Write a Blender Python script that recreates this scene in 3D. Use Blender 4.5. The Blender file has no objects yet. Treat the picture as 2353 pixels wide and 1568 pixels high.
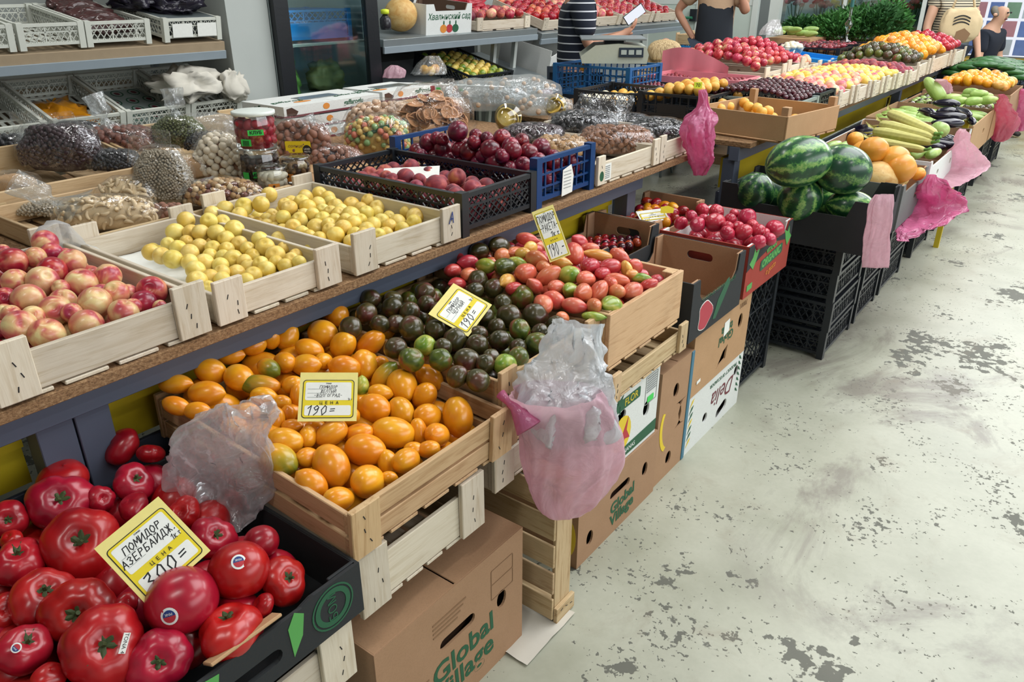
import bpy, bmesh, math, random
from mathutils import Vector, Matrix, geometry, noise
random.seed(7)
SC = bpy.context.scene
COL = SC.collection
# ---------------------------------------------------------------- camera
# world: +Y runs along the aisle, +X to the aisle side, camera stands at the origin, eye 1.55 m
FPX, CX, CY, EYE = 1750.0, 1176.5, 784.0, 1.55
FW = Vector((-0.5459, 0.7214, -0.4260)).normalized()
RT = Vector((0.7975, 0.6034, 0.0)).normalized()
UP = RT.cross(FW).normalized()
FW = UP.cross(RT).normalized()
CAMP = Vector((0, 0, EYE))
cd = bpy.data.cameras.new('camera')
cam = bpy.data.objects.new('camera', cd)
COL.objects.link(cam)
cam.matrix_world = Matrix(((RT.x, UP.x, -FW.x, 0), (RT.y, UP.y, -FW.y, 0), (RT.z, UP.z, -FW.z, EYE), (0, 0, 0, 1)))
cd.sensor_width = 36; cd.sensor_fit = 'HORIZONTAL'; cd.lens = FPX / 2353 * 36
cd.clip_start = .05
SC.camera = cam
# ---------------------------------------------------------------- world, daylight, exposure
CY_ = SC.cycles
CY_.max_bounces = 4; CY_.diffuse_bounces = 2; CY_.glossy_bounces = 2; CY_.transmission_bounces = 2; CY_.transparent_max_bounces = 8; CY_.caustics_reflective = False; CY_.caustics_refractive = False
SC.view_settings.view_transform = 'Standard'
SC.view_settings.look = 'None'
SC.view_settings.exposure = -0.05
SC.view_settings.gamma = 1.0
SC.view_settings.use_curve_mapping = False
w = bpy.data.worlds.new('world'); SC.world = w; w.use_nodes = True
w.node_tree.nodes['Background'].inputs[0].default_value = (.75, .86, 1, 1)
w.node_tree.nodes['Background'].inputs[1].default_value = 0.5
def area(name, loc, direction, sx, sy, power, col):
    l = bpy.data.lights.new(name, 'AREA'); l.shape = 'RECTANGLE'; l.size = sx; l.size_y = sy; l.energy = power; l.color = col
    o = bpy.data.objects.new(name, l); COL.objects.link(o); o.location = loc
    o.rotation_euler = Vector(direction).to_track_quat('-Z', 'Y').to_euler()
    return o
DAY = (.97, .985, 1.0)
# window bands of the hall (right wall, far gable) and the roof light
area('daylight_right_windows', (4.72, 3.5, 2.7), (-1, 0, -.12), 9, 2.0, 200, DAY)
area('daylight_gable_window', (1.2, 11.5, 3.9), (0, -1, -.25), 5.0, 1.7, 230, DAY)
area('daylight_roof_light', (.5, 5.6, 4.93), (0, 0, -1), 3.4, 6.5, 410, DAY)

# ---------------------------------------------------------------- measuring helpers (pixels of the photograph -> metres)
def ray(x, y): return (FW * FPX + RT * (x - CX) - UP * (y - CY)).normalized()
def atZ(x, y, z):
    d = ray(x, y); return CAMP + d * ((z - EYE) / d.z)
def atX(x, y, v):
    d = ray(x, y); return CAMP + d * (v / d.x)
def atY(x, y, v):
    d = ray(x, y); return CAMP + d * (v / d.y)
def depth(p): return (Vector(p) - CAMP).dot(FW)

# ---------------------------------------------------------------- node helpers
def srgb(h):
    h = h.lstrip('#'); o = []
    for i in (0, 2, 4):
        v = int(h[i:i+2], 16) / 255
        o.append(v / 12.92 if v <= .04045 else ((v + .055) / 1.055) ** 2.4)
    return (*o, 1)
class G:
    def __init__(s, name):
        s.m = bpy.data.materials.new(name); s.m.use_nodes = True
        s.t = s.m.node_tree; s.t.nodes.clear()
    def n(s, typ, ins=None, **kw):
        nd = s.t.nodes.new(typ)
        for k, v in kw.items(): setattr(nd, k, v)
        for k, v in (ins or {}).items():
            sock = nd.inputs[k]
            if isinstance(v, bpy.types.NodeSocket): s.t.links.new(v, sock)
            else: sock.default_value = v
        return nd
    def out(s, sh, disp=None):
        o = s.n('ShaderNodeOutputMaterial'); s.t.links.new(sh, o.inputs['Surface']); return s.m
    def pr(s, col, rough=.5, normal=None, **kw):
        i = {'Base Color': col, 'Roughness': rough}
        if normal is not None: i['Normal'] = normal
        i.update(kw)
        return s.n('ShaderNodeBsdfPrincipled', i).outputs[0]
    def obj(s): return s.n('ShaderNodeTexCoord').outputs['Object']
    def gen(s): return s.n('ShaderNodeTexCoord').outputs['Generated']
    def rnd(s): return s.n('ShaderNodeObjectInfo').outputs['Random']
    def math(s, op, a, b=0.0, clamp=False):
        nd = s.n('ShaderNodeMath', {0: a, 1: b}, operation=op); nd.use_clamp = clamp; return nd.outputs[0]
    def shift(s, vec, amt=37.0):
        c = s.n('ShaderNodeCombineXYZ', {0: s.math('MULTIPLY', s.rnd(), amt), 1: s.math('MULTIPLY', s.rnd(), amt * .7), 2: 0.0})
        return s.n('ShaderNodeVectorMath', {0: vec, 1: c.outputs[0]}, operation='ADD').outputs[0]
    def map(s, vec, sc): return s.n('ShaderNodeMapping', {0: vec, 3: sc}).outputs[0]
    def noise(s, vec, scale=5, detail=3, rough=.5, dist=0, fac=True):
        nd = s.n('ShaderNodeTexNoise', {'Vector': vec, 'Scale': scale, 'Detail': detail, 'Roughness': rough, 'Distortion': dist})
        return nd.outputs[0]
    def ramp(s, fac, stops, interp='LINEAR'):
        nd = s.n('ShaderNodeValToRGB', {0: fac}); cr = nd.color_ramp; cr.interpolation = interp
        while len(cr.elements) < len(stops): cr.elements.new(.5)
        for e, (p, c) in zip(cr.elements, stops):
            e.position = p; e.color = srgb(c) if isinstance(c, str) else ((c, c, c, 1) if not hasattr(c, '__len__') else c)
        return nd.outputs[0]
    def mix(s, fac, a, b, blend='MIX'):
        nd = s.n('ShaderNodeMix', data_type='RGBA', blend_type=blend)
        for k, v in ((0, fac), (6, a), (7, b)):
            if isinstance(v, str): v = srgb(v)
            if isinstance(v, bpy.types.NodeSocket): s.t.links.new(v, nd.inputs[k])
            else: nd.inputs[k].default_value = v
        return nd.outputs[2]
    def hsv(s, col, h=.5, sa=1.0, v=1.0):
        return s.n('ShaderNodeHueSaturation', {'Hue': h, 'Saturation': sa, 'Value': v, 'Color': col}).outputs[0]
    def vary(s, col, dh=.02, dv=.2):
        r = s.rnd(); r2 = s.math('FRACT', s.math('MULTIPLY', r, 17.3))
        return s.hsv(col, s.math('MULTIPLY_ADD', r, dh) if False else s.math('ADD', s.math('MULTIPLY', r, dh), .5 - dh / 2), 1.0,
                     s.math('ADD', s.math('MULTIPLY', r2, dv), 1 - dv / 2))
    def bump(s, h, strength=.2, dist=.01):
        return s.n('ShaderNodeBump', {'Strength': strength, 'Distance': dist, 'Height': h}).outputs[0]
MATS = {}
def plain(name, col, rough=.5, grain=0, gscale=60, metal=0, coat=0, vary=0):
    if name in MATS: return MATS[name]
    g = G(name); c = srgb(col)
    v = g.obj()
    f = g.noise(v, gscale if grain else 9, 3)
    cc = g.mix(f, g.hsv(c, .5, 1, 1 - max(grain, .08)), g.hsv(c, .5, 1, 1 + max(grain, .08) * .6))
    if vary: cc = g.vary(cc, .0, vary)
    nrm = g.bump(f, .15, .003)
    MATS[name] = g.out(g.pr(cc, rough, nrm, Metallic=metal, **({'Coat Weight': coat} if coat else {})))
    return MATS[name]
def wood(name, a, b, knots=True):
    g = G(name); v = g.shift(g.obj())
    f = g.noise(g.map(v, (1.3, 16, 16)), 5, 5, .62, .6)
    fine = g.noise(g.map(v, (6, 160, 160)), 3, 2, .6)
    blot = g.noise(v, 6, 3, .6)
    c = g.ramp(f, [(.28, b), (.5, a), (.78, a)])
    c = g.mix(g.ramp(fine, [(.35, .0), (.75, .35)]), c, b)
    c = g.mix(g.ramp(blot, [(.55, .0), (.85, .28)]), c, '#7c6348')
    if knots:
        vo = g.n('ShaderNodeTexVoronoi', {'Vector': g.map(v, (5, 9, 9)), 'Scale': 1.0}).outputs['Distance']
        c = g.mix(g.ramp(vo, [(.03, .75), (.085, .0)]), c, '#5a3d25')
    c = g.vary(c, .012, .22)
    MATS[name] = g.out(g.pr(c, .72, g.bump(f, .25, .002)))
    return MATS[name]
wood('wood_pale', '#d9cebb', '#bfae93'); wood('wood_warm', '#cdab82', '#ab845a'); wood('wood_mid', '#cdb48c', '#a5845a'); wood('wood_dark', '#9c7f5c', '#6d5238')
def card(name, col, dark=.12):
    g = G(name); v = g.obj(); f = g.noise(v, 14, 4, .6); ff = g.noise(v, 260, 2, .6)
    c = srgb(col); cc = g.mix(f, g.hsv(c, .5, 1.05, 1 - dark), g.hsv(c, .5, 1, 1 + dark * .5))
    cc = g.mix(g.ramp(ff, [(.45, .0), (.8, .16)]), cc, '#4a3826')
    cc = g.vary(cc, .008, .08)
    MATS[name] = g.out(g.pr(cc, .8, g.bump(f, .12, .004))); return MATS[name]
card('card_brown', '#ab8768'); card('card_tan', '#b9946e'); card('card_dark', '#6e5646'); card('card_white', '#dfe2df', .05); card('card_black', '#23272a', .1); card('card_red', '#a23c33'); card('card_grey', '#6a6d6c')
plain('black_plastic', '#20252b', .38, .1, 30); plain('navy_plastic', '#0f3d73', .35, .1, 30); plain('blue_plastic', '#1a5f96', .38, .1, 30); plain('sky_plastic', '#1f86d0', .38, .08, 30)
plain('white_plastic', '#d3d6cc', .42, .1, 20); plain('grey_plastic', '#5d6668', .4, .1, 30); plain('clear_grey_plastic', '#93a09c', .3, .1, 30)
plain('steel_blue', '#596274', .45, .06, 8); plain('yellow_paint', '#c2ab1c', .45, .08, 10); plain('steel', '#9aa3a6', .35, .1, 12, .6); plain('white_paint', '#dfe6e0', .5, .05, 6)
plain('ink_black', '#16161a', .6); plain('ink_green', '#1f5a3c', .6); plain('ink_green_light', '#57a352', .6); plain('ink_red', '#b8303c', .6); plain('ink_white', '#e9ece8', .6); plain('ink_yellow', '#e5c832', .6)
plain('ink_blue', '#27407f', .5); plain('ink_maroon', '#6e2b35', .6); plain('ink_tan', '#8a6a4c', .7); plain('ink_grey', '#8b9190', .6); plain('ink_pink', '#d77a86', .6); plain('ink_orange', '#d98a35', .6)
plain('paper_white', '#eef0ea', .75, .04); plain('paper_yellow', '#eee08a', .7, .05); plain('border_yellow', '#e8d221', .6, .04); plain('neon_green', '#3fd35a', .5); plain('neon_yellow', '#dff03a', .5)
plain('calyx_green', '#3c4a22', .7, .3, 90, vary=.4); plain('stem_brown', '#5f4a30', .8, .2)
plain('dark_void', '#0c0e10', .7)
def chip():
    g = G('chipboard'); v = g.obj(); f = g.noise(g.map(v, (60, 30, 90)), 2, 4, .7)
    c = g.ramp(f, [(.3, '#5b412a'), (.5, '#8c6a48'), (.72, '#b0906a')]); MATS['chipboard'] = g.out(g.pr(c, .85, g.bump(f, .6, .004)))
chip()
# ---------------------------------------------------------------- fruit skins
def skin(name, stops, scale=1.6, rough=.3, dv=.25, dh=.02, spots=None, dist=.8, coat=.25, axis=None, fuzz=0, det=2):
    """Colour runs over the fruit by a soft noise in the fruit's own space; each fruit differs by its random number."""
    g = G(name); v = g.shift(g.gen(), 11.0)
    f = g.noise(v, scale, det, .5, dist)
    if axis is not None:
        z = g.n('ShaderNodeSeparateXYZ', {0: g.gen()}).outputs[2]
        f = g.math('ADD', g.math('MULTIPLY', f, 1 - axis), g.math('MULTIPLY', z, axis))
        f = g.math('ADD', f, g.math('MULTIPLY', g.math('SUBTRACT', g.rnd(), .5), .25))
    c = g.ramp(f, stops)
    if spots:
        s = g.noise(v, 26, 2, .6); c = g.mix(g.ramp(s, [(.62, .0), (.7, spots[1])]), c, spots[0])
    c = g.vary(c, dh, dv)
    kw = {'Coat Weight': coat, 'Coat Roughness': .18}
    if fuzz: kw = {'Sheen Weight': fuzz, 'Sheen Roughness': .4}
    MATS[name] = g.out(g.pr(c, rough, None, **kw)); return MATS[name]
skin('skin_red_tomato', [(.3, '#8e0f20'), (.55, '#b01626'), (.75, '#bf2a33')], 1.4, .3, .2, .012)
skin('skin_orange_tomato', [(.25, '#de8416'), (.5, '#eb9b1a'), (.75, '#f1ae2c')], 1.5, .28, .16, .014)
skin('skin_green_orange', [(.3, '#6f7a22'), (.5, '#c69a26'), (.68, '#e59a22')], 1.8, .3, .15, .03, axis=.6)
skin('skin_black_tomato', [(.28, '#2e3018'), (.5, '#47401f'), (.66, '#553026'), (.8, '#6b3f34')], 1.5, .3, .4, .03)
skin('skin_black_green', [(.3, '#33401a'), (.5, '#5f6a24'), (.72, '#86352f')], 1.5, .3, .2, .03)
skin('skin_pink_tomato', [(.25, '#c9533f'), (.5, '#db7352'), (.75, '#e0946a')], 1.5, .32, .2, .03)
skin('skin_rose_tomato', [(.3, '#b02a38'), (.6, '#c84348'), (.8, '#d66a58')], 1.4, .3, .16, .015)
skin('skin_green_tomato', [(.3, '#5f8a2a'), (.5, '#8fa23a'), (.72, '#c9c25a')], 1.5, .3, .15, .02)
skin('skin_yellow_tomato', [(.3, '#d68e3c'), (.55, '#e0ac58'), (.8, '#dcc268')], 1.5, .3, .15, .02)
skin('skin_nectarine', [(.3, '#a32a42'), (.42, '#c9605a'), (.52, '#dca678'), (.66, '#e8cf94')], 1.3, .34, .14, .02, ('#9c5a3c', .25))
skin('skin_nectarine_red', [(.28, '#7c1530'), (.5, '#b3243f'), (.68, '#dd8a6a')], 1.3, .3, .14, .02)
skin('skin_yellow_plum', [(.3, '#e2bf4e'), (.5, '#eed06a'), (.74, '#f4e08a'), (.84, '#e9a55e')], 1.3, .42, .12, .02, ('#9a6a3a', .25), coat=.1)
skin('skin_peach', [(.3, '#662031'), (.48, '#8f2f3c'), (.62, '#b44f48'), (.78, '#d88a58')], 1.5, .6, .25, .02, fuzz=.25)
skin('skin_plum', [(.3, '#4a1124'), (.55, '#7a1730'), (.72, '#a83038'), (.8, '#d8722e')], 1.4, .3, .3, .02)
skin('skin_big_pink', [(.3, '#a51b36'), (.6, '#bf2d46'), (.85, '#cd4a5e')], 1.2, .28, .1, .01)
skin('skin_apricot', [(.3, '#dc9a35'), (.55, '#ecb451'), (.8, '#f0cb74')], 1.3, .5, .15, .02, coat=.05)
skin('skin_pale_peach', [(.3, '#c9586a'), (.48, '#e59a85'), (.62, '#f0c69a'), (.75, '#ecdc9c')], 1.4, .5, .15, .02, coat=.05)
skin('skin_apple', [(.3, '#9c1c34'), (.48, '#bb3148'), (.6, '#cf7a66'), (.7, '#c4bf70')], 1.3, .3, .2, .02)
skin('skin_cherry', [(.3, '#2a0712'), (.6, '#4d0c1e'), (.8, '#6e1428')], 1.3, .2, .3, .02)
skin('skin_cherry_tomato', [(.3, '#7e1416'), (.6, '#b02a22'), (.8, '#c8492c')], 1.3, .25, .3, .03)
skin('skin_eggplant', [(.3, '#0d0b16'), (.7, '#1d1730')], 1.3, .18, .2, .01, coat=.5)
skin('skin_zucchini', [(.3, '#7fa04a'), (.6, '#a9c36e'), (.8, '#c6d694')], 1.6, .4, .2, .02)
skin('skin_cucumber', [(.3, '#1d4a22'), (.6, '#2f6a30'), (.8, '#477f3f')], 2.5, .35, .25, .02)
skin('skin_pumpkin', [(.3, '#e08a26'), (.6, '#eda23a'), (.8, '#efb152')], 1.3, .45, .1, .01)
skin('skin_melon', [(.3, '#cf9c55'), (.55, '#ddb672'), (.8, '#e6c98e')], 5, .55, .1, .01, ('#a8763a', .5), coat=0)
skin('skin_grape', [(.3, '#6a1a2a'), (.7, '#a33a44')], 1.3, .3, .3, .02)
skin('skin_mushroom', [(.3, '#d9cfae'), (.7, '#ece6d2')], 1.3, .5, .1)
def watermelon():
    for name, n, amp, pal in (('skin_watermelon', 9.0, 4.6, ('#1a4a2c', '#2a6234', '#5c9447', '#8fb364')), ('skin_watermelon_dark', 8.0, 5.5, ('#17402b', '#1c4c2e', '#2a6134', '#6f9a50'))):
        g = G(name); v = g.obj(); s = g.n('ShaderNodeSeparateXYZ', {0: v})
        ang = g.math('ARCTAN2', s.outputs[1], s.outputs[0])
        wob = g.noise(g.map(v, (2.2, 2.2, 2.6)), 1.6, 5, .68)
        st = g.math('SINE', g.math('ADD', g.math('MULTIPLY', ang, n), g.math('MULTIPLY', wob, amp * 1.6)))
        mott = g.noise(v, 9, 4, .7)
        f = g.math('ADD', g.math('MULTIPLY', st, .3), mott)
        c = g.ramp(f, [(.32, pal[0]), (.5, pal[1]), (.66, pal[2]), (.85, pal[3])])
        MATS[name] = g.out(g.pr(c, .3, None, **{'Coat Weight': .35, 'Coat Roughness': .15}))
watermelon()
# ---------------------------------------------------------------- films and cloths
def film(name, tint='#ffffff', base=.03, crinkle=.5, rough=.12, scale=45, body=None, bfac=0.0, bstr=.6):
    """thin plastic: mostly see-through, creases catch the light"""
    g = G(name); v = g.shift(g.obj(), 5)
    big = g.noise(v, scale * .45, 3, .55, 1.5); cr = g.noise(v, scale, 4, .6, 2.5)
    fr = g.n('ShaderNodeLayerWeight', {'Blend': .3}).outputs['Facing']
    nrm = g.bump(big, bstr, .012)
    gl = g.n('ShaderNodeBsdfGlossy', {'Color': (.95, .97, 1, 1), 'Roughness': rough, 'Normal': nrm}).outputs[0]
    df = g.pr(srgb(body or tint), .3, nrm)
    tl = g.n('ShaderNodeBsdfTranslucent', {'Color': srgb(body or tint), 'Normal': nrm}).outputs[0]
    bd = g.n('ShaderNodeMixShader', {0: .4, 1: df, 2: tl}).outputs[0]
    tr = g.n('ShaderNodeBsdfTransparent', {'Color': srgb(tint)}).outputs[0]
    ridge = g.math('ABSOLUTE', g.math('SUBTRACT', cr, .5))
    streak = g.ramp(ridge, [(.0, crinkle), (.022, .0)])
    patch = g.ramp(big, [(.56, 0.0), (.7, crinkle * .45)])
    fac = g.math('ADD', g.math('ADD', g.math('MULTIPLY', g.math('POWER', fr, 2.0), .3), base), g.math('MAXIMUM', g.math('MULTIPLY', streak, .6), patch), True)
    a = g.n('ShaderNodeMixShader', {0: fac, 1: tr, 2: gl}).outputs[0]
    b = g.n('ShaderNodeMixShader', {0: g.math('ADD', g.math('MULTIPLY', g.ramp(big, [(.35, 0.0), (.7, 1.0)]), bfac * .45), bfac, True), 1: a, 2: bd}).outputs[0]
    MATS[name] = g.out(b); return MATS[name]
film('film_clear', bfac=.01); film('film_frost', '#f8fafa', .05, .5, .18, 40, '#e8ecec', .14); film('film_haze', '#fbfafb', .08, .9, .16, 42, '#f6f4f6', .26)
film('film_white', '#f6f8fa', .06, .5, .2, 38, '#eef2f5', .5); film('film_pink', '#fae2ea', .04, .3, .25, 26, '#f0c9d6', .62); film('film_hotpink', '#f7a8cc', .04, .4, .22, 34, '#e58ab4', .6); film('film_red', '#e89ab0', .05, .2, .3, 14, '#d87a94', .5)
def glass(name, tint, refl=.12):
    g = G(name); fr = g.n('ShaderNodeLayerWeight', {'Blend': .25}).outputs['Fresnel']
    gl = g.n('ShaderNodeBsdfGlossy', {'Color': (1, 1, 1, 1), 'Roughness': .05}).outputs[0]
    tr = g.n('ShaderNodeBsdfTransparent', {'Color': srgb(tint)}).outputs[0]
    MATS[name] = g.out(g.n('ShaderNodeMixShader', {0: g.math('ADD', g.math('MULTIPLY', fr, .6), refl, True), 1: tr, 2: gl}).outputs[0])
glass('glass', '#dfeceb'); glass('jar_plastic', '#f5f8f8', .07)
def emit(name, col, strength):
    g = G(name); MATS[name] = g.out(g.n('ShaderNodeEmission', {'Color': srgb(col), 'Strength': strength}).outputs[0])
emit('lamp_glow', '#f4fbff', 3.0); emit('sign_glow', '#f2f6ff', 1.0); emit('window_glow', '#eef6ff', 2.2)
plain('foil_dark', '#2c2a30', .25, .3, 40); plain('cloth_white', '#cfcbbf', .85, .1, 20); plain('cloth_navy', '#1b2230', .9, .15, 90); plain('cloth_apron', '#20262e', .9, .2, 200)
plain('cloth_beige', '#c8a98a', .9, .1, 90); plain('denim', '#27303e', .9, .15, 90); plain('skin_body', '#c08d72', .55, .06, 25); plain('skin_body_light', '#d3a58a', .55, .06, 25)
plain('hair_grey', '#7d776c', .8, .3, 60); plain('hair_dark', '#3a2c22', .8, .3, 60); plain('shoe', '#2a2624', .6)
def stripes(name, a, b, freq, width):
    g = G(name); z = g.n('ShaderNodeSeparateXYZ', {0: g.obj()}).outputs[2]
    f = g.math('FRACT', g.math('MULTIPLY', z, freq)); c = g.mix(g.ramp(f, [(0, 1.0), (width, 0.0)], 'CONSTANT'), a, b)
    MATS[name] = g.out(g.pr(c, .9))
stripes('cloth_navy_stripe', '#1a2130', '#d9dde2', 19, .16); stripes('cloth_cream_stripe', '#ddd3ba', '#3a3834', 42, .38)
def hairmat():
    g = G('hair_blond'); f = g.noise(g.map(g.obj(), (60, 60, 5)), 2, 3, .6); MATS['hair_blond'] = g.out(g.pr(g.ramp(f, [(.3, '#8d7450'), (.5, '#c7ab7c'), (.75, '#e8d4a8')]), .5, g.bump(f, .8, .01)))
hairmat()
def floor_mat():
    g = G('floor_paint'); v = g.obj()
    mid = g.noise(v, 3.2, 5, .6); fine = g.noise(v, 60, 3, .6)
    c = g.ramp(mid, [(.25, '#9a9c8a'), (.5, '#acae9d'), (.8, '#babcac')])
    c = g.mix(g.ramp(fine, [(.4, .0), (.8, .12)]), c, '#7d7c6e')
    low = g.noise(v, 1.5, 3, .5); low2 = g.noise(v, 4.2, 2, .5); hi = g.noise(v, 26, 3, .55); hi2 = g.noise(v, 70, 2, .5)
    f1 = g.math('ADD', g.math('ADD', g.math('MULTIPLY', low, .55), g.math('MULTIPLY', low2, .55)), g.math('MULTIPLY', hi, .42))
    chips = g.ramp(f1, [(.868, .0), (.882, 1.0)])
    f2 = g.math('ADD', g.math('MULTIPLY', low2, .5), hi2); chips2 = g.ramp(f2, [(.925, .0), (.945, 1.0)])
    m = g.math('MAXIMUM', chips, chips2)
    c = g.mix(g.math('MULTIPLY', m, .85), c, '#4f5049')
    scuff = g.ramp(g.noise(g.map(v, (1, .6, 1)), 1.9, 7, .68, .9), [(.5, .0), (.6, .8)])
    z3 = g.ramp(g.noise(v, .5, 2), [(.44, .0), (.54, 1.0)])
    c = g.mix(g.math('MULTIPLY', scuff, z3), c, '#7f7a70')
    dirt = g.ramp(g.noise(v, 5.5, 6, .7, .5), [(.56, .0), (.74, .4)]); c = g.mix(dirt, c, '#877b68')
    rough = g.ramp(mid, [(.3, .33), (.7, .45)])
    rough = g.mix(m, rough, (.7, .7, .7, 1))
    MATS['floor_paint'] = g.out(g.pr(c, rough, g.bump(g.math('MULTIPLY', m, -1.0), .3, .002)))
floor_mat()
# ---------------------------------------------------------------- mesh helpers
def frame(o, x, y):
    x = Vector(x).normalized(); y = Vector(y); z = x.cross(y).normalized(); y = z.cross(x)
    m = Matrix((x, y, z)).transposed().to_4x4(); m.translation = Vector(o); return m
def TR(x, y, z, rz=0.0): return Matrix.Translation((x, y, z)) @ Matrix.Rotation(rz, 4, 'Z')
def ob(name, me, mat=None, parent=None, M=None, kind=None, label=None, cat=None, group=None):
    if mat is not None and not me.materials: me.materials.append(MATS[mat] if isinstance(mat, str) else mat)
    o = bpy.data.objects.new(name, me); COL.objects.link(o)
    if mat is not None:
        mm = MATS[mat] if isinstance(mat, str) else mat
        if me.materials[0] is not mm:
            o.material_slots[0].link = 'OBJECT'; o.material_slots[0].material = mm
    if parent is not None: o.parent = parent
    if M is not None: o.matrix_local = M
    if kind: o['kind'] = kind
    if label: o['label'] = label
    if cat: o['category'] = cat
    if group: o['group'] = group
    return o
def thing(name, label, cat, M=None, group=None):
    o = bpy.data.objects.new(name, None); COL.objects.link(o); o.empty_display_size = .05
    if M is not None: o.matrix_local = M
    o['label'] = label; o['category'] = cat
    if group: o['group'] = group
    return o
class MB:
    def __init__(s): s.v = []; s.f = []
    def box(s, c, d, M=None):
        n = len(s.v); x, y, z = (q / 2 for q in d)
        for sx in (-1, 1):
            for sy in (-1, 1):
                for sz in (-1, 1):
                    p = Vector((sx * x, sy * y, sz * z))
                    if M is not None: p = M @ p
                    s.v.append(p + Vector(c))
        s.f += [tuple(n + i for i in q) for q in ((0, 1, 3, 2), (4, 6, 7, 5), (0, 4, 5, 1), (2, 3, 7, 6), (0, 2, 6, 4), (1, 5, 7, 3))]
        return s
    def bar(s, a, b, w, t, nrm=(0, 0, 1)):
        a = Vector(a); b = Vector(b); M = frame((0, 0, 0), b - a, Vector(nrm).cross(b - a)).to_3x3()
        return s.box((a + b) / 2, ((b - a).length, w, t), M)
    def tube(s, pts, rad, seg=8, cap=True):
        pts = [Vector(p) for p in pts]; rad = rad if hasattr(rad, '__len__') else [rad] * len(pts); n0 = len(s.v)
        t0 = (pts[1] - pts[0]).normalized(); u = t0.orthogonal().normalized()
        for i, p in enumerate(pts):
            t = (pts[min(i + 1, len(pts) - 1)] - pts[max(i - 1, 0)]).normalized()
            u = (u - t * u.dot(t)).normalized(); w = t.cross(u)
            for k in range(seg):
                a = 2 * math.pi * k / seg; s.v.append(p + (u * math.cos(a) + w * math.sin(a)) * rad[i])
        for i in range(len(pts) - 1):
            for k in range(seg):
                a = n0 + i * seg + k; b = n0 + i * seg + (k + 1) % seg; s.f.append((a, b, b + seg, a + seg))
        if cap:
            s.f.append(tuple(n0 + k for k in reversed(range(seg)))); e = n0 + (len(pts) - 1) * seg; s.f.append(tuple(e + k for k in range(seg)))
        return s
    def lathe(s, prof, seg=24, M=None, cap=True):
        n0 = len(s.v)
        for r, z in prof:
            for k in range(seg):
                a = 2 * math.pi * k / seg; p = Vector((r * math.cos(a), r * math.sin(a), z)); s.v.append(M @ p if M is not None else p)
        for i in range(len(prof) - 1):
            for k in range(seg):
                a = n0 + i * seg + k; b = n0 + i * seg + (k + 1) % seg; s.f.append((a, b, b + seg, a + seg))
        if cap:
            s.f.append(tuple(n0 + k for k in reversed(range(seg)))); e = n0 + (len(prof) - 1) * seg; s.f.append(tuple(e + k for k in range(seg)))
        return s
    def mesh(s, name='m', smooth=False, fix=False):
        me = bpy.data.meshes.new(name); me.from_pydata([tuple(v) for v in s.v], [], s.f)
        if fix:
            bm = bmesh.new(); bm.from_mesh(me); bmesh.ops.recalc_face_normals(bm, faces=bm.faces); bm.to_mesh(me); bm.free()
        if smooth: me.shade_smooth()
        me.update(); return me
BOX = {}
def me_board(L, W, T, bev=.0016):
    k = (round(L, 3), round(W, 3), round(T, 4), bev)
    if k not in BOX:
        bm = bmesh.new(); bmesh.ops.create_cube(bm, size=1)
        bmesh.ops.scale(bm, vec=(L, W, T), verts=bm.verts)
        if bev: bmesh.ops.bevel(bm, geom=list(bm.edges), offset=min(bev, T * .3), segments=1, affect='EDGES')
        me = bpy.data.meshes.new('board'); bm.to_mesh(me); bm.free(); BOX[k] = me
    return BOX[k]
def board(name, L, W, T, mat, parent, M, **kw):
    me = me_board(L, W, T)
    if not me.materials: me.materials.append(MATS[mat])
    return ob(name, me, mat, parent, M, **kw)
def me_panel(outline, holes=(), t=.004):
    pl = [[Vector((x, y, 0)) for x, y in outline]] + [[Vector((x, y, 0)) for x, y in h] for h in holes]
    tris = geometry.tessellate_polygon(pl); flat = [v for l in pl for v in l]; n = len(flat)
    v = [(p.x, p.y, -t / 2) for p in flat] + [(p.x, p.y, t / 2) for p in flat]
    f = [tuple(reversed(q)) for q in tris] + [tuple(i + n for i in q) for q in tris]
    s = 0
    for l in pl:
        m = len(l)
        for i in range(m): a, b = s + i, s + (i + 1) % m; f.append((a, b, b + n, a + n))
        s += m
    me = bpy.data.meshes.new('panel'); me.from_pydata(v, [], f)
    bm = bmesh.new(); bm.from_mesh(me); bmesh.ops.recalc_face_normals(bm, faces=bm.faces); bm.to_mesh(me); bm.free(); return me
def ell(cx, cy, rx, ry, rot=0, n=18):
    return [(cx + rx * math.cos(a) * math.cos(rot) - ry * math.sin(a) * math.sin(rot), cy + rx * math.cos(a) * math.sin(rot) + ry * math.sin(a) * math.cos(rot)) for a in (2 * math.pi * i / n for i in range(n))]
def slot(cx, cy, w, h, rot=0):
    r = h / 2; pts = [(math.cos(a) * r + w / 2 - r, math.sin(a) * r) for a in (-math.pi / 2 + math.pi * i / 6 for i in range(7))] + [(math.cos(a) * r - w / 2 + r, math.sin(a) * r) for a in (math.pi / 2 + math.pi * i / 6 for i in range(7))]
    c, s = math.cos(rot), math.sin(rot); return [(cx + x * c - y * s, cy + x * s + y * c) for x, y in pts]
def rr(x0, y0, x1, y1, r=.01, n=4):
    o = []
    for cx, cy, a0 in ((x1 - r, y0 + r, -90), (x1 - r, y1 - r, 0), (x0 + r, y1 - r, 90), (x0 + r, y0 + r, 180)):
        for i in range(n + 1): a = math.radians(a0 + 90 * i / n); o.append((cx + r * math.cos(a), cy + r * math.sin(a)))
    return o
FONTC = {}
TMP = bpy.data.scenes.new('tmp_eval')
def evaluated_mesh(o):
    TMP.collection.objects.link(o); vl = TMP.view_layers[0]; vl.update(); dg = vl.depsgraph; dg.update()
    me = bpy.data.meshes.new_from_object(o.evaluated_get(dg)); bpy.data.objects.remove(o); return me
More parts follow.
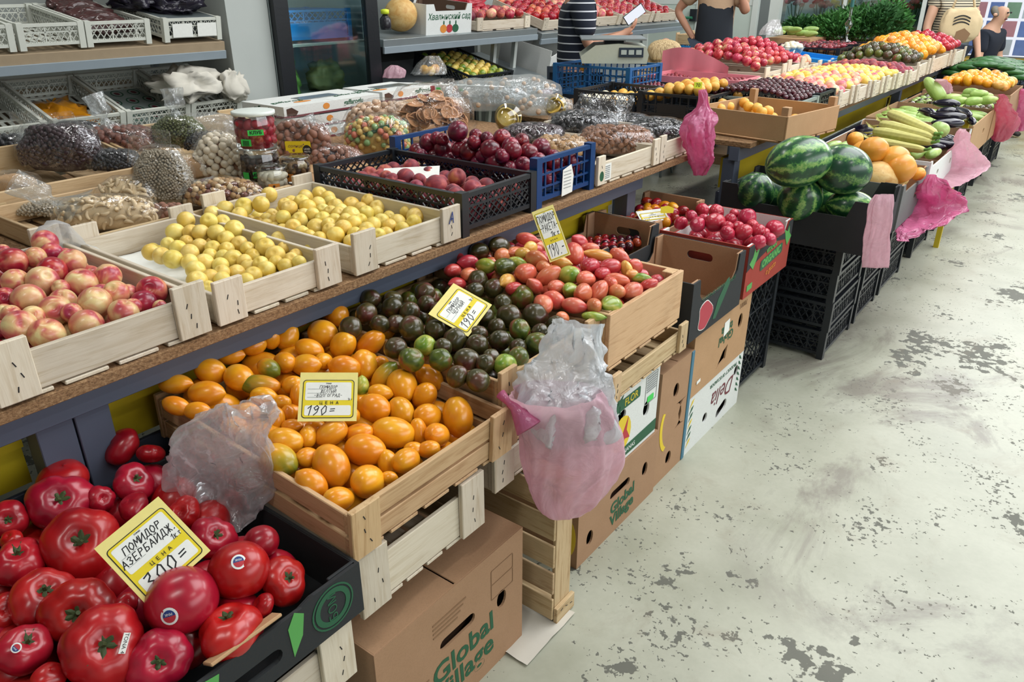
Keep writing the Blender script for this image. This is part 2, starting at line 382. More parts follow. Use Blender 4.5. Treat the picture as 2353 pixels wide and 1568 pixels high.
def text(s, size, mat, parent, M, name='lettering', sx=1.0, shear=0.0, align='CENTER', bold=0.0, label=None):
    k = (s, size, shear, align, bold)
    if k not in FONTC:
        c = bpy.data.curves.new('t', 'FONT'); c.body = s; c.size = size; c.shear = shear; c.align_x = align; c.align_y = 'CENTER'; c.extrude = .0003; c.offset = bold; c.resolution_u = 3
        o = bpy.data.objects.new('t', c); me = evaluated_mesh(o); bpy.data.curves.remove(c)
        me.materials.clear(); FONTC[k] = me
    return ob(name, FONTC[k], mat, parent, M @ Matrix.Diagonal((sx, 1, 1, 1)), label=label)
def decal(name, outline, mat, parent, M, t=.0008, holes=(), label=None):
    return ob(name, me_panel(outline, holes, t), mat, parent, M, label=label)
# --- handwriting: strokes on a unit box (x to .7, y 0..1)
GL = {'П': [[(0, 0), (.05, 1), (.6, 1), (.62, 0)]], 'О': [[(.3, 1), (.05, .7), (.05, .3), (.3, 0), (.55, .3), (.55, .7), (.3, 1)]], 'М': [[(0, 0), (.1, 1), (.33, .35), (.58, 1), (.66, 0)]],
 'И': [[(.03, 1), (.0, 0), (.55, 1), (.55, 0)]], 'Д': [[(-.05, -.15), (0, .05), (.62, .05), (.66, -.15)], [(.1, .05), (.25, 1), (.5, 1), (.52, .05)]], 'Р': [[(.05, 0), (.1, 1), (.5, .9), (.5, .6), (.1, .5)]],
 'А': [[(0, 0), (.3, 1), (.58, 0)], [(.12, .38), (.5, .38)]], 'З': [[(.05, .85), (.3, 1), (.5, .8), (.25, .52), (.52, .3), (.3, 0), (.02, .15)]], 'Е': [[(.5, 1), (.05, 1), (.05, 0), (.52, 0)], [(.05, .5), (.4, .5)]],
 'Б': [[(.5, 1), (.08, 1), (.05, 0), (.45, .05), (.5, .35), (.3, .5), (.08, .5)]], 'Й': [[(.03, 1), (.0, 0), (.55, 1), (.55, 0)], [(.15, 1.15), (.3, 1.08), (.42, 1.2)]], 'Ж': [[(0, 1), (.62, 0)], [(.62, 1), (0, 0)], [(.31, 1), (.31, 0)]],
 'Л': [[(0, 0), (.2, 1), (.5, 1), (.55, 0)]], 'Т': [[(0, 1), (.6, 1)], [(.3, 1), (.3, 0)]], 'Ы': [[(.0, 1), (.02, 0), (.3, .1), (.3, .4), (.02, .5)], [(.55, 1), (.55, 0)]], 'В': [[(.05, 0), (.08, 1), (.45, .85), (.4, .55), (.08, .5), (.5, .35), (.45, .02), (.05, 0)]],
 'Г': [[(.05, 0), (.08, 1), (.55, 1)]], 'Ч': [[(.03, 1), (.05, .5), (.5, .5)], [(.55, 1), (.5, 0)]], 'Н': [[(.05, 1), (.05, 0)], [(.55, 1), (.55, 0)], [(.05, .5), (.55, .5)]], 'К': [[(.05, 1), (.05, 0)], [(.5, 1), (.07, .48), (.52, 0)]],
 '1': [[(.02, .7), (.3, 1), (.25, 0)]], '9': [[(.5, .75), (.25, .5), (.05, .75), (.3, 1), (.5, .8), (.42, .3), (.15, 0)]], '0': [[(.3, 1), (.03, .55), (.2, 0), (.5, .35), (.45, .85), (.3, 1)]], '3': [[(.05, .9), (.4, 1), (.4, .75), (.18, .55), (.45, .4), (.35, .05), (.0, .05)]],
 '=': [[(.1, .62), (.5, .66)], [(.08, .4), (.48, .44)]], '-': [[(.1, .5), (.45, .52)]], '.': [[(.15, .0), (.22, .06)]], ' ': [],
 'к': [[(.05, .7), (.03, 0)], [(.35, .65), (.07, .33), (.36, 0)]], 'г': [[(.0, .6), (.3, .62), (.1, .3), (.28, 0)]]}
def me_hand(s, h, wid=.125, slant=.18, gap=.16):
    mb = MB(); x = 0; z = 0; rng = random.Random(s)
    for ch in s:
        for st in GL.get(ch, []):
            pts = [((x + px + slant * py) * h, py * h) for px, py in st]
            for (ax, ay), (bx, by) in zip(pts, pts[1:]):
                d = Vector((bx - ax, by - ay, 0)); l = d.length or 1e-6; d /= l; nn = Vector((-d.y, d.x, 0)) * h * wid / 2; a = Vector((ax, ay, z)) - d * h * wid * .4; b = Vector((bx, by, z)) + d * h * wid * .4
                n = len(mb.v); mb.v += [a - nn, b - nn, b + nn, a + nn]; mb.f.append((n, n + 1, n + 2, n + 3)); z += 2e-7
        x += (.62 if ch not in ' .1' else .38) + gap + rng.uniform(-.03, .03)
    return mb.mesh('hand'), x * h
# ---------------------------------------------------------------- fruit meshes (unit radius, stem on +z)
FM = {}
def me_fruit(kind, var=0, seg=24, rings=16):
    key = (kind, var, seg)
    if key in FM: return FM[key]
    rng = random.Random(hash(kind) % 1000 * 0 + len(kind) * 31 + var); ph = [rng.uniform(0, 6.28) for _ in range(6)]
    mb = MB(); nl = rng.choice((5, 6, 7))
    for i in range(rings + 1):
        th = math.pi * i / rings; cz, sz = math.cos(th), math.sin(th)
        for k in range(seg):
            a = 2 * math.pi * k / seg; r = 1.0; z = cz; x = sz * math.cos(a); y = sz * math.sin(a)
            if kind == 'beef':
                lob = .5 + .5 * math.cos(nl * a + ph[0] + .5 * math.sin(2 * a + ph[1])); top = max(0, cz)
                rib = 1 - (.11 * (1 - lob) ** 2.5) * (.25 + .75 * max(0, cz + .25)) * (.4 + .6 * sz) - .06 * math.sin(2 * a + ph[2]) * sz - .045 * math.sin(3 * a + ph[3]) * sz
                x *= rib; y *= rib; z = cz * .72 * (1 - .05 * math.sin(a + ph[4])); z -= .26 * math.exp(-(sz / .33) ** 2) * (1 if cz > 0 else .25) * (1 if cz > 0 else -1)
            elif kind == 'round':
                z = cz * .9; z -= .1 * math.exp(-(sz / .25) ** 2) * (1 if cz > 0 else -.2); q = 1 + .025 * math.sin(5 * a + ph[0]) + .03 * math.sin(2 * a + ph[1]); x *= q; y *= q
            elif kind == 'tomplum':
                z = cz * 1.32; 
                if cz < 0: z -= .1 * math.exp(-(sz / .16) ** 2); t = 1 - .07 * (-cz) ** 2; x *= t; y *= t
                else: z -= .05 * math.exp(-(sz / .2) ** 2)
                q = 1 + .03 * math.sin(2 * a + ph[1]); x *= q; y *= q
            elif kind == 'rocket':
                z = cz * 1.55
                if cz < 0: t = 1 - .28 * (-cz) ** 1.5; x *= t; y *= t; z -= .2 * math.exp(-(sz / .22) ** 2)
                q = 1 + .05 * math.sin(2 * a + ph[1]) + .03 * math.sin(3 * a + ph[2]); x *= q; y *= q
            elif kind == 'stone':   # plum, apricot, nectarine, peach: a seam and a stem dip
                z = cz * .97; seam = math.exp(-((math.atan2(math.sin(a - ph[0]), math.cos(a - ph[0]))) / .22) ** 2); q = 1 - .055 * seam * sz; x *= q; y *= q
                if cz > 0: z -= .2 * math.exp(-(sz / .22) ** 2)
                else: z -= .05 * math.exp(-(sz / .15) ** 2)
                x *= 1 + .03 * math.sin(ph[1])
            elif kind == 'apple':
                z = cz * .9; z -= (.22 if cz > 0 else -.12) * math.exp(-(sz / .3) ** 2); q = 1 + .03 * math.sin(5 * a + ph[0]) * (1 - cz) * .5; x *= q; y *= q
            elif kind == 'melon':
                z = cz * 1.2; q = 1 + .015 * math.sin(9 * a); x *= q; y *= q
            elif kind == 'pump':
                z = cz * 1.15 - (.06 if cz > 0 else -.05) * math.exp(-(sz / .3) ** 2); q = 1 + .02 * math.sin(7 * a + ph[0]); x *= q; y *= q
            elif kind == 'water':
                z = cz * 1.22
            elif kind == 'egg':     # aubergine
                z = cz * 2.5; t = .72 + .28 * (1 - cz) / 2 * 1.6; t = min(t, 1.0); x *= t; y *= t; x += .25 * (cz * cz)
            elif kind == 'cuke':
                z = cz * 3.0; pw = sz ** -.35 if sz > .02 else 1; x *= min(pw, 1.8); y *= min(pw, 1.8); x += .2 * cz * cz
            elif kind == 'zuke':
                z = cz * 2.2; pw = sz ** -.3 if sz > .02 else 1; t = .85 - .15 * cz; x *= min(pw, 1.6) * t; y *= min(pw, 1.6) * t
            mb.v.append(Vector((x, y, z)))
    for i in range(rings):
        for k in range(seg):
            a = i * seg + k; b = i * seg + (k + 1) % seg; mb.f.append((a, a + seg, b + seg, b))
    me = mb.mesh(kind, True)
    bm = bmesh.new(); bm.from_mesh(me); bmesh.ops.remove_doubles(bm, verts=bm.verts, dist=1e-5); bm.to_mesh(me); bm.free(); me.shade_smooth()
    FM[key] = me; return me
def calyx_mesh(n=6, var=0):
    k = ('calyx', n, var)
    if k in FM: return FM[k]
    rng = random.Random(var + 5); mb = MB()
    for i in range(n):
        a = 2 * math.pi * i / n + rng.uniform(-.25, .25); l = rng.uniform(.8, 1.25); c, s = math.cos(a), math.sin(a); w = .17; lift = rng.uniform(.0, .25)
        p = [(0.05, w * .6, .03), (l * .5, w, .1), (l, 0, lift), (l * .5, -w, .1), (.05, -w * .6, .03), (l * .5, 0, .17)]
        q = [Vector((x * c - y * s, x * s + y * c, z)) for x, y, z in p]; m = len(mb.v); mb.v += q
        mb.f += [(m, m + 5, m + 1), (m + 1, m + 5, m + 2), (m + 2, m + 5, m + 3), (m + 3, m + 5, m + 4), (m + 4, m + 5, m)]
    mb.tube([(0, 0, 0), (.05, .02, .25), (.12, .05, .42)], [.16, .12, .13], 6)
    FM[k] = mb.mesh('calyx'); return FM[k]
SPINQ = lambda axis, spin: Vector(axis).to_track_quat('Z', 'Y').to_matrix().to_4x4() @ Matrix.Rotation(spin, 4, 'Z')
def put_fruit(name, kind, var, mat, c, R, axis, spin, label, cat, group=None, sz=1.0, seg=24):
    M = Matrix.Translation(c) @ SPINQ(axis, spin) @ Matrix.Diagonal((R, R, R * sz, 1))
    return ob(name, me_fruit(kind, var, seg, max(12, seg * 2 // 3)), mat, None, M, None, label, cat, group)
ASPECT = {'tomplum': 1.32, 'rocket': 1.6, 'stone': 1.0, 'round': .9, 'beef': .75, 'apple': .9}
def solve(lst, surf, kind, loosen=.9, limit=1.1):
    """centres of measured fruit: where the line of sight meets the heap's surface; then neighbours are eased apart in depth"""
    P = []
    for e in lst:
        x, y, b = e[0], e[1], e[3]; d = ray(x, y); z = surf(None)
        for _ in range(12):
            t = (z - EYE) / d.z; p = CAMP + d * t; z = .5 * z + .5 * surf(p)
        t = (z - EYE) / d.z; p = CAMP + d * t; R = b * depth(p) / FPX
        P.append([p, R, d, 0.0])
    for _ in range(40):
        for i in range(len(P)):
            for j in range(i):
                a, b = P[i], P[j]; dv = a[0] - b[0]; L = dv.length; need = loosen * (a[1] + b[1])
                if L < need:
                    mv = (need - L) * .35
                    f, n = (a, b) if (a[0] - CAMP).length > (b[0] - CAMP).length else (b, a)
                    if f[3] < limit * f[1]: f[0] = f[0] + f[2] * mv; f[3] += mv
                    if n[3] > -limit * n[1]: n[0] = n[0] - n[2] * mv; n[3] -= mv
    return P
def measured(lst, surf, kind, mat, name, label, cat, group, zmin=-9, pick=None, seg=24, vars_=3, bounds=None):
    """lst entries: x, y (pixels), a, b (half axes in pixels), angle of the long axis, optional skin"""
    rng = random.Random(len(lst)); k = ASPECT[kind]; out = []
    ORD = ['leftmost'] + [w + ' from left' for w in ('second', 'third', 'fourth', 'fifth', 'sixth', 'seventh', 'eighth', 'ninth', 'tenth', 'eleventh', 'twelfth', 'thirteenth', 'fourteenth')]
    nr = max(2, round(math.sqrt(len(lst) / 1.4))); idx = sorted(range(len(lst)), key=lambda i: lst[i][1]); WHERE = {}; ROW = ['back row'] + [w + ' row' for w in ('second', 'third', 'fourth', 'fifth', 'sixth', 'seventh', 'eighth', 'ninth')]
    for r_ in range(nr):
        part = idx[len(idx) * r_ // nr: len(idx) * (r_ + 1) // nr]; part.sort(key=lambda i: lst[i][0])
        for q_, i in enumerate(part): WHERE[i] = '%s, %s' % ('front row' if r_ == nr - 1 else ROW[r_], ORD[q_])
    P = solve(lst, surf, kind)
    for i_, (e, (p, R, d, _)) in enumerate(zip(lst, P)):
        x, y, a, b, ang = e[:5]; m = e[5] if len(e) > 5 and e[5] else mat
        if bounds:
            for _ in range(60):
                R = b * depth(p) / FPX
                if (p.y < bounds[2] + R or p.x > bounds[1] - R) and p.z > zmin + R * .8: p = p + d * .006
                elif (p.y > bounds[3] - R or p.x < bounds[0] + R) and p.z < zmin + .3: p = p - d * .006
                else: break
        R = b * depth(p) / FPX
        if k > 1.05:
            ca = math.sqrt(max(0, min(1, ((a / b) ** 2 - 1) / (k * k - 1)))); sa = math.sqrt(1 - ca * ca)
            r = math.radians(ang); ax = (RT * math.cos(r) - UP * math.sin(r)) * ca + d * sa * rng.choice((-1, 1)); sz = 1.0
            if a / b > k: sz = a / b / k
            if len(e) > 6: ax = ax * e[6]
            elif rng.random() < .5: ax = -ax
        else:
            ax = Vector((rng.gauss(0, .6), rng.gauss(0, .6), .7 if rng.random() < .75 else -.6)) - d * .5; sz = 1.0; R = (a + b) / 2 * depth(p) / FPX
        if p.z < zmin + R * .8: p = p.copy(); p.z = zmin + R * .8
        lab = (label(m) if callable(label) else label) + ', ' + WHERE[i_]
        out.append((put_fruit(name, kind, rng.randrange(vars_), m, p, R, ax.normalized(), rng.uniform(0, 6.28), lab, cat, group, sz, seg), p, R))
    return out
def filler(placed, x0, x1, y0, y1, zf, R, kind, mats, name, label, cat, group, step=1.9, tight=.86):
    """the fruit lying underneath the measured ones"""
    rng = random.Random(int(x0 * 1000) + 3); nx = max(1, int((x1 - x0) / (R * step))); ny = max(1, int((y1 - y0) / (R * step))); done = [(p, r) for _, p, r in placed]
    for i in range(nx):
        for j in range(ny):
            x = x0 + (i + .5 + (.25 if j % 2 else -.1)) * (x1 - x0) / nx + rng.uniform(-.1, .1) * R; y = y0 + (j + .5) * (y1 - y0) / ny + rng.uniform(-.15, .15) * R
            z = zf(x, y)
            for _ in range(5):
                if all((Vector((x, y, z)) - p).length > tight * (r + R) for p, r in done): break
                z -= R * .35
            else: continue
            if z < zf(x, y) - R * 1.5: continue
            p = Vector((x, y, z)); done.append((p, R)); m = rng.choice(mats)
            lab = label(m) if callable(label) else label
            put_fruit(name, kind, rng.randrange(3), m, p, R * rng.uniform(.92, 1.05), Vector((rng.gauss(0, 1), rng.gauss(0, 1), .4)).normalized(), rng.uniform(0, 6.28), lab, cat, group)
def heap(x0, x1, y0, y1, surf, R, kind, mats, name, label, cat, group, seg=16, step=1.86, layers=1, flat=False, seed=0, sq=.12):
    """a heap laid in rows like eggs, each piece its own object"""
    rng = random.Random(int((x0 * 7 + y0 * 13) * 100) + seed); out = []
    for L in range(layers):
        j = 0; y = y0 + R
        while y < y1 - R * .8:
            x = x0 + R * (1 if j % 2 == 0 else 1.95)
            while x < x1 - R * .8:
                px, py = x + rng.uniform(-1, 1) * R * sq, y + rng.uniform(-1, 1) * R * sq
                z = surf(px, py) - L * R * 1.4 + rng.uniform(-.3, .3) * R
                ax = Vector((1, 0, 0)) if flat else Vector((rng.gauss(0, 1), rng.gauss(0, 1), rng.choice((1, .5, -.6))))
                m = rng.choice(mats); lab = label(m) if callable(label) else label
                out.append(put_fruit(name, kind, rng.randrange(3), m, Vector((px, py, z)), R * rng.uniform(.9, 1.08), ax.normalized(), rng.uniform(0, 6.28), lab, cat, group, seg=seg))
                x += R * step
            y += R * step * .9; j += 1
    return out
def sticker(parent, d_local, size, marks=True, name='sticker'):
    """a small round label following the fruit's surface (fruit space, unit radius)"""
    d = Vector(d_local).normalized(); M = SPINQ(d, 0)
    def disc(r, off, n=20):
        mb = MB(); mb.v.append(Vector((0, 0, 1)))
        for ring in (.5, 1.0):
            for k in range(n): a = 2 * math.pi * k / n; rr_ = r * ring; mb.v.append(Vector((rr_ * math.cos(a), rr_ * math.sin(a), math.sqrt(1 - rr_ ** 2))))
        for k in range(n): mb.f.append((0, 1 + k, 1 + (k + 1) % n)); mb.f.append((1 + k, 1 + n + k, 1 + n + (k + 1) % n, 1 + (k + 1) % n))
        mb.v = [v * off for v in mb.v]; return mb
    s = ob(name, disc(size, 1.006).mesh('st', True), 'ink_white', parent, M)
    if marks:
        for mat_, ang0 in (('ink_blue', math.pi), ('ink_red', 0)):
            mb = MB(); n = 10; mb.v.append(Vector((0, 0, 1.010)))
            for k in range(n + 1): a = ang0 + math.pi * k / n; q = size * .74; mb.v.append(Vector((q * math.cos(a), q * math.sin(a), math.sqrt(1 - q * q) * 1.009)))
            for k in range(n): mb.f.append((0, 1 + k, 2 + k))
            ob('print', mb.mesh('p'), mat_, s)
        text('PINK', size * .42, 'ink_white', s, Matrix.Translation((0, -size * .28, 1.0135)))
    return s
# ---------------------------------------------------------------- crates and cartons (local: x depth towards the aisle, y along the aisle, z up from the base)
def crate(label, x0, x1, y0, y1, z0, h, wood_='wood_pale', group='wooden fruit crates', post=.075, over=.025, planks=1, name='wooden_crate', tilt=0.0, rz=0.0, post_in=False, thick=.011, slats=5, cat='crate', short_posts=True):
    dx, dy = x1 - x0, y1 - y0; cx, cy = (x0 + x1) / 2, (y0 + y1) / 2
    M = TR(cx, cy, z0, rz) @ Matrix.Rotation(tilt, 4, 'Y')
    t = thing(name, label, cat, M, group); rng = random.Random(int((x0 + y0 * 3) * 100))
    Rz = Matrix.Rotation(math.pi / 2, 4, 'Z'); Rx = Matrix.Rotation(math.pi / 2, 4, 'X')
    gap = .006; ph = (h - gap * (planks - 1)) / planks; zb = .012
    for sx in (1, -1):
        for i in range(planks):
            board('front_board' if sx > 0 else 'back_board', dy, ph - .002, thick, wood_, t, TR(sx * (dx / 2 - thick * .5), 0, zb + ph * (i + .5) + gap * i) @ Rz @ Rx)
    for sy in (1, -1):
        for i in range(planks):
            board('side_board', dx - 2 * thick, ph - .004, thick, wood_, t, TR(0, sy * (dy / 2 - thick * .6), zb + ph * (i + .5) + gap * i) @ Rx)
    for sx in (1, -1):
        for sy in (1, -1):
            hh = h + over + rng.uniform(-.006, .006)
            if post_in: M2 = TR(sx * (dx / 2 - thick - .018), sy * (dy / 2 - thick * 1.2 - .018), zb + hh / 2) @ Matrix.Rotation(math.pi / 2, 4, 'Y'); board('corner_post', hh, .034, .034, wood_, t, M2)
            else: board('corner_post', hh, post, thick * 1.1, wood_, t, TR(sx * (dx / 2 + thick * .56), sy * (dy / 2 - post / 2 + .002), zb + hh / 2 - .004) @ Rz @ Rx @ Matrix.Rotation(math.pi / 2, 4, 'Z'))
    if not post_in:
        for sy in (1, -1):
            for i in range(3):
                hs = h * (.25 + .3 * i); board('staple', .011, .002, .0016, 'ink_black', t, TR(dx / 2 + thick * 1.13, sy * (dy / 2 - post * rng.uniform(.3, .75)), zb + hs) @ Rz @ Rx @ Matrix.Rotation(math.pi / 2 + rng.uniform(-.5, .5), 4, 'Z'))
    for i in range(slats):
        y = -dy / 2 + dy * (i + .5) / slats
        board('bottom_slat', dx, dy / slats * .8, .008, wood_, t, TR(0, y, .006))
    return t
def plastic_crate(label, x0, x1, y0, y1, z0, h, mat='black_plastic', group='plastic crates', pat='x', name='plastic_crate', rz=0.0, tilt=0.0, dip=0.0, foot=.02, solid=0.0, cat='crate', cell=.05, openh=None, lipw=.012):
    dx, dy = x1 - x0, y1 - y0; t = thing(name, label, cat, TR((x0 + x1) / 2, (y0 + y1) / 2, z0, rz) @ Matrix.Rotation(tilt, 4, 'Y'), group)
    def wall(L, hx):
        mb = MB(); th = .006; top = hx - .012; bot = foot
        mb.box((0, 0, hx - .007), (L, .016, .014)); mb.box((0, 0, bot + .006), (L, .012, .014))
        n = max(2, round(L / cell)); m = max(1, round((top - bot) / cell)); cw = L / n; chh = (top - bot) / m
        for i in range(n + 1):
            if i % 2 == 0 or pat == 'grid': mb.box((-L / 2 + i * cw, 0, (top + bot) / 2), (.007, th, top - bot))
        if pat == 'grid':
            for j in range(1, m): mb.box((0, 0, bot + j * chh), (L, th, .006))
        else:
            mb.box((0, 0, (top + bot) / 2 + (top - bot) * .18), (L, th, .006))
            k = 2 if pat == 'x' else 1
            for i in range(n * k):
                for j in range(m * k):
                    x = -L / 2 + i * cw / k; z = bot + j * chh / k
                    mb.bar((x, 0, z), (x + cw / k, 0, z + chh / k), .0035, th * .8, (0, 1, 0)); mb.bar((x + cw / k, 0, z), (x, 0, z + chh / k), .0035, th * .8, (0, 1, 0))
        if solid: mb.box((0, 0, bot + (top - bot) * .3), (L * solid, th * 1.2, (top - bot) * .62))
        return mb.mesh('wall')
    wx = wall(dx - .02, h - dip); wy = wall(dy - .02, h)
    for sx in (1, -1): ob('wall', wy, mat, t, TR(sx * (dx / 2 - .008), 0, 0, math.pi / 2))
    for sy in (1, -1): ob('wall', wx, mat, t, TR(0, sy * (dy / 2 - .008), 0))
    mc = MB(); mc.box((0, 0, h / 2 + .002), (.03, .03, h + .004)); mc = mc.mesh('corner')
    for sx in (1, -1):
        for sy in (1, -1): ob('corner_post', mc, mat, t, TR(sx * (dx / 2 - .013), sy * (dy / 2 - .013), 0))
    mb = MB(); nn = max(4, int(dy / .04))
    for i in range(nn): mb.box((0, -dy / 2 + dy * (i + .5) / nn, foot), (dx - .02, .022, .005))
    for i in range(5): mb.box((-dx / 2 + dx * (i + .5) / 5, 0, foot + .004), (.02, dy - .02, .005))
    ob('base', mb.mesh('base'), mat, t); return t
def carton(label, x0, x1, y0, y1, z0, h, mat='card_brown', inner=None, name='cardboard_box', closed=False, group=None, cut=None, cuty=None, holes_f=(), holes_s=(), tilt=0.0, rz=0.0, t_=.006, cat='box', lid=None, corner=0.0):
    """open tray or closed box; cut/cuty: outline of front/back and side panels as (y,z) fractions"""
    dx, dy = x1 - x0, y1 - y0; t = thing(name, label, cat, TR((x0 + x1) / 2, (y0 + y1) / 2, z0, rz) @ Matrix.Rotation(tilt, 4, 'Y'), group)
    def outl(L, c):
        if not c: return [(-L / 2, 0), (L / 2, 0), (L / 2, h), (-L / 2, h)]
        return [(-L / 2, 0), (L / 2, 0)] + [(-L / 2 + L * u, h * v) for u, v in c]
    fr = frame((dx / 2 - t_ / 2, 0, 0), (0, 1, 0), (0, 0, 1)); bk = frame((-dx / 2 + t_ / 2, 0, 0), (0, -1, 0), (0, 0, 1))
    nr = frame((0, -dy / 2 + t_ / 2, 0), (1, 0, 0), (0, 0, 1)); fa = frame((0, dy / 2 - t_ / 2, 0), (-1, 0, 0), (0, 0, 1))
    ob('front_panel', me_panel(outl(dy, cut), holes_f, t_), mat, t, fr); ob('back_panel', me_panel(outl(dy, cut), holes_f, t_), mat, t, bk)
    ms = me_panel(outl(dx - 2 * t_, cuty), holes_s, t_)
    ob('side_panel', ms, mat, t, nr); ob('side_panel', ms, mat, t, fa)
    board('bottom_panel', dx - .004, dy - .004, t_, inner or mat, t, TR(0, 0, t_ / 2))
    if inner and not closed:
        for M2, L, c in ((frame((dx / 2 - t_ * 1.2, 0, .001), (0, 1, 0), (0, 0, 1)), dy - 3 * t_, cut), (frame((-dx / 2 + t_ * 1.2, 0, .001), (0, 1, 0), (0, 0, 1)), dy - 3 * t_, cut), (frame((0, -dy / 2 + t_ * 1.2, .001), (1, 0, 0), (0, 0, 1)), dx - 3 * t_, cuty), (frame((0, dy / 2 - t_ * 1.2, .001), (1, 0, 0), (0, 0, 1)), dx - 3 * t_, cuty)):
            o = outl(L, c); ob('liner', me_panel([(a, b - .002 if b > .01 else b) for a, b in o], holes_f if c is cut and L == dy - 3 * t_ else holes_s, .002), inner, t, M2)
    if closed:
        if lid: pass
        for s in (1, -1): board('top_flap', dx - .004, dy / 2 - .004, t_ * .7, lid or mat, t, TR(0, s * dy / 4, h - t_ * .3))
    if corner:
        for sx in (1, -1):
            for sy in (1, -1): board('corner_support', h * .98, corner, t_, inner or mat, t, TR(sx * (dx / 2 - .012), sy * (dy / 2 - corner / 2 - .004), h * .49 + .004) @ Matrix.Rotation(math.pi / 2, 4, 'Z') @ Matrix.Rotation(math.pi / 2, 4, 'X') @ Matrix.Rotation(math.pi / 2, 4, 'Z'))
    t['fx'] = dx / 2; return t
def facef(t, side, dx, dy, u=0, v=0, rot=0.0, off=.0008):
    """frame on an outer face: u along the face, v up from the base"""
    if side == 'f': M = frame((dx / 2 + off, u, v), (0, 1, 0), (0, 0, 1))
    elif side == 'n': M = frame((u, -dy / 2 - off, v), (1, 0, 0), (0, 0, 1))
    else: M = frame((u, v, off), (0, 1, 0), (-1, 0, 0))
    return M @ Matrix.Rotation(rot, 4, 'Z')
# ---------------------------------------------------------------- price cards
def price_card(label, corners, anchor, normal, lines, price, unit='1кг', wmul=1.0):
    """corners TL,TR,BR,BL in the photograph; card stands in a plane through anchor"""
    n = Vector(normal).normalized(); Q = []
    for x, y in corners:
        d = ray(x, y); Q.append(CAMP + d * ((Vector(anchor) - CAMP).dot(n) / d.dot(n)))
    c = sum(Q, Vector()) / 4; ux = (Q[1] - Q[0] + Q[2] - Q[3]); uy = (Q[0] - Q[3] + Q[1] - Q[2]); W = ux.length / 2; Hh = uy.length / 2
    M = frame(c, ux, uy); W2, H2 = W / 2, Hh / 2
    t = ob('price_card', me_panel([(-W2, -H2), (W2, -H2), (W2, H2), (-W2, H2)], (), .0012), 'paper_yellow', None, M, None, label, 'price card', 'price cards')
    e = .0008; m = W * .07; bx0, bx1, by0, by1 = -W2 + m, W2 - m, -H2 + m, H2 - m * 2.2
    decal('printed_border', rr(bx0 - .0015 * W * 9, by0 - .0015 * W * 9, bx1 + .0015 * W * 9, by1 + .0015 * W * 9, W * .06), 'ink_black', t, Matrix.Translation((0, 0, e)), .0004)
    decal('printed_border', rr(bx0, by0, bx1, by1, W * .05), 'border_yellow', t, Matrix.Translation((0, 0, e + .0003)), .0004)
    hh = by1 - by0; ym = by0 + hh * .37; yl = by0 + hh * .30
    i = W * .035
    decal('white_field', rr(bx0 + i, ym + hh * .09, bx1 - i, by1 - i, W * .03), 'paper_white', t, Matrix.Translation((0, 0, e + .0006)), .0004)
    decal('white_field', rr(bx0 + i, by0 + i, bx1 - i, yl + hh * .02, W * .03), 'paper_white', t, Matrix.Translation((0, 0, e + .0006)), .0004)
    z = e + .0010
    text('Ц  Е  Н  А', W * .075, 'ink_black', t, Matrix.Translation((W * .02, (ym + yl) / 2 + hh * .05, z)))
    text('товар', W * .035, 'ink_black', t, Matrix.Translation((0, by1 - i - W * .02, z)))
    n_l = len(lines); top = by1 - i - W * .05; fh = (top - (ym + hh * .1)) / (n_l + .55)
    for k, s in enumerate(lines):
        me, wd = me_hand(s, fh * .74); sc = min(1.0, (W * .84) / wd)
        ob('handwriting', me, 'ink_black', t, Matrix.Translation((-min(wd * sc, W * .84) / 2, top - fh * (k + .85), z)) @ Matrix.Diagonal((sc, 1, 1, 1)))
        decal('ruled_line', [(-W * .36, 0), (-W * .1, 0), (-W * .1, .0006), (-W * .36, .0006)], 'ink_grey', t, Matrix.Translation((0, top - fh * (k + .98), z)), .0002)
    me, wd = me_hand(unit, fh * .55); ob('handwriting', me, 'ink_black', t, Matrix.Translation((bx1 - wd * 1.05, ym + hh * .085, z)))
    me, wd = me_hand(price, (yl - by0) * .85, .09); sc = min(1.0, W * .74 / wd); ob('handwriting', me, 'ink_black', t, Matrix.Translation((-W * .36, by0 + (yl - by0) * .2, z)) @ Matrix.Diagonal((sc, 1, 1, 1)))
    return t
# ---------------------------------------------------------------- bags
def pillow_pt(a, b, c, amp, off, pw, th, an):
    cz, sz = math.cos(th), math.sin(th); ca, sa = math.cos(an), math.sin(an); sg = lambda v, p: math.copysign(abs(v) ** p, v)
    d = Vector((ca * sz, sa * sz, cz)); q = 1 + amp * noise.noise(d * 2.2 + off) + amp * .5 * noise.noise(d * 6 + off)
    z = c * sg(cz, .8) * q
    return Vector((a * sg(ca, pw) * sg(sz, pw) * q, b * sg(sa, pw) * sg(sz, pw) * q, z if z > 0 else z * .55))
def pillow_mesh(a, b, c, amp=.06, seed=0, seg=28, rings=16, pw=.75, top=None):
    mb = MB(); off = Vector((seed * 3.1, seed * 1.7, 0))
    for i in range(rings + 1):
        for k in range(seg): mb.v.append(pillow_pt(a, b, c, amp, off, pw, math.pi * i / rings, 2 * math.pi * k / seg))
    for i in range(rings):
        for k in range(seg): p = i * seg + k; r = i * seg + (k + 1) % seg; mb.f.append((p, p + seg, r + seg, r))
    return mb
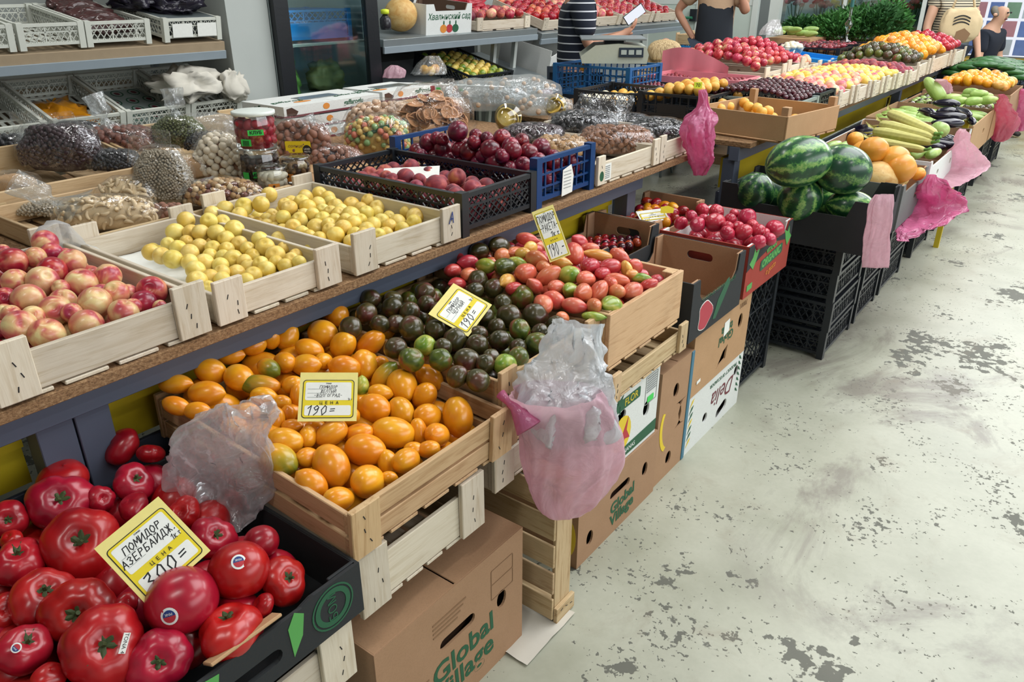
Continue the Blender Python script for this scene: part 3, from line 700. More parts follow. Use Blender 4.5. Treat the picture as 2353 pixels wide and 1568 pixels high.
def loft(rings, seg=64, wr=.04, k=9, seed=0, capb=True, twist=.15, crumple=.02):
    """rings: (center, rx, ry, xdir, ydir) bottom to top"""
    mb = MB(); rng = random.Random(seed); ph = rng.uniform(0, 6.28); off = Vector((seed * 2.3, 0, 0))
    for i, (c, rx, ry, ex, ey) in enumerate(rings):
        c = Vector(c); ex = Vector(ex); ey = Vector(ey)
        for s in range(seg):
            a = 2 * math.pi * s / seg; q = 1 + wr * math.sin(k * a + ph + twist * i) + wr * .6 * math.sin((k * 2 + 1) * a + ph * 2 - twist * i * 1.7)
            p = c + ex * rx * math.cos(a) * q + ey * ry * math.sin(a) * q
            q1 = Vector((p.x * 15, p.y * 15, p.z * 5.5)) + off; p += Vector((noise.noise(q1), noise.noise(q1 + Vector((9, 0, 0))), .5 * noise.noise(q1 + Vector((0, 9, 0))))) * crumple
            q1 = Vector((p.x * 46, p.y * 46, p.z * 13)) + off; p += Vector((1 - 2 * abs(noise.noise(q1)), 1 - 2 * abs(noise.noise(q1 + Vector((5, 0, 0)))), 0)) * crumple * .3
            mb.v.append(p)
    for i in range(len(rings) - 1):
        for s in range(seg): a = i * seg + s; b = i * seg + (s + 1) % seg; mb.f.append((a, b, b + seg, a + seg))
    if capb: mb.f.append(tuple(reversed(range(seg))))
    return mb
def smooth_rings(R, n):
    """Catmull-Rom between rings"""
    out = []
    L = len(R)
    for i in range(L - 1):
        p0, p1, p2, p3 = R[max(i - 1, 0)], R[i], R[i + 1], R[min(i + 2, L - 1)]
        for s in range(n):
            t = s / n; cr = lambda a, b, c, d: .5 * ((2 * b) + (c - a) * t + (2 * a - 5 * b + 4 * c - d) * t * t + (3 * b - a - 3 * c + d) * t ** 3)
            out.append((Vector([cr(p0[0][q], p1[0][q], p2[0][q], p3[0][q]) for q in range(3)]), max(.002, cr(p0[1], p1[1], p2[1], p3[1])), max(.002, cr(p0[2], p1[2], p2[2], p3[2])), p1[3], p1[4]))
    out.append(R[-1]); return out
def cashew_mesh():
    if 'cashew' not in FM:
        mb = MB(); pts = []; rad = []
        for i in range(9):
            a = math.radians(-70 + 140 * i / 8); pts.append((math.cos(a) * .75 - .45, math.sin(a) * .9, 0)); rad.append(.12 + .26 * math.sin(math.pi * (i + .6) / 9.2))
        FM['cashew'] = mb.tube(pts, rad, 8).mesh('cashew', True)
    return FM['cashew']
def ring_mesh():
    if 'ring' not in FM:
        mb = MB(); mb.lathe([(.84, -.05), (1, -.05), (1.02, .05), (.84, .05), (.82, 0), (.3, -.02), (.0, .0)], 20, cap=False)
        FM['ring'] = mb.mesh('slice', True)
    return FM['ring']
def disc_spokes():
    if 'spk' not in FM:
        mb = MB()
        for k in range(9): a = 2 * math.pi * k / 9; mb.bar((.1 * math.cos(a), .1 * math.sin(a), .012), (.82 * math.cos(a), .82 * math.sin(a), .02), .05, .03)
        FM['spk'] = mb.mesh('spokes')
    return FM['spk']
PIECE = {'ball': lambda: me_fruit('round', 0, 12, 8), 'nut': lambda: me_fruit('tomplum', 0, 10, 8), 'cashew': cashew_mesh, 'seed': lambda: me_fruit('rocket', 0, 6, 5)}
def bag(label, c, dims, piece, psize, pmat, film_='film_clear', n=60, rz=0.0, tip=None, name='bag_of_nuts', cat='bag', single=True, seed=1, group='bags of nuts and dried fruit', pname='nut', under='ink_tan', pmats=None, tilt=0.0, tiltx=0.0, knotmat=None, upright=0.0):
    a, b, h = dims; t = thing(name, label, cat, TR(c[0], c[1], c[2], rz) @ Matrix.Rotation(tilt, 4, 'Y') @ Matrix.Rotation(tiltx, 4, 'X'), group); rng = random.Random(seed)
    mb = pillow_mesh(a, b, h, .1, seed); mb.v = [Vector((v.x, v.y, v.z + h * .5)) for v in mb.v]
    core = MB(); core.v = [v * .83 + Vector((0, 0, h * .06)) for v in mb.v]; core.f = list(mb.f)
    ob('filling', core.mesh('core', True), under, t)
    pts = [v for v in mb.v if v.z > h * .22]
    if piece:
        pm = PIECE[piece](); joined = MB(); used = []
        gold = math.pi * (3 - 5 ** .5); N = n * 2
        for i in range(N):
            zz = 1 - 2 * (i + .5) / N; th = math.acos(zz); an = gold * i
            if zz < -.25: continue
            v = pillow_pt(a, b, h, .1, Vector((seed * 3.1, seed * 1.7, 0)), .75, th, an) + Vector((0, 0, h * .5))
            p = v * .9 + Vector((0, 0, h * .03)); nrm = Vector((math.cos(an) * math.sin(th) / a, math.sin(an) * math.sin(th) / b, zz / h)).normalized()
            if any((p - q).length < psize * 1.2 for q in used): continue
            used.append(p); s = psize * rng.uniform(.85, 1.15)
            tilt_v = nrm + Vector((rng.gauss(0, .35), rng.gauss(0, .35), rng.gauss(0, .35)))
            if piece == 'nut': tilt_v = nrm.cross(Vector((rng.gauss(0, 1), rng.gauss(0, 1), rng.gauss(0, 1))))
            MM = Matrix.Translation(p) @ SPINQ(tilt_v.normalized(), rng.uniform(0, 6.28)) @ Matrix.Scale(s, 4)
            if single: ob(pname, pm, rng.choice(pmats) if pmats else pmat, t, MM)
            else:
                o = len(joined.v); joined.v += [MM @ vv.co for vv in pm.vertices]; joined.f += [tuple(o + q for q in pp.vertices) for pp in pm.polygons]
        if not single and joined.v: ob(pname + 's', joined.mesh('pieces', True), pmat, t, None, 'stuff')
    fm = MB(); fm.v = [v * 1.03 + Vector((0, 0, .002)) for v in mb.v]; fm.f = list(mb.f)
    ob('film', fm.mesh('film', True), film_, t)
    if tip is not None:
        d = Vector(tip); L = d.length; u = d.normalized(); ex = u.orthogonal().normalized(); ey = u.cross(ex)
        base = Vector((u.x * a * .75, u.y * b * .75, h * (.5 + .7 * max(0, u.z))))
        if upright:
            R = [(base - u * .02, a * .95, b * .55, Vector((1, 0, 0)), Vector((0, 1, 0))), (base + u * L * .4, a * .8, b * .2, Vector((1, 0, 0)), Vector((0, 1, 0))), (base + u * L, a * .7, .004, Vector((1, 0, 0)), Vector((0, 1, 0)))]
            ob('bag_top', loft(smooth_rings(R, 4), 30, .05, 5, seed, False).mesh('top', True), film_, t)
        else:
            R = [(base - u * .02, a * .5, a * .4, ex, ey), (base + u * L * .25, .016, .014, ex, ey), (base + u * L * .38, .011, .011, ex, ey), (base + u * L * .5, .03, .026, ex, ey), (base + u * L * .75, .03, .022, ex, ey), (base + u * L, .035, .016, ex, ey)]
            ob('knot', loft(smooth_rings(R, 4), 26, .16, 5, seed, False, .3, .006).mesh('knot', True), knotmat or 'film_frost', t)
    return t
# ================================================================ the hall
def struct(name, c, d, mat, parent=None, **kw):
    mb = MB(); mb.box((0, 0, 0), d); return ob(name, mb.mesh(name), mat, parent, TR(*c), kind=None if parent else 'structure', **kw)
fl = struct('floor', (-.5, 4, -.05), (12.4, 16.4, .1), 'floor_paint')
plain('wall_paint', '#9da39f', .7, .05, 3); plain('ceiling_paint', '#8f9391', .8, .04, 3); plain('wall_dark', '#23272d', .7, .1, 5)
struct('wall_left', (-5.25, 4, 2.5), (.1, 16, 5), 'wall_paint'); struct('wall_near', (-.5, -4.05, 2.5), (12, .1, 5), 'wall_paint')
struct('ceiling', (-.5, 4, 5.05), (12, 16, .1), 'ceiling_paint')
struct('wall_right', (5.05, 4, .85), (.1, 16, 1.7), 'wall_paint'); struct('wall_right', (5.05, 4, 4.35), (.1, 16, 1.3), 'wall_paint'); struct('wall_right', (5.05, -2.5, 2.7), (.1, 3, 2), 'wall_paint'); struct('wall_right', (5.05, 10, 2.7), (.1, 4, 2), 'wall_paint')
struct('wall_far', (-.5, 12.05, 1.52), (12, .1, 3.05), 'wall_paint'); struct('wall_far', (-.5, 12.05, 4.88), (12, .1, .26), 'wall_paint'); struct('wall_far', (-3.7, 12.05, 3.9), (5.2, .1, 1.72), 'wall_paint'); struct('wall_far', (4.6, 12.05, 3.9), (1.9, .1, 1.72), 'wall_paint')
def window(name, M, L, H, n):
    t = bpy.data.objects.new(name, None); COL.objects.link(t); t.matrix_local = M; t['kind'] = 'structure'
    mb = MB()
    for z in (-H / 2, H / 2): mb.box((0, 0, z), (L, .08, .07))
    ob('window_frame', mb.mesh('wf'), 'white_paint', t)
    for i in range(n + 1): board('mullion', H, .06, .07, 'white_paint', t, TR(-L / 2 + L * i / n, 0, 0) @ Matrix.Rotation(math.pi / 2, 4, 'Y'))
    for i in range(n): board('pane', L / n - .06, .008, H - .06, 'glass', t, TR(-L / 2 + L * (i + .5) / n, .01, 0))
window('window_1', TR(5.03, 3.5, 2.7, math.pi / 2), 9, 2, 6); window('window_2', TR(1.25, 12.03, 3.9), 4.9, 1.7, 4); window('window_3', Matrix.Translation((.5, 5.6, 5.0)) @ Matrix.Rotation(math.pi / 2, 4, 'X'), 3.4, 6.5, 3)
for i, (x, y) in enumerate(((-3.3, 1.2), (-3.3, 4.6), (-3.3, 8.0), (3.2, 1.2), (3.2, 8.0), (0, -1.2))):
    t = thing('ceiling_lamp', 'long white fluorescent lamp under the hall ceiling, number %d' % (i + 1), 'lamp', TR(x, y, 4.96), 'ceiling lamps')
    t['label'] = ('long white fluorescent lamp under the ceiling above ' + ('the nut table', 'the passage between the stalls', 'the far greens stand', 'the near right aisle', 'the far right aisle', 'the near end of the hall')[i])
    board('lamp_housing', .34, 1.6, .06, 'white_paint', t, TR(0, 0, -.03)); board('diffuser', .28, 1.5, .02, 'lamp_glow', t, TR(0, 0, -.07))
    l = area('lamp_light', (x, y, 4.86), (0, 0, -1), .28, 1.5, 34, (1, .97, .92)); l.parent = t; l.matrix_parent_inverse = t.matrix_basis.inverted()
# ================================================================ tables
def table(label, x0, x1, y0, y1, posts, yb, z=.88, beam_to=None, shift=0.0):
    t = thing('display_table', label, 'table', TR(0, 0, 0), 'market display tables')
    board('table_top', y1 - y0, x1 - x0, .024, 'chipboard', t, TR((x0 + x1) / 2, (y0 + y1) / 2, z - .012, math.pi / 2))
    bt = beam_to or y1
    board('front_beam', bt - y0, .05, .065, 'steel_blue', t, TR(x1 - .075, (y0 + bt) / 2, z - .057, math.pi / 2))
    board('back_beam', y1 - y0, .05, .065, 'steel_blue', t, TR(x0 + .075, (y0 + y1) / 2, z - .057, math.pi / 2))
    for y in posts:
        board('post', z - .09, .068, .06, 'steel_blue', t, TR(x1 - .075 - .03, y, (z - .09) / 2) @ Matrix.Rotation(math.pi / 2, 4, 'Y'))
        board('post', z - .09, .068, .06, 'steel_blue', t, TR(x0 + .075, y, (z - .09) / 2) @ Matrix.Rotation(math.pi / 2, 4, 'Y'))
    for (a, b) in yb:
        mb = MB()
        xs = x1 - .165
        prof = [(xs, z - .1), (xs + .022, z - .112), (xs + .022, z - .155), (xs + .006, z - .16), (xs + .006, z - .245), (xs - .01, z - .25), (xs - .01, z - .1)]
        n = len(prof)
        for y in (a, b): mb.v += [Vector((px, y, pz)) for px, pz in prof]
        mb.f += [(i, (i + 1) % n, (i + 1) % n + n, i + n) for i in range(n)] + [tuple(reversed(range(n))), tuple(range(n, 2 * n))]
        ob('yellow_rail', mb.mesh('rail', fix=True), 'yellow_paint', t)
        b2_ = 2.06 if b == 2.7 else b; board('lower_panel', b2_ - a, .012, .30, 'steel_blue', t, TR(xs - .012, (a + b2_) / 2, z - .42, math.pi / 2))
    return t
table('grey-blue steel display table with chipboard top carrying nectarines, plums and nuts', -3.15, -1.385, -.8, 3.24, (-.72, .47, .542, 2.74), ((-.68, .43), (.58, 2.7)), beam_to=2.78)
t2 = table('grey-blue steel display table with yellow rail beyond the passage, under apricots and peaches', -2.75, -1.27, 3.5, 8.75, (3.56, 4.82, 6.9, 8.7), ((3.6, 4.78), (4.86, 6.86), (6.94, 8.66)))
# ================================================================ lower row, first table
def conv(lst, x0, y0, s):
    out = []
    for e in lst:
        x, y, a = e[:3]; b = e[3] if len(e) > 3 and e[3] else a; ang = e[4] if len(e) > 4 else 0
        if b > a: a, b, ang = b, a, ang + 90
        r = [x0 + x / s, y0 + y / s, a / s, b / s, ang]
        if len(e) > 5: r.append(e[5])
        if len(e) > 6: r.append(e[6])
        out.append(r)
    return out
# supports under the first carton
carton('white and yellow carton on the floor under the beefsteak tomatoes', -1.45, -.9, .1, .6, 0, .34, 'card_white', closed=True, name='cardboard_box', group='cartons on the floor under the first table')
crate('empty pale slatted crate directly under the black carton of beefsteak tomatoes', -1.44, -.885, .12, .66, .342, .10, 'wood_pale', over=.05)
# black carton with beefsteak tomatoes
cut = [(1, 1), (.93, 1), (.90, .84), (.1, .84), (.07, 1), (0, 1)]
cb = carton('black printed carton full of big red beefsteak tomatoes', -1.455, -.862, .04, .685, .497, .112, 'card_black', 'card_black', cut=[(1, 1), (.84, 1), (.80, .93), (.2, .93), (.16, 1), (0, 1)], cuty=None, holes_f=[slot(.09, .045, .11, .03)], corner=.06, name='carton_tray')
dx, dy = .593, .645
mr = facef(cb, 'f', dx, dy, .255, .06)
decal('printed_ring', ell(0, 0, .046, .046, 0, 30), 'ink_green', cb, mr, .0006, [ell(0, 0, .0425, .0425, 0, 30)]); decal('printed_ring', ell(0, 0, .039, .039, 0, 30), 'ink_green', cb, mr, .0006, [ell(0, 0, .029, .029, 0, 30)]); text('БОМ', .026, 'ink_green', cb, mr @ Matrix.Rotation(math.pi / 2, 4, 'Z'))
decal('printed_leaf', [(.0, -.045), (.022, -.012), (.03, .03), (.012, .045), (-.004, .02)], 'ink_green_light', cb, facef(cb, 'f', dx, dy, .165, .062), .0006); decal('printed_leaf', [(-.03, -.02), (.03, -.006), (.034, .012), (-.01, .02)], 'ink_green_light', cb, facef(cb, 'f', dx, dy, .0, .085), .0006)
board('torn_flap', .13, .03, .006, 'card_tan', cb, TR(dx / 2 - .012, .09, .115) @ Matrix.Rotation(math.pi / 2, 4, 'Z') @ Matrix.Rotation(-.5, 4, 'X'))
RED = conv([(650, 300, 100, 105), (815, 335, 62, 78), (340, 470, 150, 95), (720, 490, 115, 95, 0, 1, (750, 440)), (330, 600, 195, 120, 0, 1, (305, 575)), (545, 580, 65, 80), (50, 690, 90, 105, 0, 1, (25, 690)),
  (440, 830, 215, 190, 0, 1, (435, 795)), (100, 920, 135, 140, 0, 1, (85, 825)), (230, 1110, 175, 155, 0, 1, (265, 1010)), (720, 620, 85, 75), (430, 1195, 215, 155, 0, 1, (400, 1205)), (560, 1380, 240, 195, 0, 1, (560, 1350)),
  (1530, 1020, 125, 135, 0, 1, (1615, 985)), (1240, 1290, 200, 140, 0, 1, (1190, 1130)), (860, 1450, 185, 140, 0, 1, (860, 1455)), (130, 1390, 145, 140, 0, 1, (175, 1300)), (20, 1190, 80, 115), (1150, 790, 130, 110, 0, 1, (1185, 750)), (990, 655, 110, 60),
  (265, 1540, 90, 80), (1420, 1155, 75, 65), (680, 1140, 60, 55), (60, 800, 60, 60), (900, 900, 80, 80), (640, 1300, 60, 60)], 0, 900, 2.347)
rs = lambda p: .64 if p is None else .618 + .12 * (-1.0 - p.x)
rng = random.Random(3)
WORDS = ['at the very back with two lobes', 'small one at the back beside the bag', 'dark one at the back left', 'with green calyx behind the clear bag', 'wide ribbed one at the back with calyx', 'squeezed behind the ribbed ones', 'at the left edge with dark calyx', 'big ribbed one left of the price card with calyx on top', 'at the left edge above the sticker tomato', 'left one with a dried calyx at its top edge', 'half hidden under the clear bag', 'double-lobed one with calyx below the price card', 'large one in front with a spidery calyx and white paper label', 'on the right by the carton wall, stem turned right', 'pale ridged one in front by the torn flap', 'front one with open calyx seen from above', 'with round sticker at the left edge', 'cut by the left picture edge', 'with calyx right of the price card', 'just behind the price card', 'at the bottom edge of the picture', 'peeking out with a sticker at the right wall', 'mostly hidden under the price card', 'dark one low on the left', 'hidden one behind the sticker tomatoes', 'small one between the front tomatoes']
Ps = solve(RED, rs, 'beef', .8)
def calyx_at(o, R, var, size=.5):
    z = .47 if True else .6
    ob('calyx', calyx_mesh(6, var % 4), 'calyx_green', o, Matrix.Translation((0, 0, z)) @ Matrix.Rotation(var, 4, 'Z') @ Matrix.Scale(size, 4))
for i, (e, (p, R, d, _)) in enumerate(zip(RED, Ps)):
    x, y, a, b, ang = e[:5]; R = (a * .6 + b * .4) * depth(p) / FPX
    if len(e) > 6:
        qx, qy = e[6][0] / 2.347, 900 + e[6][1] / 2.347; u = (qx - x) / a; v = (qy - y) / b; l = min(.93, math.hypot(u, v)); s = math.hypot(u, v) or 1
        ax = (RT * u / s - UP * v / s) * l * .95 - d * math.sqrt(1 - l * l * .9)
    else: ax = Vector((rng.gauss(0, .5), rng.gauss(0, .5), .6)) - d * .2 if i % 2 else Vector((rng.gauss(0, .5), rng.gauss(0, .5), -.8))
    o = put_fruit('beefsteak_tomato', 'beef', i % 7, 'skin_red_tomato', p, R, ax.normalized(), i * 1.3, 'red beefsteak tomato, ' + WORDS[i], 'tomato', 'beefsteak tomatoes in the black carton', seg=48)
    if len(e) > 6: calyx_at(o, R, i)
    if i == 16: sticker(o, (.25, .45, .8), .18)
    if i == 12:
        s = ob('paper_label', me_panel([(-.08, -.24), (.08, -.24), (.08, .24), (-.08, .24)], (), .01), 'paper_white', o, frame(SPINQ(ax.normalized(), i * 1.3).inverted().to_3x3() @ ((RT * .62 + UP * .12 - d * .68).normalized() * .9), SPINQ(ax.normalized(), i * 1.3).inverted().to_3x3() @ (RT * .8 + d * .62), SPINQ(ax.normalized(), i * 1.3).inverted().to_3x3() @ UP))
        text('TONA 4', .13, 'ink_black', s, Matrix.Translation((0, 0, .008)) @ Matrix.Rotation(-math.pi / 2, 4, 'Z'))
for (x, y, a, b, sx, sy, w) in ((980, 1130, 195, 195, 1000, 1145, 'in front of the price card with a round sticker in its middle'), (1290, 965, 165, 170, 1335, 880, 'behind the front one with a round sticker near its top'), (1410, 812, 95, 70, 1410, 812, 'small plain one against the far carton wall')):
    x, y, a, b, sx, sy = x / 2.347, 900 + y / 2.347, a / 2.347, b / 2.347, sx / 2.347, 900 + sy / 2.347
    d = ray(x, y); p = CAMP + d * ((.645 - EYE) / d.z); R = a * depth(p) / FPX
    o = put_fruit('smooth_tomato', 'round', 1, 'skin_red_tomato', p, R, (-FW * .2 + RT * .3 + UP * -1).normalized(), 0, 'smooth crimson tomato ' + w, 'tomato', 'beefsteak tomatoes in the black carton', seg=40, sz=1.05)
    if (sx, sy) != (x, y):
        u, v = (sx - x) / a, (sy - y) / a; dd = RT * u - UP * v - FW * math.sqrt(max(.05, 1 - u * u - v * v)); dl = o.matrix_basis.to_3x3().inverted() @ dd
        sticker(o, dl, .225)
for i, (x, y) in enumerate(((-.97, .15), (-1.12, .12), (-1.27, .1), (-1.38, .12), (-1.39, .25), (-.98, .02 + .1), (-1.3, .25), (-1.15, .22), (-1.39, .38))):
    put_fruit('beefsteak_tomato', 'beef', i % 7, 'skin_red_tomato', Vector((x, y, .585)), .065, Vector((.3, .2, 1)).normalized(), i, 'red beefsteak tomato at the near end of the black carton', 'tomato', 'near beefsteak tomatoes', seg=32)
filler([(None, p_, R_) for p_, R_, _a, _b in Ps], -1.43, -.93, .16, .64, lambda x, y: .575 + .1 * (-1.0 - x), .048, 'round', ['skin_red_tomato'], 'red_tomato', 'red tomato lying underneath in the black carton', 'tomato', 'red tomatoes underneath', 2.0, .8)
price_card('yellow and white price card reading 300 among the beefsteak tomatoes', [(231, 1252), (375, 1133), (473, 1275), (325, 1405)], tuple(atZ(350, 1270, .712)), (.55, -.35, .8), ['ПОМИДОР', 'АЗЕРБАЙДЖ.'], '300=')
# orange tomatoes
crate('wooden crate of orange plum tomatoes with warm brown boards', -1.5, -.892, .69, 1.16, .60, .10, 'wood_warm', planks=2, over=.012, tilt=.05, post=.07, group='wooden crates of tomatoes')
crate('empty pale crate with staples right under the orange tomato crate', -1.5, -.90, .705, 1.07, .43, .105, 'wood_pale', over=.04, slats=6)
ORG = [(270, 608, 103, 62, 0), (455, 665, 112, 75, 0), (480, 530, 95, 75, 20), (590, 435, 95, 58, 0), (275, 740, 88, 58, 20), (740, 380, 75, 60, -20), (935, 315, 95, 75, 90), (845, 340, 62, 50, 90), (1000, 210, 72, 58, 0), (1240, 190, 76, 70, 90), (1155, 305, 97, 80, 20), (1275, 375, 92, 75, -50), (1075, 400, 90, 62, 20),
 (1440, 365, 102, 66, -40), (1535, 292, 74, 57, 20), (650, 570, 95, 80, 30), (830, 515, 75, 57, 30, 'skin_green_orange', -1), (925, 480, 70, 65, 0), (1055, 495, 90, 66, 0), (775, 615, 127, 64, 5, 'skin_green_orange', 1), (800, 685, 84, 57, 10), (970, 615, 70, 57, -20), (1285, 510, 100, 72, 10), (1405, 490, 94, 74, 75),
 (1500, 480, 50, 42, 0), (1525, 560, 102, 62, -50, 'skin_green_orange'), (1630, 620, 105, 92, 60), (1795, 570, 97, 72, 40), (1765, 680, 87, 72, -50), (1500, 660, 76, 50, 10), (1460, 755, 107, 87, 10), (1625, 770, 92, 74, 50), (1785, 800, 86, 73, 0), (1965, 805, 126, 94, 80), (1575, 900, 136, 97, 10, None, 1), (1410, 1005, 130, 101, 10, None, -1), (1840, 915, 76, 74, 0),
 (1730, 900, 90, 54, 80), (1655, 1070, 86, 77, -20), (1790, 1000, 72, 54, -10), (1205, 1100, 137, 111, 60), (1425, 1195, 106, 99, 0), (1250, 1300, 92, 77, 0), (1085, 1210, 112, 82, 40), (895, 1065, 122, 96, 30, 'skin_green_orange', -1), (925, 950, 117, 77, 10), (1065, 1050, 70, 62, 0), (1065, 925, 66, 52, 90), (1205, 905, 107, 77, -30), (1370, 905, 92, 58, -10),
 (880, 820, 72, 48, 90), (945, 790, 57, 47, 90), (970, 860, 66, 42, 0), (905, 720, 62, 48, 0), (1005, 680, 82, 46, 90), (1390, 620, 62, 44, 90, 'skin_green_tomato'), (1545, 1080, 82, 62, 70), (1700, 1000, 62, 46, 0), (1160, 470, 54, 50, 0), (1550, 1170, 54, 40, 0), (400, 770, 82, 54, 0), (1120, 880, 70, 55, 20), (1300, 800, 80, 60, 0), (1100, 760, 80, 60, 30), (1300, 690, 80, 60, 30), (700, 780, 80, 60, 0), (620, 860, 80, 60, 0)]
os_ = lambda p: .70 if p is None else .682 + .2 * max(0, -.98 - p.x)
def olab(m): return {'skin_green_orange': 'orange plum tomato with green shoulders in the warm wooden crate', 'skin_green_tomato': 'small green tomato among the orange ones'}.get(m, 'glossy orange plum tomato in the warm wooden crate')
pl = measured(conv(ORG, 300, 650, 2.613), os_, 'tomplum', 'skin_orange_tomato', 'orange_tomato', olab, 'tomato', 'orange plum tomatoes', zmin=.615, seg=28)
filler(pl, -1.47, -.93, .72, 1.13, lambda x, y: .645 + .2 * max(0, -.98 - x), .036, 'tomplum', ['skin_orange_tomato'], 'orange_tomato', 'orange plum tomato deep in the warm wooden crate', 'tomato', 'orange plum tomatoes underneath')
price_card('yellow and white price card reading 190 on the orange tomatoes', [(699, 856), (827, 858), (815, 967), (675, 970)], tuple(atZ(755, 965, .745)), (.5, -.45, .75), ['ПОМИДОР', 'ЖЕЛТЫЙ', '-ВОЛГОГРАД-'], '190=')
# black tomatoes
crate('wooden crate of dark green-black tomatoes behind the orange crate', -1.5, -.925, 1.17, 1.585, .645, .092, 'wood_warm', post=.06, over=.03, group='wooden crates of tomatoes')
crate('brown empty crate stacked under the black tomato crate', -1.5, -.935, 1.17, 1.56, .545, .085, 'wood_warm', over=.012); crate('pale empty crate with staples at the bottom of the stack under the black tomatoes', -1.48, -.93, 1.15, 1.56, .45, .08, 'wood_pale', over=.012)
BLK = [(265, 490, 65, 60), (240, 580, 77, 67), (395, 540, 67, 62), (400, 490, 60, 50), (145, 665, 77, 67), (500, 570, 67, 62), (590, 450, 62, 62), (600, 520, 62, 52), (510, 665, 82, 74), (655, 675, 67, 67), (415, 785, 77, 67), (590, 770, 75, 60, 0, 'skin_green_tomato'), (770, 735, 74, 72), (510, 855, 86, 72, 0, 'skin_black_green'), (685, 855, 67, 77, 0, 'skin_black_green'), (845, 860, 84, 82), (905, 765, 72, 62), (955, 880, 58, 62), (1075, 890, 77, 72, 0, 'skin_green_tomato'), (785, 955, 77, 62), (910, 980, 84, 70), (1040, 740, 70, 67), (1095, 595, 77, 77), (1160, 675, 67, 70, 0, 'skin_black_green'), (1265, 760, 77, 77, 0, 'skin_black_green'), (1150, 845, 82, 60, 0, 'skin_black_green'), (1255, 590, 80, 77), (1175, 480, 80, 72, 0, 'skin_black_green'), (1060, 515, 55, 57), (1020, 660, 62, 50), (990, 840, 55, 55), (910, 700, 62, 55), (1005, 425, 70, 58), (890, 440, 62, 50), (910, 380, 72, 57), (950, 600, 62, 62), (1280, 690, 62, 48), (1380, 640, 62, 52), (1150, 780, 62, 48), (680, 560, 60, 60), (760, 620, 60, 60), (320, 640, 60, 60), (420, 640, 60, 58), (700, 780, 60, 55), (860, 640, 60, 60), (1330, 720, 55, 55)]
bs = lambda p: .76 if p is None else .756 + .09 * (-.98 - p.x)
bl = lambda m: {'skin_green_tomato': 'light green unripe tomato among the black tomatoes', 'skin_black_green': 'dark tomato with green shoulders in the middle wooden crate'}.get(m, 'round brown-black tomato in the middle wooden crate')
pl = measured(conv(BLK, 750, 500, 2.613), bs, 'round', 'skin_black_tomato', 'black_tomato', bl, 'tomato', 'black tomatoes', zmin=.66)
filler(pl, -1.47, -.96, 1.2, 1.56, lambda x, y: .70 + .09 * (-.98 - x), .028, 'round', ['skin_black_tomato', 'skin_black_green'], 'black_tomato', 'brown-black tomato deep in the middle wooden crate', 'tomato', 'black tomatoes underneath')
price_card('yellow and white price card reading 190 lying on the black tomatoes', [(979, 733), (1035, 662), (1137, 690), (1080, 763)], tuple(atZ(1058, 712, .815)), (.45, -.25, .85), ['ПОМИДОР', 'ЧЕРНЫЙ'], '190=')
# pink tomatoes
crate('wooden crate with one wide front board heaped with long pink tomatoes', -1.5, -.885, 1.59, 2.02, .605, .158, 'wood_warm', post_in=True, over=-.004, group='wooden crates of tomatoes', thick=.013)
crate('shallow slatted wooden crate right under the pink tomato crate', -1.46, -.882, 1.6, 2.06, .495, .06, 'wood_mid', over=.03, slats=7, post=.05)
PNK = [(780, 245, 58, 46, 0, 'skin_rose_tomato'), (850, 270, 67, 46, 0, 'skin_rose_tomato'), (955, 290, 67, 46, 10, 'skin_green_tomato'), (785, 400, 57, 42, 0, 'skin_rose_tomato'), (855, 345, 52, 46, 0), (1205, 130, 72, 42, 10), (1225, 180, 46, 36, 0, 'skin_yellow_tomato'), (1260, 250, 72, 50, 10), (1145, 270, 62, 36, 10, 'skin_green_tomato'), (1175, 215, 52, 36, 0, 'skin_yellow_tomato'), (1200, 335, 68, 64, 0), (1300, 300, 47, 42, 0), (1330, 350, 92, 50, -30), (1085, 385, 57, 45, -30, 'skin_yellow_tomato'), (1130, 430, 57, 46, 0, 'skin_rose_tomato'), (1250, 415, 62, 45, 50), (1300, 520, 70, 55, 60), (1360, 495, 76, 55, 20), (1385, 420, 62, 46, 0), (1450, 345, 74, 55, 0, 'skin_green_tomato'), (1465, 440, 54, 50, 0, 'skin_green_tomato'), (1410, 270, 67, 40, 10, 'skin_yellow_tomato'), (1485, 215, 77, 60, 70), (1520, 150, 62, 46, 40, 'skin_rose_tomato'), (1580, 185, 62, 32, 0), (1630, 225, 92, 37, 10, 'skin_yellow_tomato'), (1585, 295, 60, 56, 0, 'skin_rose_tomato'), (1705, 295, 72, 52, 0, 'skin_rose_tomato'), (1765, 240, 77, 46, 40), (1805, 315, 62, 36, 70, 'skin_yellow_tomato'), (1855, 290, 52, 41, 40), (1740, 375, 87, 44, 10), (1835, 340, 42, 32, 0, 'skin_yellow_tomato'), (1890, 365, 62, 30, 0, 'skin_green_tomato'), (1930, 405, 67, 36, -20, 'skin_rose_tomato'), (1840, 440, 72, 55, -20), (1740, 445, 57, 46, 0), (1635, 445, 78, 55, -60), (1540, 455, 61, 58, 0), (1490, 530, 82, 52, 10), (1605, 535, 52, 50, 0), (1710, 530, 72, 62, 0, 'skin_green_tomato'), (1605, 595, 77, 32, 5, 'skin_green_tomato'), (1560, 370, 62, 52, 0), (920, 205, 67, 55, 0, 'skin_black_tomato'), (1040, 170, 72, 52, 0, 'skin_black_tomato'), (1075, 300, 70, 62, 0, 'skin_black_green'), (1130, 215, 50, 42, 0), (1060, 230, 55, 45, 0), (760, 320, 55, 45, 0, 'skin_rose_tomato'), (1660, 340, 50, 45, 0, 'skin_rose_tomato'), (1420, 600, 45, 35, 20), (1700, 400, 50, 45, 0)]
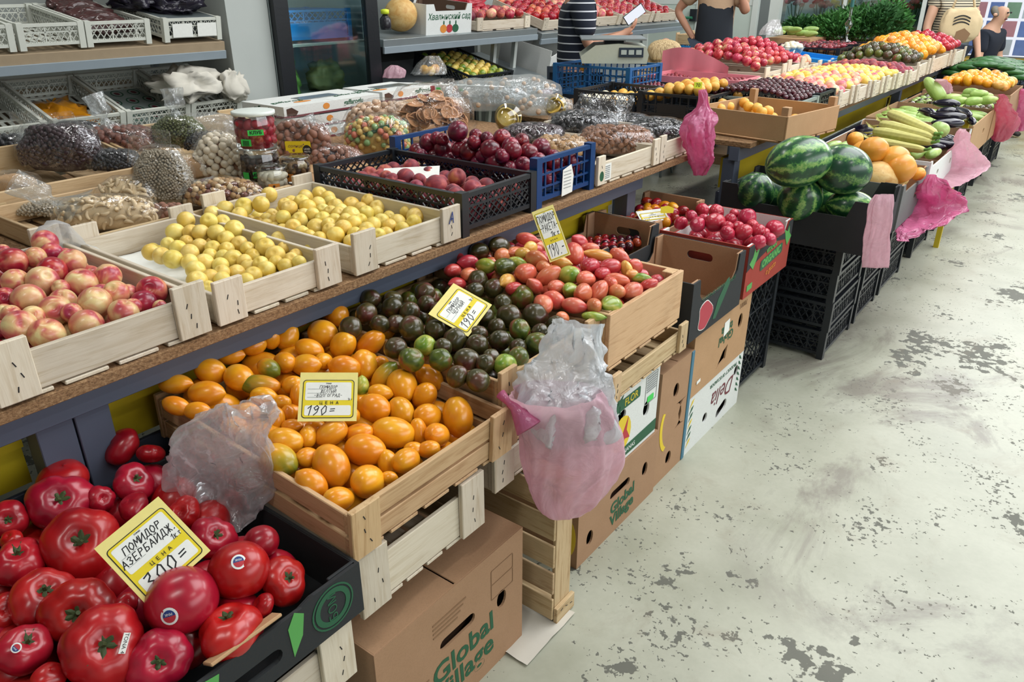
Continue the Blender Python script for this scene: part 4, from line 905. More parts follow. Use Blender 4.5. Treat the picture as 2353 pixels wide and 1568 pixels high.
def ps(p):
    if p is None: return .79
    u = (p.x + 1.18) / .32; v = (p.y - 1.8) / .25; return .758 + .065 * max(0, 1 - u * u) * max(0, 1 - .6 * v * v) + .03 * max(0, (-1.2 - p.x) / .3)
pk = lambda m: {'skin_green_tomato': 'green unripe long tomato on the pink heap', 'skin_yellow_tomato': 'yellowish long tomato on the pink heap', 'skin_black_tomato': 'dark tomato at the back of the pink heap', 'skin_black_green': 'dark green tomato lying on the pink heap', 'skin_rose_tomato': 'rosy red tomato on the pink heap'}.get(m, 'salmon pink pointed tomato in the wide-board crate')
pl = measured(conv(PNK, 750, 500, 2.613), ps, 'rocket', 'skin_pink_tomato', 'pink_tomato', pk, 'tomato', 'long pink tomatoes', zmin=.63)
filler(pl, -1.47, -.93, 1.62, 1.99, lambda x, y: ps(Vector((x, y, 0))) - .045, .028, 'round', ['skin_pink_tomato', 'skin_rose_tomato'], 'pink_tomato', 'pink tomato deep in the wide-board crate', 'tomato', 'long pink tomatoes underneath')
price_card('yellow and white price card reading 190 standing in the pink tomatoes', [(1223, 487), (1272, 470), (1310, 585), (1262, 605)], tuple(atZ(1284, 590, .85)), (.7, -.6, .35), ['ПОМИДОР', '-РАКЕТА-'], '190.-')
# crate standing on its end
t = crate('narrow wooden crate standing on its end on the floor beneath the white bag', -.3, .3, -.22, .22, 0, .075, 'wood_mid', over=.012, planks=1, post=.05)
t.matrix_local = Matrix.Translation((-1.13, 1.27, .225)) @ Matrix.Rotation(-math.pi / 2, 4, 'X')
# banana cartons
def banana(label, x0, x1, y0, y1, z0, h, words, mat='card_brown', ink='ink_green', size=.062, **kw):
    hol = [slot(0, h * .62, .12, .03), ell(.16, h * .55, .018, .026), ell(-.17, h * .3, .018, .026)]
    c = carton(label, x0, x1, y0, y1, z0, h, mat, closed=True, holes_f=hol, group='cartons on the floor under the first table', name='banana_carton', **kw)
    dx, dy = x1 - x0, y1 - y0
    board('hole_backing', dy - .03, h - .02, .004, 'card_dark', c, frame((dx / 2 - .03, 0, h / 2), (0, 1, 0), (0, 0, 1)))
    for i, wd in enumerate(words): text(wd, size, ink, c, facef(c, 'f', dx, dy, .02, h * .42 - i * size * .82, .06), bold=.0016)
    return c, dx, dy
c1, dx, dy = banana('big brown banana carton with green lettering in front of the tomatoes', -1.4, -.868, .70, 1.19, 0, .36, ['Global', 'Village'], size=.082)
for i in range(4): decal('printed_line', [(-.06, 0), (.05 - .01 * i, 0), (.05 - .01 * i, .004), (-.06, .004)], 'ink_tan', c1, facef(c1, 'f', dx, dy, -.02, .30 - i * .012, .0))
decal('printed_frame', rr(.0, -.05, .085, .04, .004), 'ink_tan', c1, facef(c1, 'f', dx, dy, .12, .27), .0006, [rr(.002, -.003, .083, .038, .003), rr(.002, -.048, .083, -.005, .003)])
for i in range(9): decal('printed_line', [(-.07, 0), (.05, 0), (.05, .004), (-.07, .004)], 'ink_tan', c1, facef(c1, 'f', dx, dy, -.15, .16 - i * .011, .0))
def bananas(t, M, s, mat='ink_yellow'):
    pts = [(math.cos(a) * .5, math.sin(a)) for a in (-1.2 + 2.4 * i / 10 for i in range(11))] + [(math.cos(a) * .5 - .16 - .05 * math.cos(a), math.sin(a) * .88) for a in (1.2 - 2.4 * i / 10 for i in range(11))]
    decal('banana_print', [(x * s, y * s) for x, y in pts], mat, t, M)
bananas(c1, facef(c1, 'n', dx, dy, .12, .12, .3), .1, 'ink_orange')
c2_, dx, dy = banana('lower brown banana carton with green lettering beside the standing crate', -1.38, -.892, 1.49, 1.965, 0, .24, ['Global', 'Village'], size=.056)
bananas(c2_, facef(c2_, 'n', dx, dy, .2, .1), .075)
hol = [slot(-.03, .16, .1, .035, .25), ell(.15, .12, .02, .026), ell(-.17, .1, .018, .022)]
c3_ = carton('white banana carton with green banner and yellow flower print', -1.38, -.897, 1.495, 1.945, .243, .245, 'card_white', closed=True, holes_f=hol, group='cartons on the floor under the first table', name='banana_carton', lid='card_brown'); dx, dy = .483, .45
board('hole_backing', dy - .03, .22, .004, 'dark_void', c3_, frame((dx / 2 - .03, 0, .122), (0, 1, 0), (0, 0, 1)))  # shade inside the carton painted as a near-black sheet behind the holes
decal('green_banner', rr(-.16, -.018, .10, .018, .006), 'ink_green', c3_, facef(c3_, 'f', dx, dy, .0, .205)); text('FINA', .034, 'ink_yellow', c3_, facef(c3_, 'f', dx, dy, -.085, .205, 0, .0014)); text('FLOR', .034, 'ink_yellow', c3_, facef(c3_, 'f', dx, dy, .045, .205, 0, .0014)); decal('palm_print', [(0, -.03), (.004, -.03), (.006, 0), (.03, .004), (.01, .016), (.018, .03), (0, .02), (-.02, .028), (-.01, .012), (-.026, .0), (-.002, 0)], 'ink_green', c3_, facef(c3_, 'f', dx, dy, -.022, .208, 0, .0016))
decal('green_band', [(-.224, 0), (.224, 0), (.224, .04), (.05, .036), (-.224, .036)], 'ink_green', c3_, facef(c3_, 'f', dx, dy, 0, .012)); text('CAVENDISH BANANAS', .021, 'ink_white', c3_, facef(c3_, 'f', dx, dy, -.02, .03, 0, .0014))
decal('yellow_disc', ell(0, 0, .055, .062), 'ink_yellow', c3_, facef(c3_, 'f', dx, dy, .0, .10)); decal('flower_print', [(-.03, -.01), (0, -.006), (.035, .05), (.028, .005), (.05, -.03), (.02, -.022), (.0, -.05), (-.006, -.02)], 'ink_red', c3_, facef(c3_, 'f', dx, dy, .0, .10, 0, .0014)); decal('leaf_print', [(-.05, .0), (-.03, .02), (-.02, 0), (-.026, -.03)], 'ink_green', c3_, facef(c3_, 'f', dx, dy, .0, .10, 0, .0016))
decal('printed_frame', rr(.0, 0, .075, .10, .004), 'ink_grey', c3_, facef(c3_, 'f', dx, dy, .135, .135), .0006, [rr(.002, .002, .073, .098, .003)]); decal('green_sticker', rr(0, 0, .04, .02, .002), 'neon_green', c3_, facef(c3_, 'f', dx, dy, .15, .14, 0, .0016))
for i in range(7): decal('printed_line', [(0, 0), (.06, 0), (.06, .003), (0, .003)], 'ink_grey', c3_, facef(c3_, 'f', dx, dy, .143, .225 - i * .008, 0, .0014))
hol = [ell(.03, .30, .022, .028), ell(.0, .06, .02, .026), [(.05, .16), (.075, .2), (.075, .25), (.055, .23)]]
c4_ = carton('brown banana carton standing upright between the cartons, blue strap on its edge', -1.38, -.9, 1.975, 2.205, 0, .435, 'card_brown', closed=True, holes_f=[ell(.0, .33, .02, .026), ell(-.01, .07, .02, .026), slot(.05, .22, .022, .1)], group='cartons on the floor under the first table', name='banana_carton'); dx, dy = .48, .23
board('hole_backing', .2, .41, .004, 'card_dark', c4_, frame((dx / 2 - .03, 0, .217), (0, 1, 0), (0, 0, 1))); bananas(c4_, facef(c4_, 'f', dx, dy, -.055, .2, .15 + math.pi), .085); plain('strap_blue', '#2f6f8a', .4); board('blue_strap', .43, .022, .006, 'strap_blue', c4_, frame((dx / 2, .108, .217), (0, 0, 1), (0, 1, 0)))
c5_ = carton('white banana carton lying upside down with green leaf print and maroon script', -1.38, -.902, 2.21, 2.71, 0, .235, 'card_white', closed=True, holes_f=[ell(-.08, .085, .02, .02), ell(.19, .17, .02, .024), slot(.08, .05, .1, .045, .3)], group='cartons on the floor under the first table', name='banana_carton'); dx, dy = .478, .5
board('hole_backing', dy - .03, .21, .004, 'card_dark', c5_, frame((dx / 2 - .03, 0, .117), (0, 1, 0), (0, 0, 1)))
text('Delia', .1, 'ink_maroon', c5_, facef(c5_, 'f', dx, dy, .07, .135, math.pi), shear=.3); text('PRODUCT OF ECUADOR', .022, 'ink_green', c5_, facef(c5_, 'f', dx, dy, .06, .205, math.pi))
for i in range(7):
    decal('leaf_print', [(0, 0), (.03, .008), (.045, .0), (.03, -.004)], 'ink_green' if i % 3 else 'ink_yellow', c5_, facef(c5_, 'f', dx, dy, -.235, .03 + i * .027, .7), .0006); decal('leaf_print', [(0, 0), (.03, .008), (.04, .0), (.03, -.004)], 'ink_green', c5_, facef(c5_, 'f', dx, dy, .235, .06 + i * .024, 2.4), .0006)
c6_ = carton('brown upside-down fruit carton on top of the white one with green print', -1.36, -.9, 2.205, 2.705, .238, .255, 'card_tan', closed=True, holes_f=[ell(.16, .16, .02, .03), [(-.03, .03), (.05, .045), (.06, .1), (.02, .085)]], group='cartons on the floor under the first table', name='banana_carton'); dx, dy = .46, .5
board('hole_backing', dy - .03, .22, .004, 'card_dark', c6_, frame((dx / 2 - .03, 0, .127), (0, 1, 0), (0, 0, 1)))
text('terra', .05, 'ink_green', c6_, facef(c6_, 'f', dx, dy, .03, .175, math.pi), bold=.001); text('Global', .05, 'ink_green', c6_, facef(c6_, 'f', dx, dy, .03, .14, math.pi), bold=.001); text('70001', .03, 'ink_tan', c6_, facef(c6_, 'f', dx, dy, .17, .225, math.pi)); decal('white_label', [(0, 0), (.05, .0), (.055, .05), (.01, .055)], 'paper_white', c6_, facef(c6_, 'f', dx, dy, .0, .15, .2, .0016)); decal('white_label', [(0, 0), (.03, 0), (.03, .012), (0, .012)], 'paper_white', c6_, facef(c6_, 'f', dx, dy, -.2, .04, .1, .0016))
plastic_crate('black plastic crate under the empty tomato carton, behind the brown cartons', -1.85, -1.39, 2.1, 2.56, 0, .50, cell=.12, group='black crates under the first table')
plastic_crate('black plastic crate under the small vine tomatoes', -1.85, -1.39, 2.8, 3.12, 0, .52, cell=.12, group='black crates under the first table')
plastic_crate('black plastic crate under the red and green carton', -1.36, -.93, 2.72, 3.1, 0, .50, cell=.12, group='black crates under the first table')
# printed cartons with tomatoes
notch = [(1, 1), (.88, 1), (.86, .72), (.80, .6), (.2, .6), (.14, .72), (.12, 1), (0, 1)]
b1 = carton('empty black carton printed with a red tomato and cucumber', -1.215, -.884, 2.105, 2.53, .496, .205, 'card_black', 'card_brown', cut=notch, corner=.05, name='carton_tray', holes_s=[slot(0, .15, .1, .03)]); dx, dy = .331, .425
plain('print_tomato', '#b23a48', .6); mt = facef(b1, 'f', dx, dy, -.1, .065); decal('tomato_print', [(math.cos(a) * (.055 + .012 * math.cos(3 * a)), math.sin(a) * .052) for a in (2 * math.pi * i / 24 for i in range(24))], 'paper_white', b1, mt, .0006); decal('tomato_print', [(math.cos(a) * (.052 + .012 * math.cos(3 * a)), math.sin(a) * .049) for a in (2 * math.pi * i / 24 for i in range(24))], 'print_tomato', b1, mt @ Matrix.Translation((0, 0, .0007)), .0006)
decal('cucumber_print', [(-.06, -.05), (-.035, -.055), (.02, 0), (.06, .045), (.05, .07), (.03, .065), (-.03, .01)], 'ink_green', b1, facef(b1, 'f', dx, dy, .03, .075)); text('ТО БОЛЬШЕ СВЕЖИХ ОВОЩЕЙ', .018, 'ink_green', b1, facef(b1, 'f', dx, dy, .0, .128)); 
b2 = carton('black carton of small dark red cherry tomatoes against the table', -1.51, -1.22, 2.105, 2.52, .515, .225, 'card_black', 'card_brown', cut=[(1, 1), (.88, 1), (.84, .7), (.16, .7), (.12, 1), (0, 1)], corner=.05, name='carton_tray', holes_s=[slot(.02, .17, .1, .03)])
heap(-1.49, -1.24, 2.13, 2.5, lambda x, y: .655 + .02 * math.sin(x * 9), .018, 'round', ['skin_cherry_tomato', 'skin_cherry'], 'cherry_tomato', 'dark red cherry tomato in the black carton', 'tomato', 'dark cherry tomatoes', 12)
for i, (x, y) in enumerate(((-1.1, 2.2), (-.98, 2.24), (-1.05, 2.4), (-1.15, 2.3), (-.95, 2.2))): put_fruit('cherry_tomato', 'round', 0, 'skin_rose_tomato', Vector((x, y, .519)), .015, Vector((0, .4, 1)).normalized(), i, 'leftover red cherry tomato on the bottom of the empty carton', 'tomato', 'leftover cherry tomatoes')
b3 = carton('red and dark green carton with light green lettering full of large pink tomatoes', -1.235, -.884, 2.56, 3.02, .503, .2, 'card_red', 'card_white', cut=[(1, 1), (.9, 1), (.86, .8), (.14, .8), (.1, 1), (0, 1)], corner=.05, name='carton_tray'); dx, dy = .351, .46
decal('green_zone', [(-.23, .105), (-.1, .13), (.06, .15), (.23, .12), (.23, .2), (.185, .2), (.16, .162), (-.16, .162), (-.185, .2), (-.23, .2)], 'card_black', b3, facef(b3, 'f', dx, dy))
for u, s in ((-.17, 1), (.19, -1)): decal('leaf_print', [(0, -.03), (.025 * s, .0), (.05 * s, .045), (.012 * s, .03), (0, .05), (-.012 * s, .02), (-.04 * s, -.0)][::s], 'ink_green_light', b3, facef(b3, 'f', dx, dy, u, .13, 0, .0014))
decal('letter_patch', rr(-.11, -.022, .12, .02, .012), 'ink_green', b3, facef(b3, 'f', dx, dy, .02, .098, .08, .0012)); text('ORGANIC', .042, 'ink_green_light', b3, facef(b3, 'f', dx, dy, .02, .098, .08, .002), bold=.002, shear=.1); text('VITAMIN', .026, 'ink_green_light', b3, facef(b3, 'f', dx, dy, .01, .137, .08, .002), bold=.001); text('o gusto', .034, 'ink_orange', b3, facef(b3, 'f', dx, dy, .03, .05, .12, .002), shear=.3); decal('letter_patch', rr(-.025, -.012, .025, .012, .004), 'ink_green_light', b3, facef(b3, 'f', dx, dy, -.18, .035, .06, .0012))
BIG = conv([(830, 825, 65, 35, 5), (985, 730, 57, 45), (1085, 745, 65, 50), (905, 775, 50, 40), (950, 835, 65, 50), (1075, 820, 72, 75), (1185, 800, 47, 50), (1215, 755, 40, 30), (1305, 785, 70, 65), (1165, 850, 50, 40), (1165, 895, 65, 45), (1280, 890, 67, 60), (1385, 880, 57, 50), (1505, 865, 72, 65), (1345, 840, 50, 40), (1470, 940, 60, 40), (1390, 960, 65, 42), (990, 790, 40, 30), (1240, 850, 45, 40), (1430, 900, 45, 40)], 1300, 250, 3.136)
pl = measured(BIG, lambda p: .73 if p is None else .70 + .04 * max(0, 1 - ((p.x + 1.06) / .17) ** 2) * max(0, 1 - ((p.y - 2.79) / .25) ** 2), 'round', 'skin_big_pink', 'large_pink_tomato', 'large smooth raspberry-pink tomato in the red and green carton', 'tomato', 'large pink tomatoes', zmin=.515)
filler(pl, -1.21, -.91, 2.6, 2.99, lambda x, y: .63, .038, 'round', ['skin_big_pink'], 'large_pink_tomato', 'raspberry-pink tomato deep in the red and green carton', 'tomato', 'large pink tomatoes underneath')
b4 = carton('plain brown carton of small vine tomatoes with a white price note', -1.51, -1.245, 2.55, 2.98, .535, .195, 'card_brown', 'card_brown', cut=[(1, 1), (.9, 1), (.86, .75), (.14, .75), (.1, 1), (0, 1)], corner=.05, name='carton_tray')
heap(-1.49, -1.27, 2.58, 2.95, lambda x, y: .685 + .02 * math.sin(y * 11), .022, 'tomplum', ['skin_cherry_tomato', 'skin_cherry_tomato', 'skin_orange_tomato'], 'small_plum_tomato', lambda m: 'small orange vine tomato in the brown carton' if 'orange' in m else 'small rust-red plum tomato in the brown carton', 'tomato', 'small vine tomatoes', 14)
no = price_card('white price note reading 300 in the carton of small tomatoes', [(1465, 487), (1530, 478), (1533, 505), (1470, 512)], tuple(atZ(1500, 495, .70)), (.3, -.3, .9), ['ПОМИДОР'], '300'); no.material_slots[0].link = 'OBJECT'; no.material_slots[0].material = MATS['paper_white']
ob('yellow_note', me_panel([(0, 0), (.05, .0), (.055, .02), (.03, .03), (0, .025)], (), .001), 'border_yellow', None, frame(atZ(1518, 490, .712), RT, UP), None, 'small yellow paper note behind the white price note', 'note')
for b, lab in ((b1, 0), (b3, 0), (b4, 0), (b2, 0)):
    pass
for x, y, z, w in ((1340, 470, .79, 'orange'),): put_fruit('loose_tomato', 'tomplum', 0, 'skin_orange_tomato', Vector((-1.5, 2.33, .815)), .022, Vector((.5, 1, .1)).normalized(), 0, 'single small brownish orange tomato lying on the yellow rail', 'tomato')
# ================================================================ upper table, front row
TZ = .88
# nectarines
crate('pale wooden crate of red and yellow nectarines at the left picture edge', -2.0, -1.392, .375, .78, TZ, .078, 'wood_pale', over=.04, post=.07, slats=4, group='pale crates along the table edge')
NEC = [(325, 180, 120, 62, 10), (375, 255, 92, 60, 0, 'skin_nectarine_red'), (20, 245, 62, 45), (95, 320, 125, 80, 15, 'skin_nectarine_red'), (255, 290, 92, 65), (375, 385, 125, 85, 10, 'skin_nectarine_red'), (520, 320, 112, 80, 20), (110, 460, 97, 85), (310, 465, 130, 95, 20), (40, 580, 75, 80, 0, 'skin_nectarine_red'), (205, 595, 137, 100, 10), (590, 480, 122, 108), (680, 420, 60, 60), (780, 425, 107, 80, 10), (400, 670, 127, 95), (455, 610, 112, 85), (685, 615, 122, 112, 0, 'skin_nectarine'), (740, 570, 102, 85), (835, 550, 107, 85), (925, 550, 66, 78), (1095, 530, 115, 102, 0, 'skin_nectarine_red'), (1035, 620, 107, 82, 15, 'skin_nectarine_red'), (890, 690, 122, 88, -10), (440, 510, 72, 55), (625, 775, 140, 90), (340, 845, 145, 100, 5), (145, 790, 137, 108, 0), (30, 690, 66, 75), (15, 810, 70, 70), (80, 700, 82, 60), (1150, 640, 50, 45), (960, 640, 60, 60), (520, 690, 80, 70), (240, 720, 90, 80)]
nl = lambda m: 'dark red nectarine, left crate' if 'red' in m else 'yellow nectarine with pink blush, left crate'
pl = measured(conv(NEC, 0, 500, 3.136), lambda p: .96 if p is None else .952 + .15 * max(0, -1.46 - p.x), 'stone', 'skin_nectarine', 'nectarine', nl, 'nectarine', 'nectarines in the left crate', zmin=.9, seg=28)
filler(pl, -1.96, -1.43, .4, .75, lambda x, y: .915 + .1 * max(0, -1.46 - x), .033, 'stone', ['skin_nectarine', 'skin_nectarine_red'], 'nectarine', 'nectarine deep in the pale crate at the left edge', 'nectarine', 'nectarines underneath')
# paper and bag lining of the nectarine crate
mb = MB(); nseg = 16
for i in range(nseg + 1):
    u = i / nseg; p = atX(70 + 150 * u, 555 - 42 * math.sin(math.pi * min(1, u * 1.25)) + 30 * u, -1.97)
    for k, (dz, dxx) in enumerate(((-.05, .0), (.0, .0), (.022, .015), (.02, .045))): mb.v.append(p + Vector((dxx + .006 * noise.noise(p * 60 + Vector((k, 0, 0))), 0, dz + .008 * noise.noise(p * 80 + Vector((0, k, 0))))))
for i in range(nseg):
    for k in range(3): a = i * 4 + k; mb.f.append((a, a + 4, a + 5, a + 1))
ob('crumpled_bag', mb.mesh('liner', True), 'film_white', None, None, None, 'crumpled white bag edge behind the nectarines', 'bag')
# yellow plums, two crates
crate('pale wooden crate with yellow plums on white paper, half empty on the left', -2.0, -1.395, .805, 1.14, TZ, .066, 'wood_pale', over=.035, post=.07, slats=4, group='pale crates along the table edge')
YB = [(1085, 1035, 62), (1165, 1060, 65), (1245, 1085, 70), (1265, 895, 70), (1340, 805, 65), (1380, 895, 62), (1445, 895, 62), (1505, 810, 62), (1560, 895, 65), (1605, 815, 55), (1690, 870, 70), (1625, 725, 65), (1530, 755, 57), (1725, 765, 57), (1760, 705, 65), (1880, 690, 62), (1940, 620, 58), (1210, 975, 50), (1285, 1005, 60), (1370, 1040, 65), (1345, 960, 50), (1440, 990, 57), (1535, 1005, 58), (1630, 940, 62), (1635, 1015, 57), (1725, 975, 60), (1365, 1105, 60), (1475, 1110, 68), (1410, 1165, 72), (1420, 1245, 78), (1515, 1215, 62), (1515, 1060, 55), (1610, 1070, 57), (1590, 1130, 60), (1600, 1180, 57), (1685, 1085, 70), (1705, 1185, 65), (1785, 1010, 54), (1820, 1060, 54), (1875, 945, 62), (1910, 1000, 72), (1985, 1055, 70), (2015, 945, 65), (2050, 1010, 54), (1880, 1120, 60), (1795, 1145, 62), (1825, 1200, 65), (1920, 1165, 68), (2055, 1135, 57), (2100, 1090, 57), (2135, 1060, 54), (2260, 1015, 65), (2265, 1065, 57), (2155, 1110, 54), (1600, 1230, 60), (1775, 1235, 54), (1500, 1290, 54), (1990, 1110, 54), (1760, 1100, 54)]
pl = measured(conv(YB, 0, 250, 3.136), lambda p: .93 if p is None else .92 + .075 * max(0, -1.46 - p.x) + .012 * math.sin(p.y * 30), 'stone', 'skin_yellow_plum', 'yellow_plum', 'round yellow plum in the half-empty crate', 'plum', 'yellow plums in the first crate', zmin=.9)
filler(pl, -1.95, -1.44, .95, 1.11, lambda x, y: .905, .019, 'stone', ['skin_yellow_plum'], 'yellow_plum', 'yellow plum at the bottom of the half-empty crate', 'plum', 'yellow plums underneath the first layer')
mb = MB()
for i in range(11):
    for j in range(9): p = Vector((-1.98 + .57 * i / 10, .815 + .16 * j / 8, .896 + .004 * noise.noise(Vector((i * .9, j * .7, 0))))); p.z += .05 * max(0, 1 - j / 1.2) * (.7 + .3 * noise.noise(Vector((i * 1.3, 0, 4)))); mb.v.append(p)
for i in range(10):
    for j in range(8): a = i * 9 + j; mb.f.append((a, a + 9, a + 10, a + 1))
ob('paper_liner', mb.mesh('paper', True), 'paper_white', None, None, None, 'white wavy paper liner on the bottom of the half-empty plum crate', 'paper')
crate('pale wooden crate full of yellow plums with a blue letter on its corner', -2.02, -1.395, 1.19, 1.585, TZ, .07, 'wood_pale', over=.033, post=.075, slats=4, group='pale crates along the table edge')
YC = [(265, 775, 57), (160, 795, 57), (325, 805, 57), (135, 830, 57), (180, 870, 62), (255, 840, 52), (50, 875, 57), (345, 830, 52), (380, 860, 57), (495, 850, 60), (290, 890, 52), (345, 905, 52), (400, 915, 52), (490, 930, 70), (600, 910, 57), (620, 825, 57), (680, 870, 57), (675, 905, 50), (155, 930, 57), (290, 955, 60), (120, 960, 60), (375, 960, 50), (510, 985, 60), (240, 1015, 68), (75, 1010, 60), (140, 1050, 54), (435, 1020, 65), (380, 1070, 65), (340, 1035, 57), (605, 1030, 60), (650, 990, 57), (710, 970, 60), (765, 935, 45), (825, 985, 65), (890, 905, 50), (955, 935, 65), (1030, 920, 57), (945, 975, 57), (860, 1025, 54), (745, 1055, 50), (265, 1095, 54), (520, 1065, 60), (490, 1115, 54), (690, 1070, 54), (580, 1060, 50), (5, 940, 55), (60, 830, 50), (215, 920, 52), (450, 960, 52), (560, 960, 50), (190, 1075, 50), (770, 1000, 50), (330, 990, 52), (420, 890, 52), (560, 880, 52), (15, 850, 52)]
pl = measured(conv(YC, 650, 200, 3.136), lambda p: .93 if p is None else .922 + .065 * max(0, -1.46 - p.x) + .01 * math.sin(p.y * 28), 'stone', 'skin_yellow_plum', 'yellow_plum', 'round yellow plum in the full crate', 'plum', 'yellow plums in the second crate', zmin=.9)
filler(pl, -1.98, -1.43, 1.22, 1.56, lambda x, y: .908, .02, 'stone', ['skin_yellow_plum'], 'yellow_plum', 'yellow plum underneath in the full crate', 'plum', 'yellow plums underneath')
cC = [o for o in COL.objects if o.get('label', '').startswith('pale wooden crate full of yellow')][0]
me, wd = me_hand('А', .03, .12); ob('handwriting', me, 'ink_blue', cC, frame((.3275, .148, .062), (0, 1, 0), (0, 0, 1)))
# peaches in the black crate
plastic_crate('black plastic lattice crate of dark red peaches on the table edge', -2.03, -1.392, 1.605, 1.965, TZ - .001, .128, dip=.0, cell=.055, group='plastic crates on the table edge', solid=.0)
PEA = [(925, 580, 72, 50), (745, 650, 50), (640, 675, 46), (885, 655, 72, 65), (790, 665, 46), (985, 670, 50), (1105, 715, 88, 78), (1255, 650, 66, 68), (1370, 735, 80, 62), (960, 725, 65, 50), (845, 720, 57), (755, 710, 57), (1230, 755, 60), (1250, 785, 70), (1420, 770, 57), (1000, 780, 60), (1150, 785, 50), (660, 720, 52), (560, 740, 60), (830, 770, 66), (1670, 740, 48), (1540, 830, 60), (1440, 850, 60), (1340, 850, 62), (700, 770, 55), (1600, 780, 55), (1480, 790, 50), (900, 800, 50), (1050, 620, 48), (1200, 840, 60)]
pl = measured(conv(PEA, 650, 200, 3.136), lambda p: .96 if p is None else .945 + .05 * max(0, 1 - ((p.x + 1.7) / .3) ** 2), 'stone', 'skin_peach', 'peach', 'downy dark red peach in the black lattice crate', 'peach', 'peaches in the black crate', zmin=.905, bounds=(-2.02, -1.40, 1.612, 1.957))
filler(pl, -1.99, -1.44, 1.64, 1.93, lambda x, y: .95, .03, 'stone', ['skin_peach'], 'peach', 'peach at the bottom of the black lattice crate', 'peach', 'peaches underneath')
ob('price_note', me_panel([(-.09, -.035), (.09, -.035), (.09, .035), (-.09, .035)], (), .001), 'paper_white', None, frame(atZ(945, 398, 1.0), RT + UP * .05, (-1, .2, .25)), None, 'white handwritten note lying on the peaches', 'note')
# plums in the navy crate
nv = plastic_crate('navy blue plastic crate heaped with glossy dark plums', -2.06, -1.402, 1.985, 2.335, TZ, .16, 'navy_plastic', pat='grid', cell=.045, group='plastic crates on the table edge', dip=.05)
PLU = [(1260, 320, 75), (1050, 405, 70), (1155, 445, 70), (1275, 455, 62), (1345, 465, 75), (1495, 455, 78), (1380, 400, 54), (1470, 370, 50), (1580, 370, 68), (1720, 390, 58), (1655, 460, 70), (1640, 425, 66), (1770, 475, 72), (1860, 440, 72), (1390, 350, 50), (1090, 505, 52), (1195, 525, 57), (1280, 550, 57), (1410, 555, 65), (1530, 550, 78), (1640, 590, 54), (1945, 540, 57), (2075, 530, 57), (1000, 490, 46), (1150, 380, 50), (1730, 560, 60), (1840, 530, 60), (1440, 500, 55), (1110, 370, 50), (1580, 500, 55)]
def plus(p):
    if p is None: return 1.05
    return 1.0 + .085 * max(0, 1 - ((p.x + 1.78) / .28) ** 2)
pl = measured(conv(PLU, 650, 200, 3.136), plus, 'stone', 'skin_plum', 'dark_plum', 'large glossy purple-red plum in the navy crate', 'plum', 'dark plums in the navy crate', zmin=.91, seg=28, bounds=(-2.06, -1.405, 1.99, 2.34))
filler(pl, -2.02, -1.44, 2.02, 2.3, lambda x, y: .985, .034, 'stone', ['skin_plum'], 'dark_plum', 'purple-red plum deep in the navy crate', 'plum', 'dark plums underneath')
lb = ob('crate_label', me_panel([(-.035, -.05), (.03, -.046), (.036, .01), (.02, .05), (-.03, .038)], (), .0008), 'paper_white', nv, frame((.333, .0, .065), (0, 1, 0), (0, 0, 1)))
for i in range(6): decal('printed_line', [(-.024, 0), (.02, 0), (.02, .002), (-.024, .002)], 'ink_grey', lb, Matrix.Translation((0, .03 - .011 * i, .0008)))
# almond crates at the end of the table
f1 = crate('pale wooden crate of bagged almonds next to the navy crate', -1.95, -1.40, 2.345, 2.815, TZ, .072, 'wood_pale', over=.03, post=.05, group='pale crates along the table edge')
crate('last pale wooden crate on the table end with dark bags', -1.95, -1.40, 2.825, 3.225, TZ, .072, 'wood_pale', over=.035, post=.05, group='pale crates along the table edge')
lb = decal('printed_label', rr(-.03, -.03, .03, .03, .002), 'paper_white', f1, frame((.2775, -.16, .045), (0, 1, 0), (0, 0, 1))); decal('round_stamp', ell(0, 0, .014, .018), 'ink_green', f1, frame((.2875, -.212, .04), (0, 1, 0), (0, 0, 1)))
for i in range(7): decal('printed_line', [(-.025, 0), (.02, 0), (.02, .003), (-.025, .003)], 'ink_grey', lb, Matrix.Translation((0, .02 - .007 * i, .0008)))
# ================================================================ upper table, nuts and dried fruit
crate('wooden crate lying behind the plums and nectarines, holding cashew bags', -2.56, -2.035, .80, 1.5, TZ, .058, 'wood_mid', over=.012, group='nut crates on the table', slats=6)
crate('deep wooden crate of prunes and raisins at the back left of the table', -3.0, -2.575, .62, 1.345, .905, .10, 'wood_mid', over=.012, tilt=.14, group='nut crates on the table')
crate('wooden crate of bagged seeds at the back beside the prunes', -3.02, -2.575, 1.355, 1.98, .905, .10, 'wood_mid', over=.012, tilt=.14, group='nut crates on the table')
RZ = math.atan2(RT.y, RT.x)
def pbag(label, px, py, z, w, h, piece, psize, pmat, depth_=.6, rz=0.0, **kw):
    p = atZ(px, py, z); s = depth(p) / FPX; a = w / 2 * s * 1.1; hh = h * s * 1.06
    p = p + Vector((-FW.y * 0, 0, 0)) + Vector((FW.x, FW.y, 0)).normalized() * a * depth_ * .8
    return bag(label, p, (a, a * depth_, hh / 1.5), piece, psize, pmat, rz=RZ + rz, **kw)
plain('prune_flesh', '#38222a', .4, .4, 70, vary=.3); plain('raisin_flesh', '#1f1d22', .4, .4, 70, vary=.3); plain('hazel_shell', '#7a4a3c', .4, .2, 60, vary=.3); plain('seed_green', '#5c6238', .6, .3, 80, vary=.4); plain('seed_grey', '#a59a86', .6, .2, 80, vary=.4)
plain('cashew_flesh', '#dcc49c', .5, .12, 50, vary=.2); plain('almond_skin', '#8a5a38', .65, .25, 60, vary=.35); plain('white_glaze', '#e8dcc4', .35, .06, 40, vary=.1); plain('nut_mix', '#b8905e', .5, .25, 50, vary=.5); plain('walnut_flesh', '#8f6350', .6, .3, 60, vary=.3)
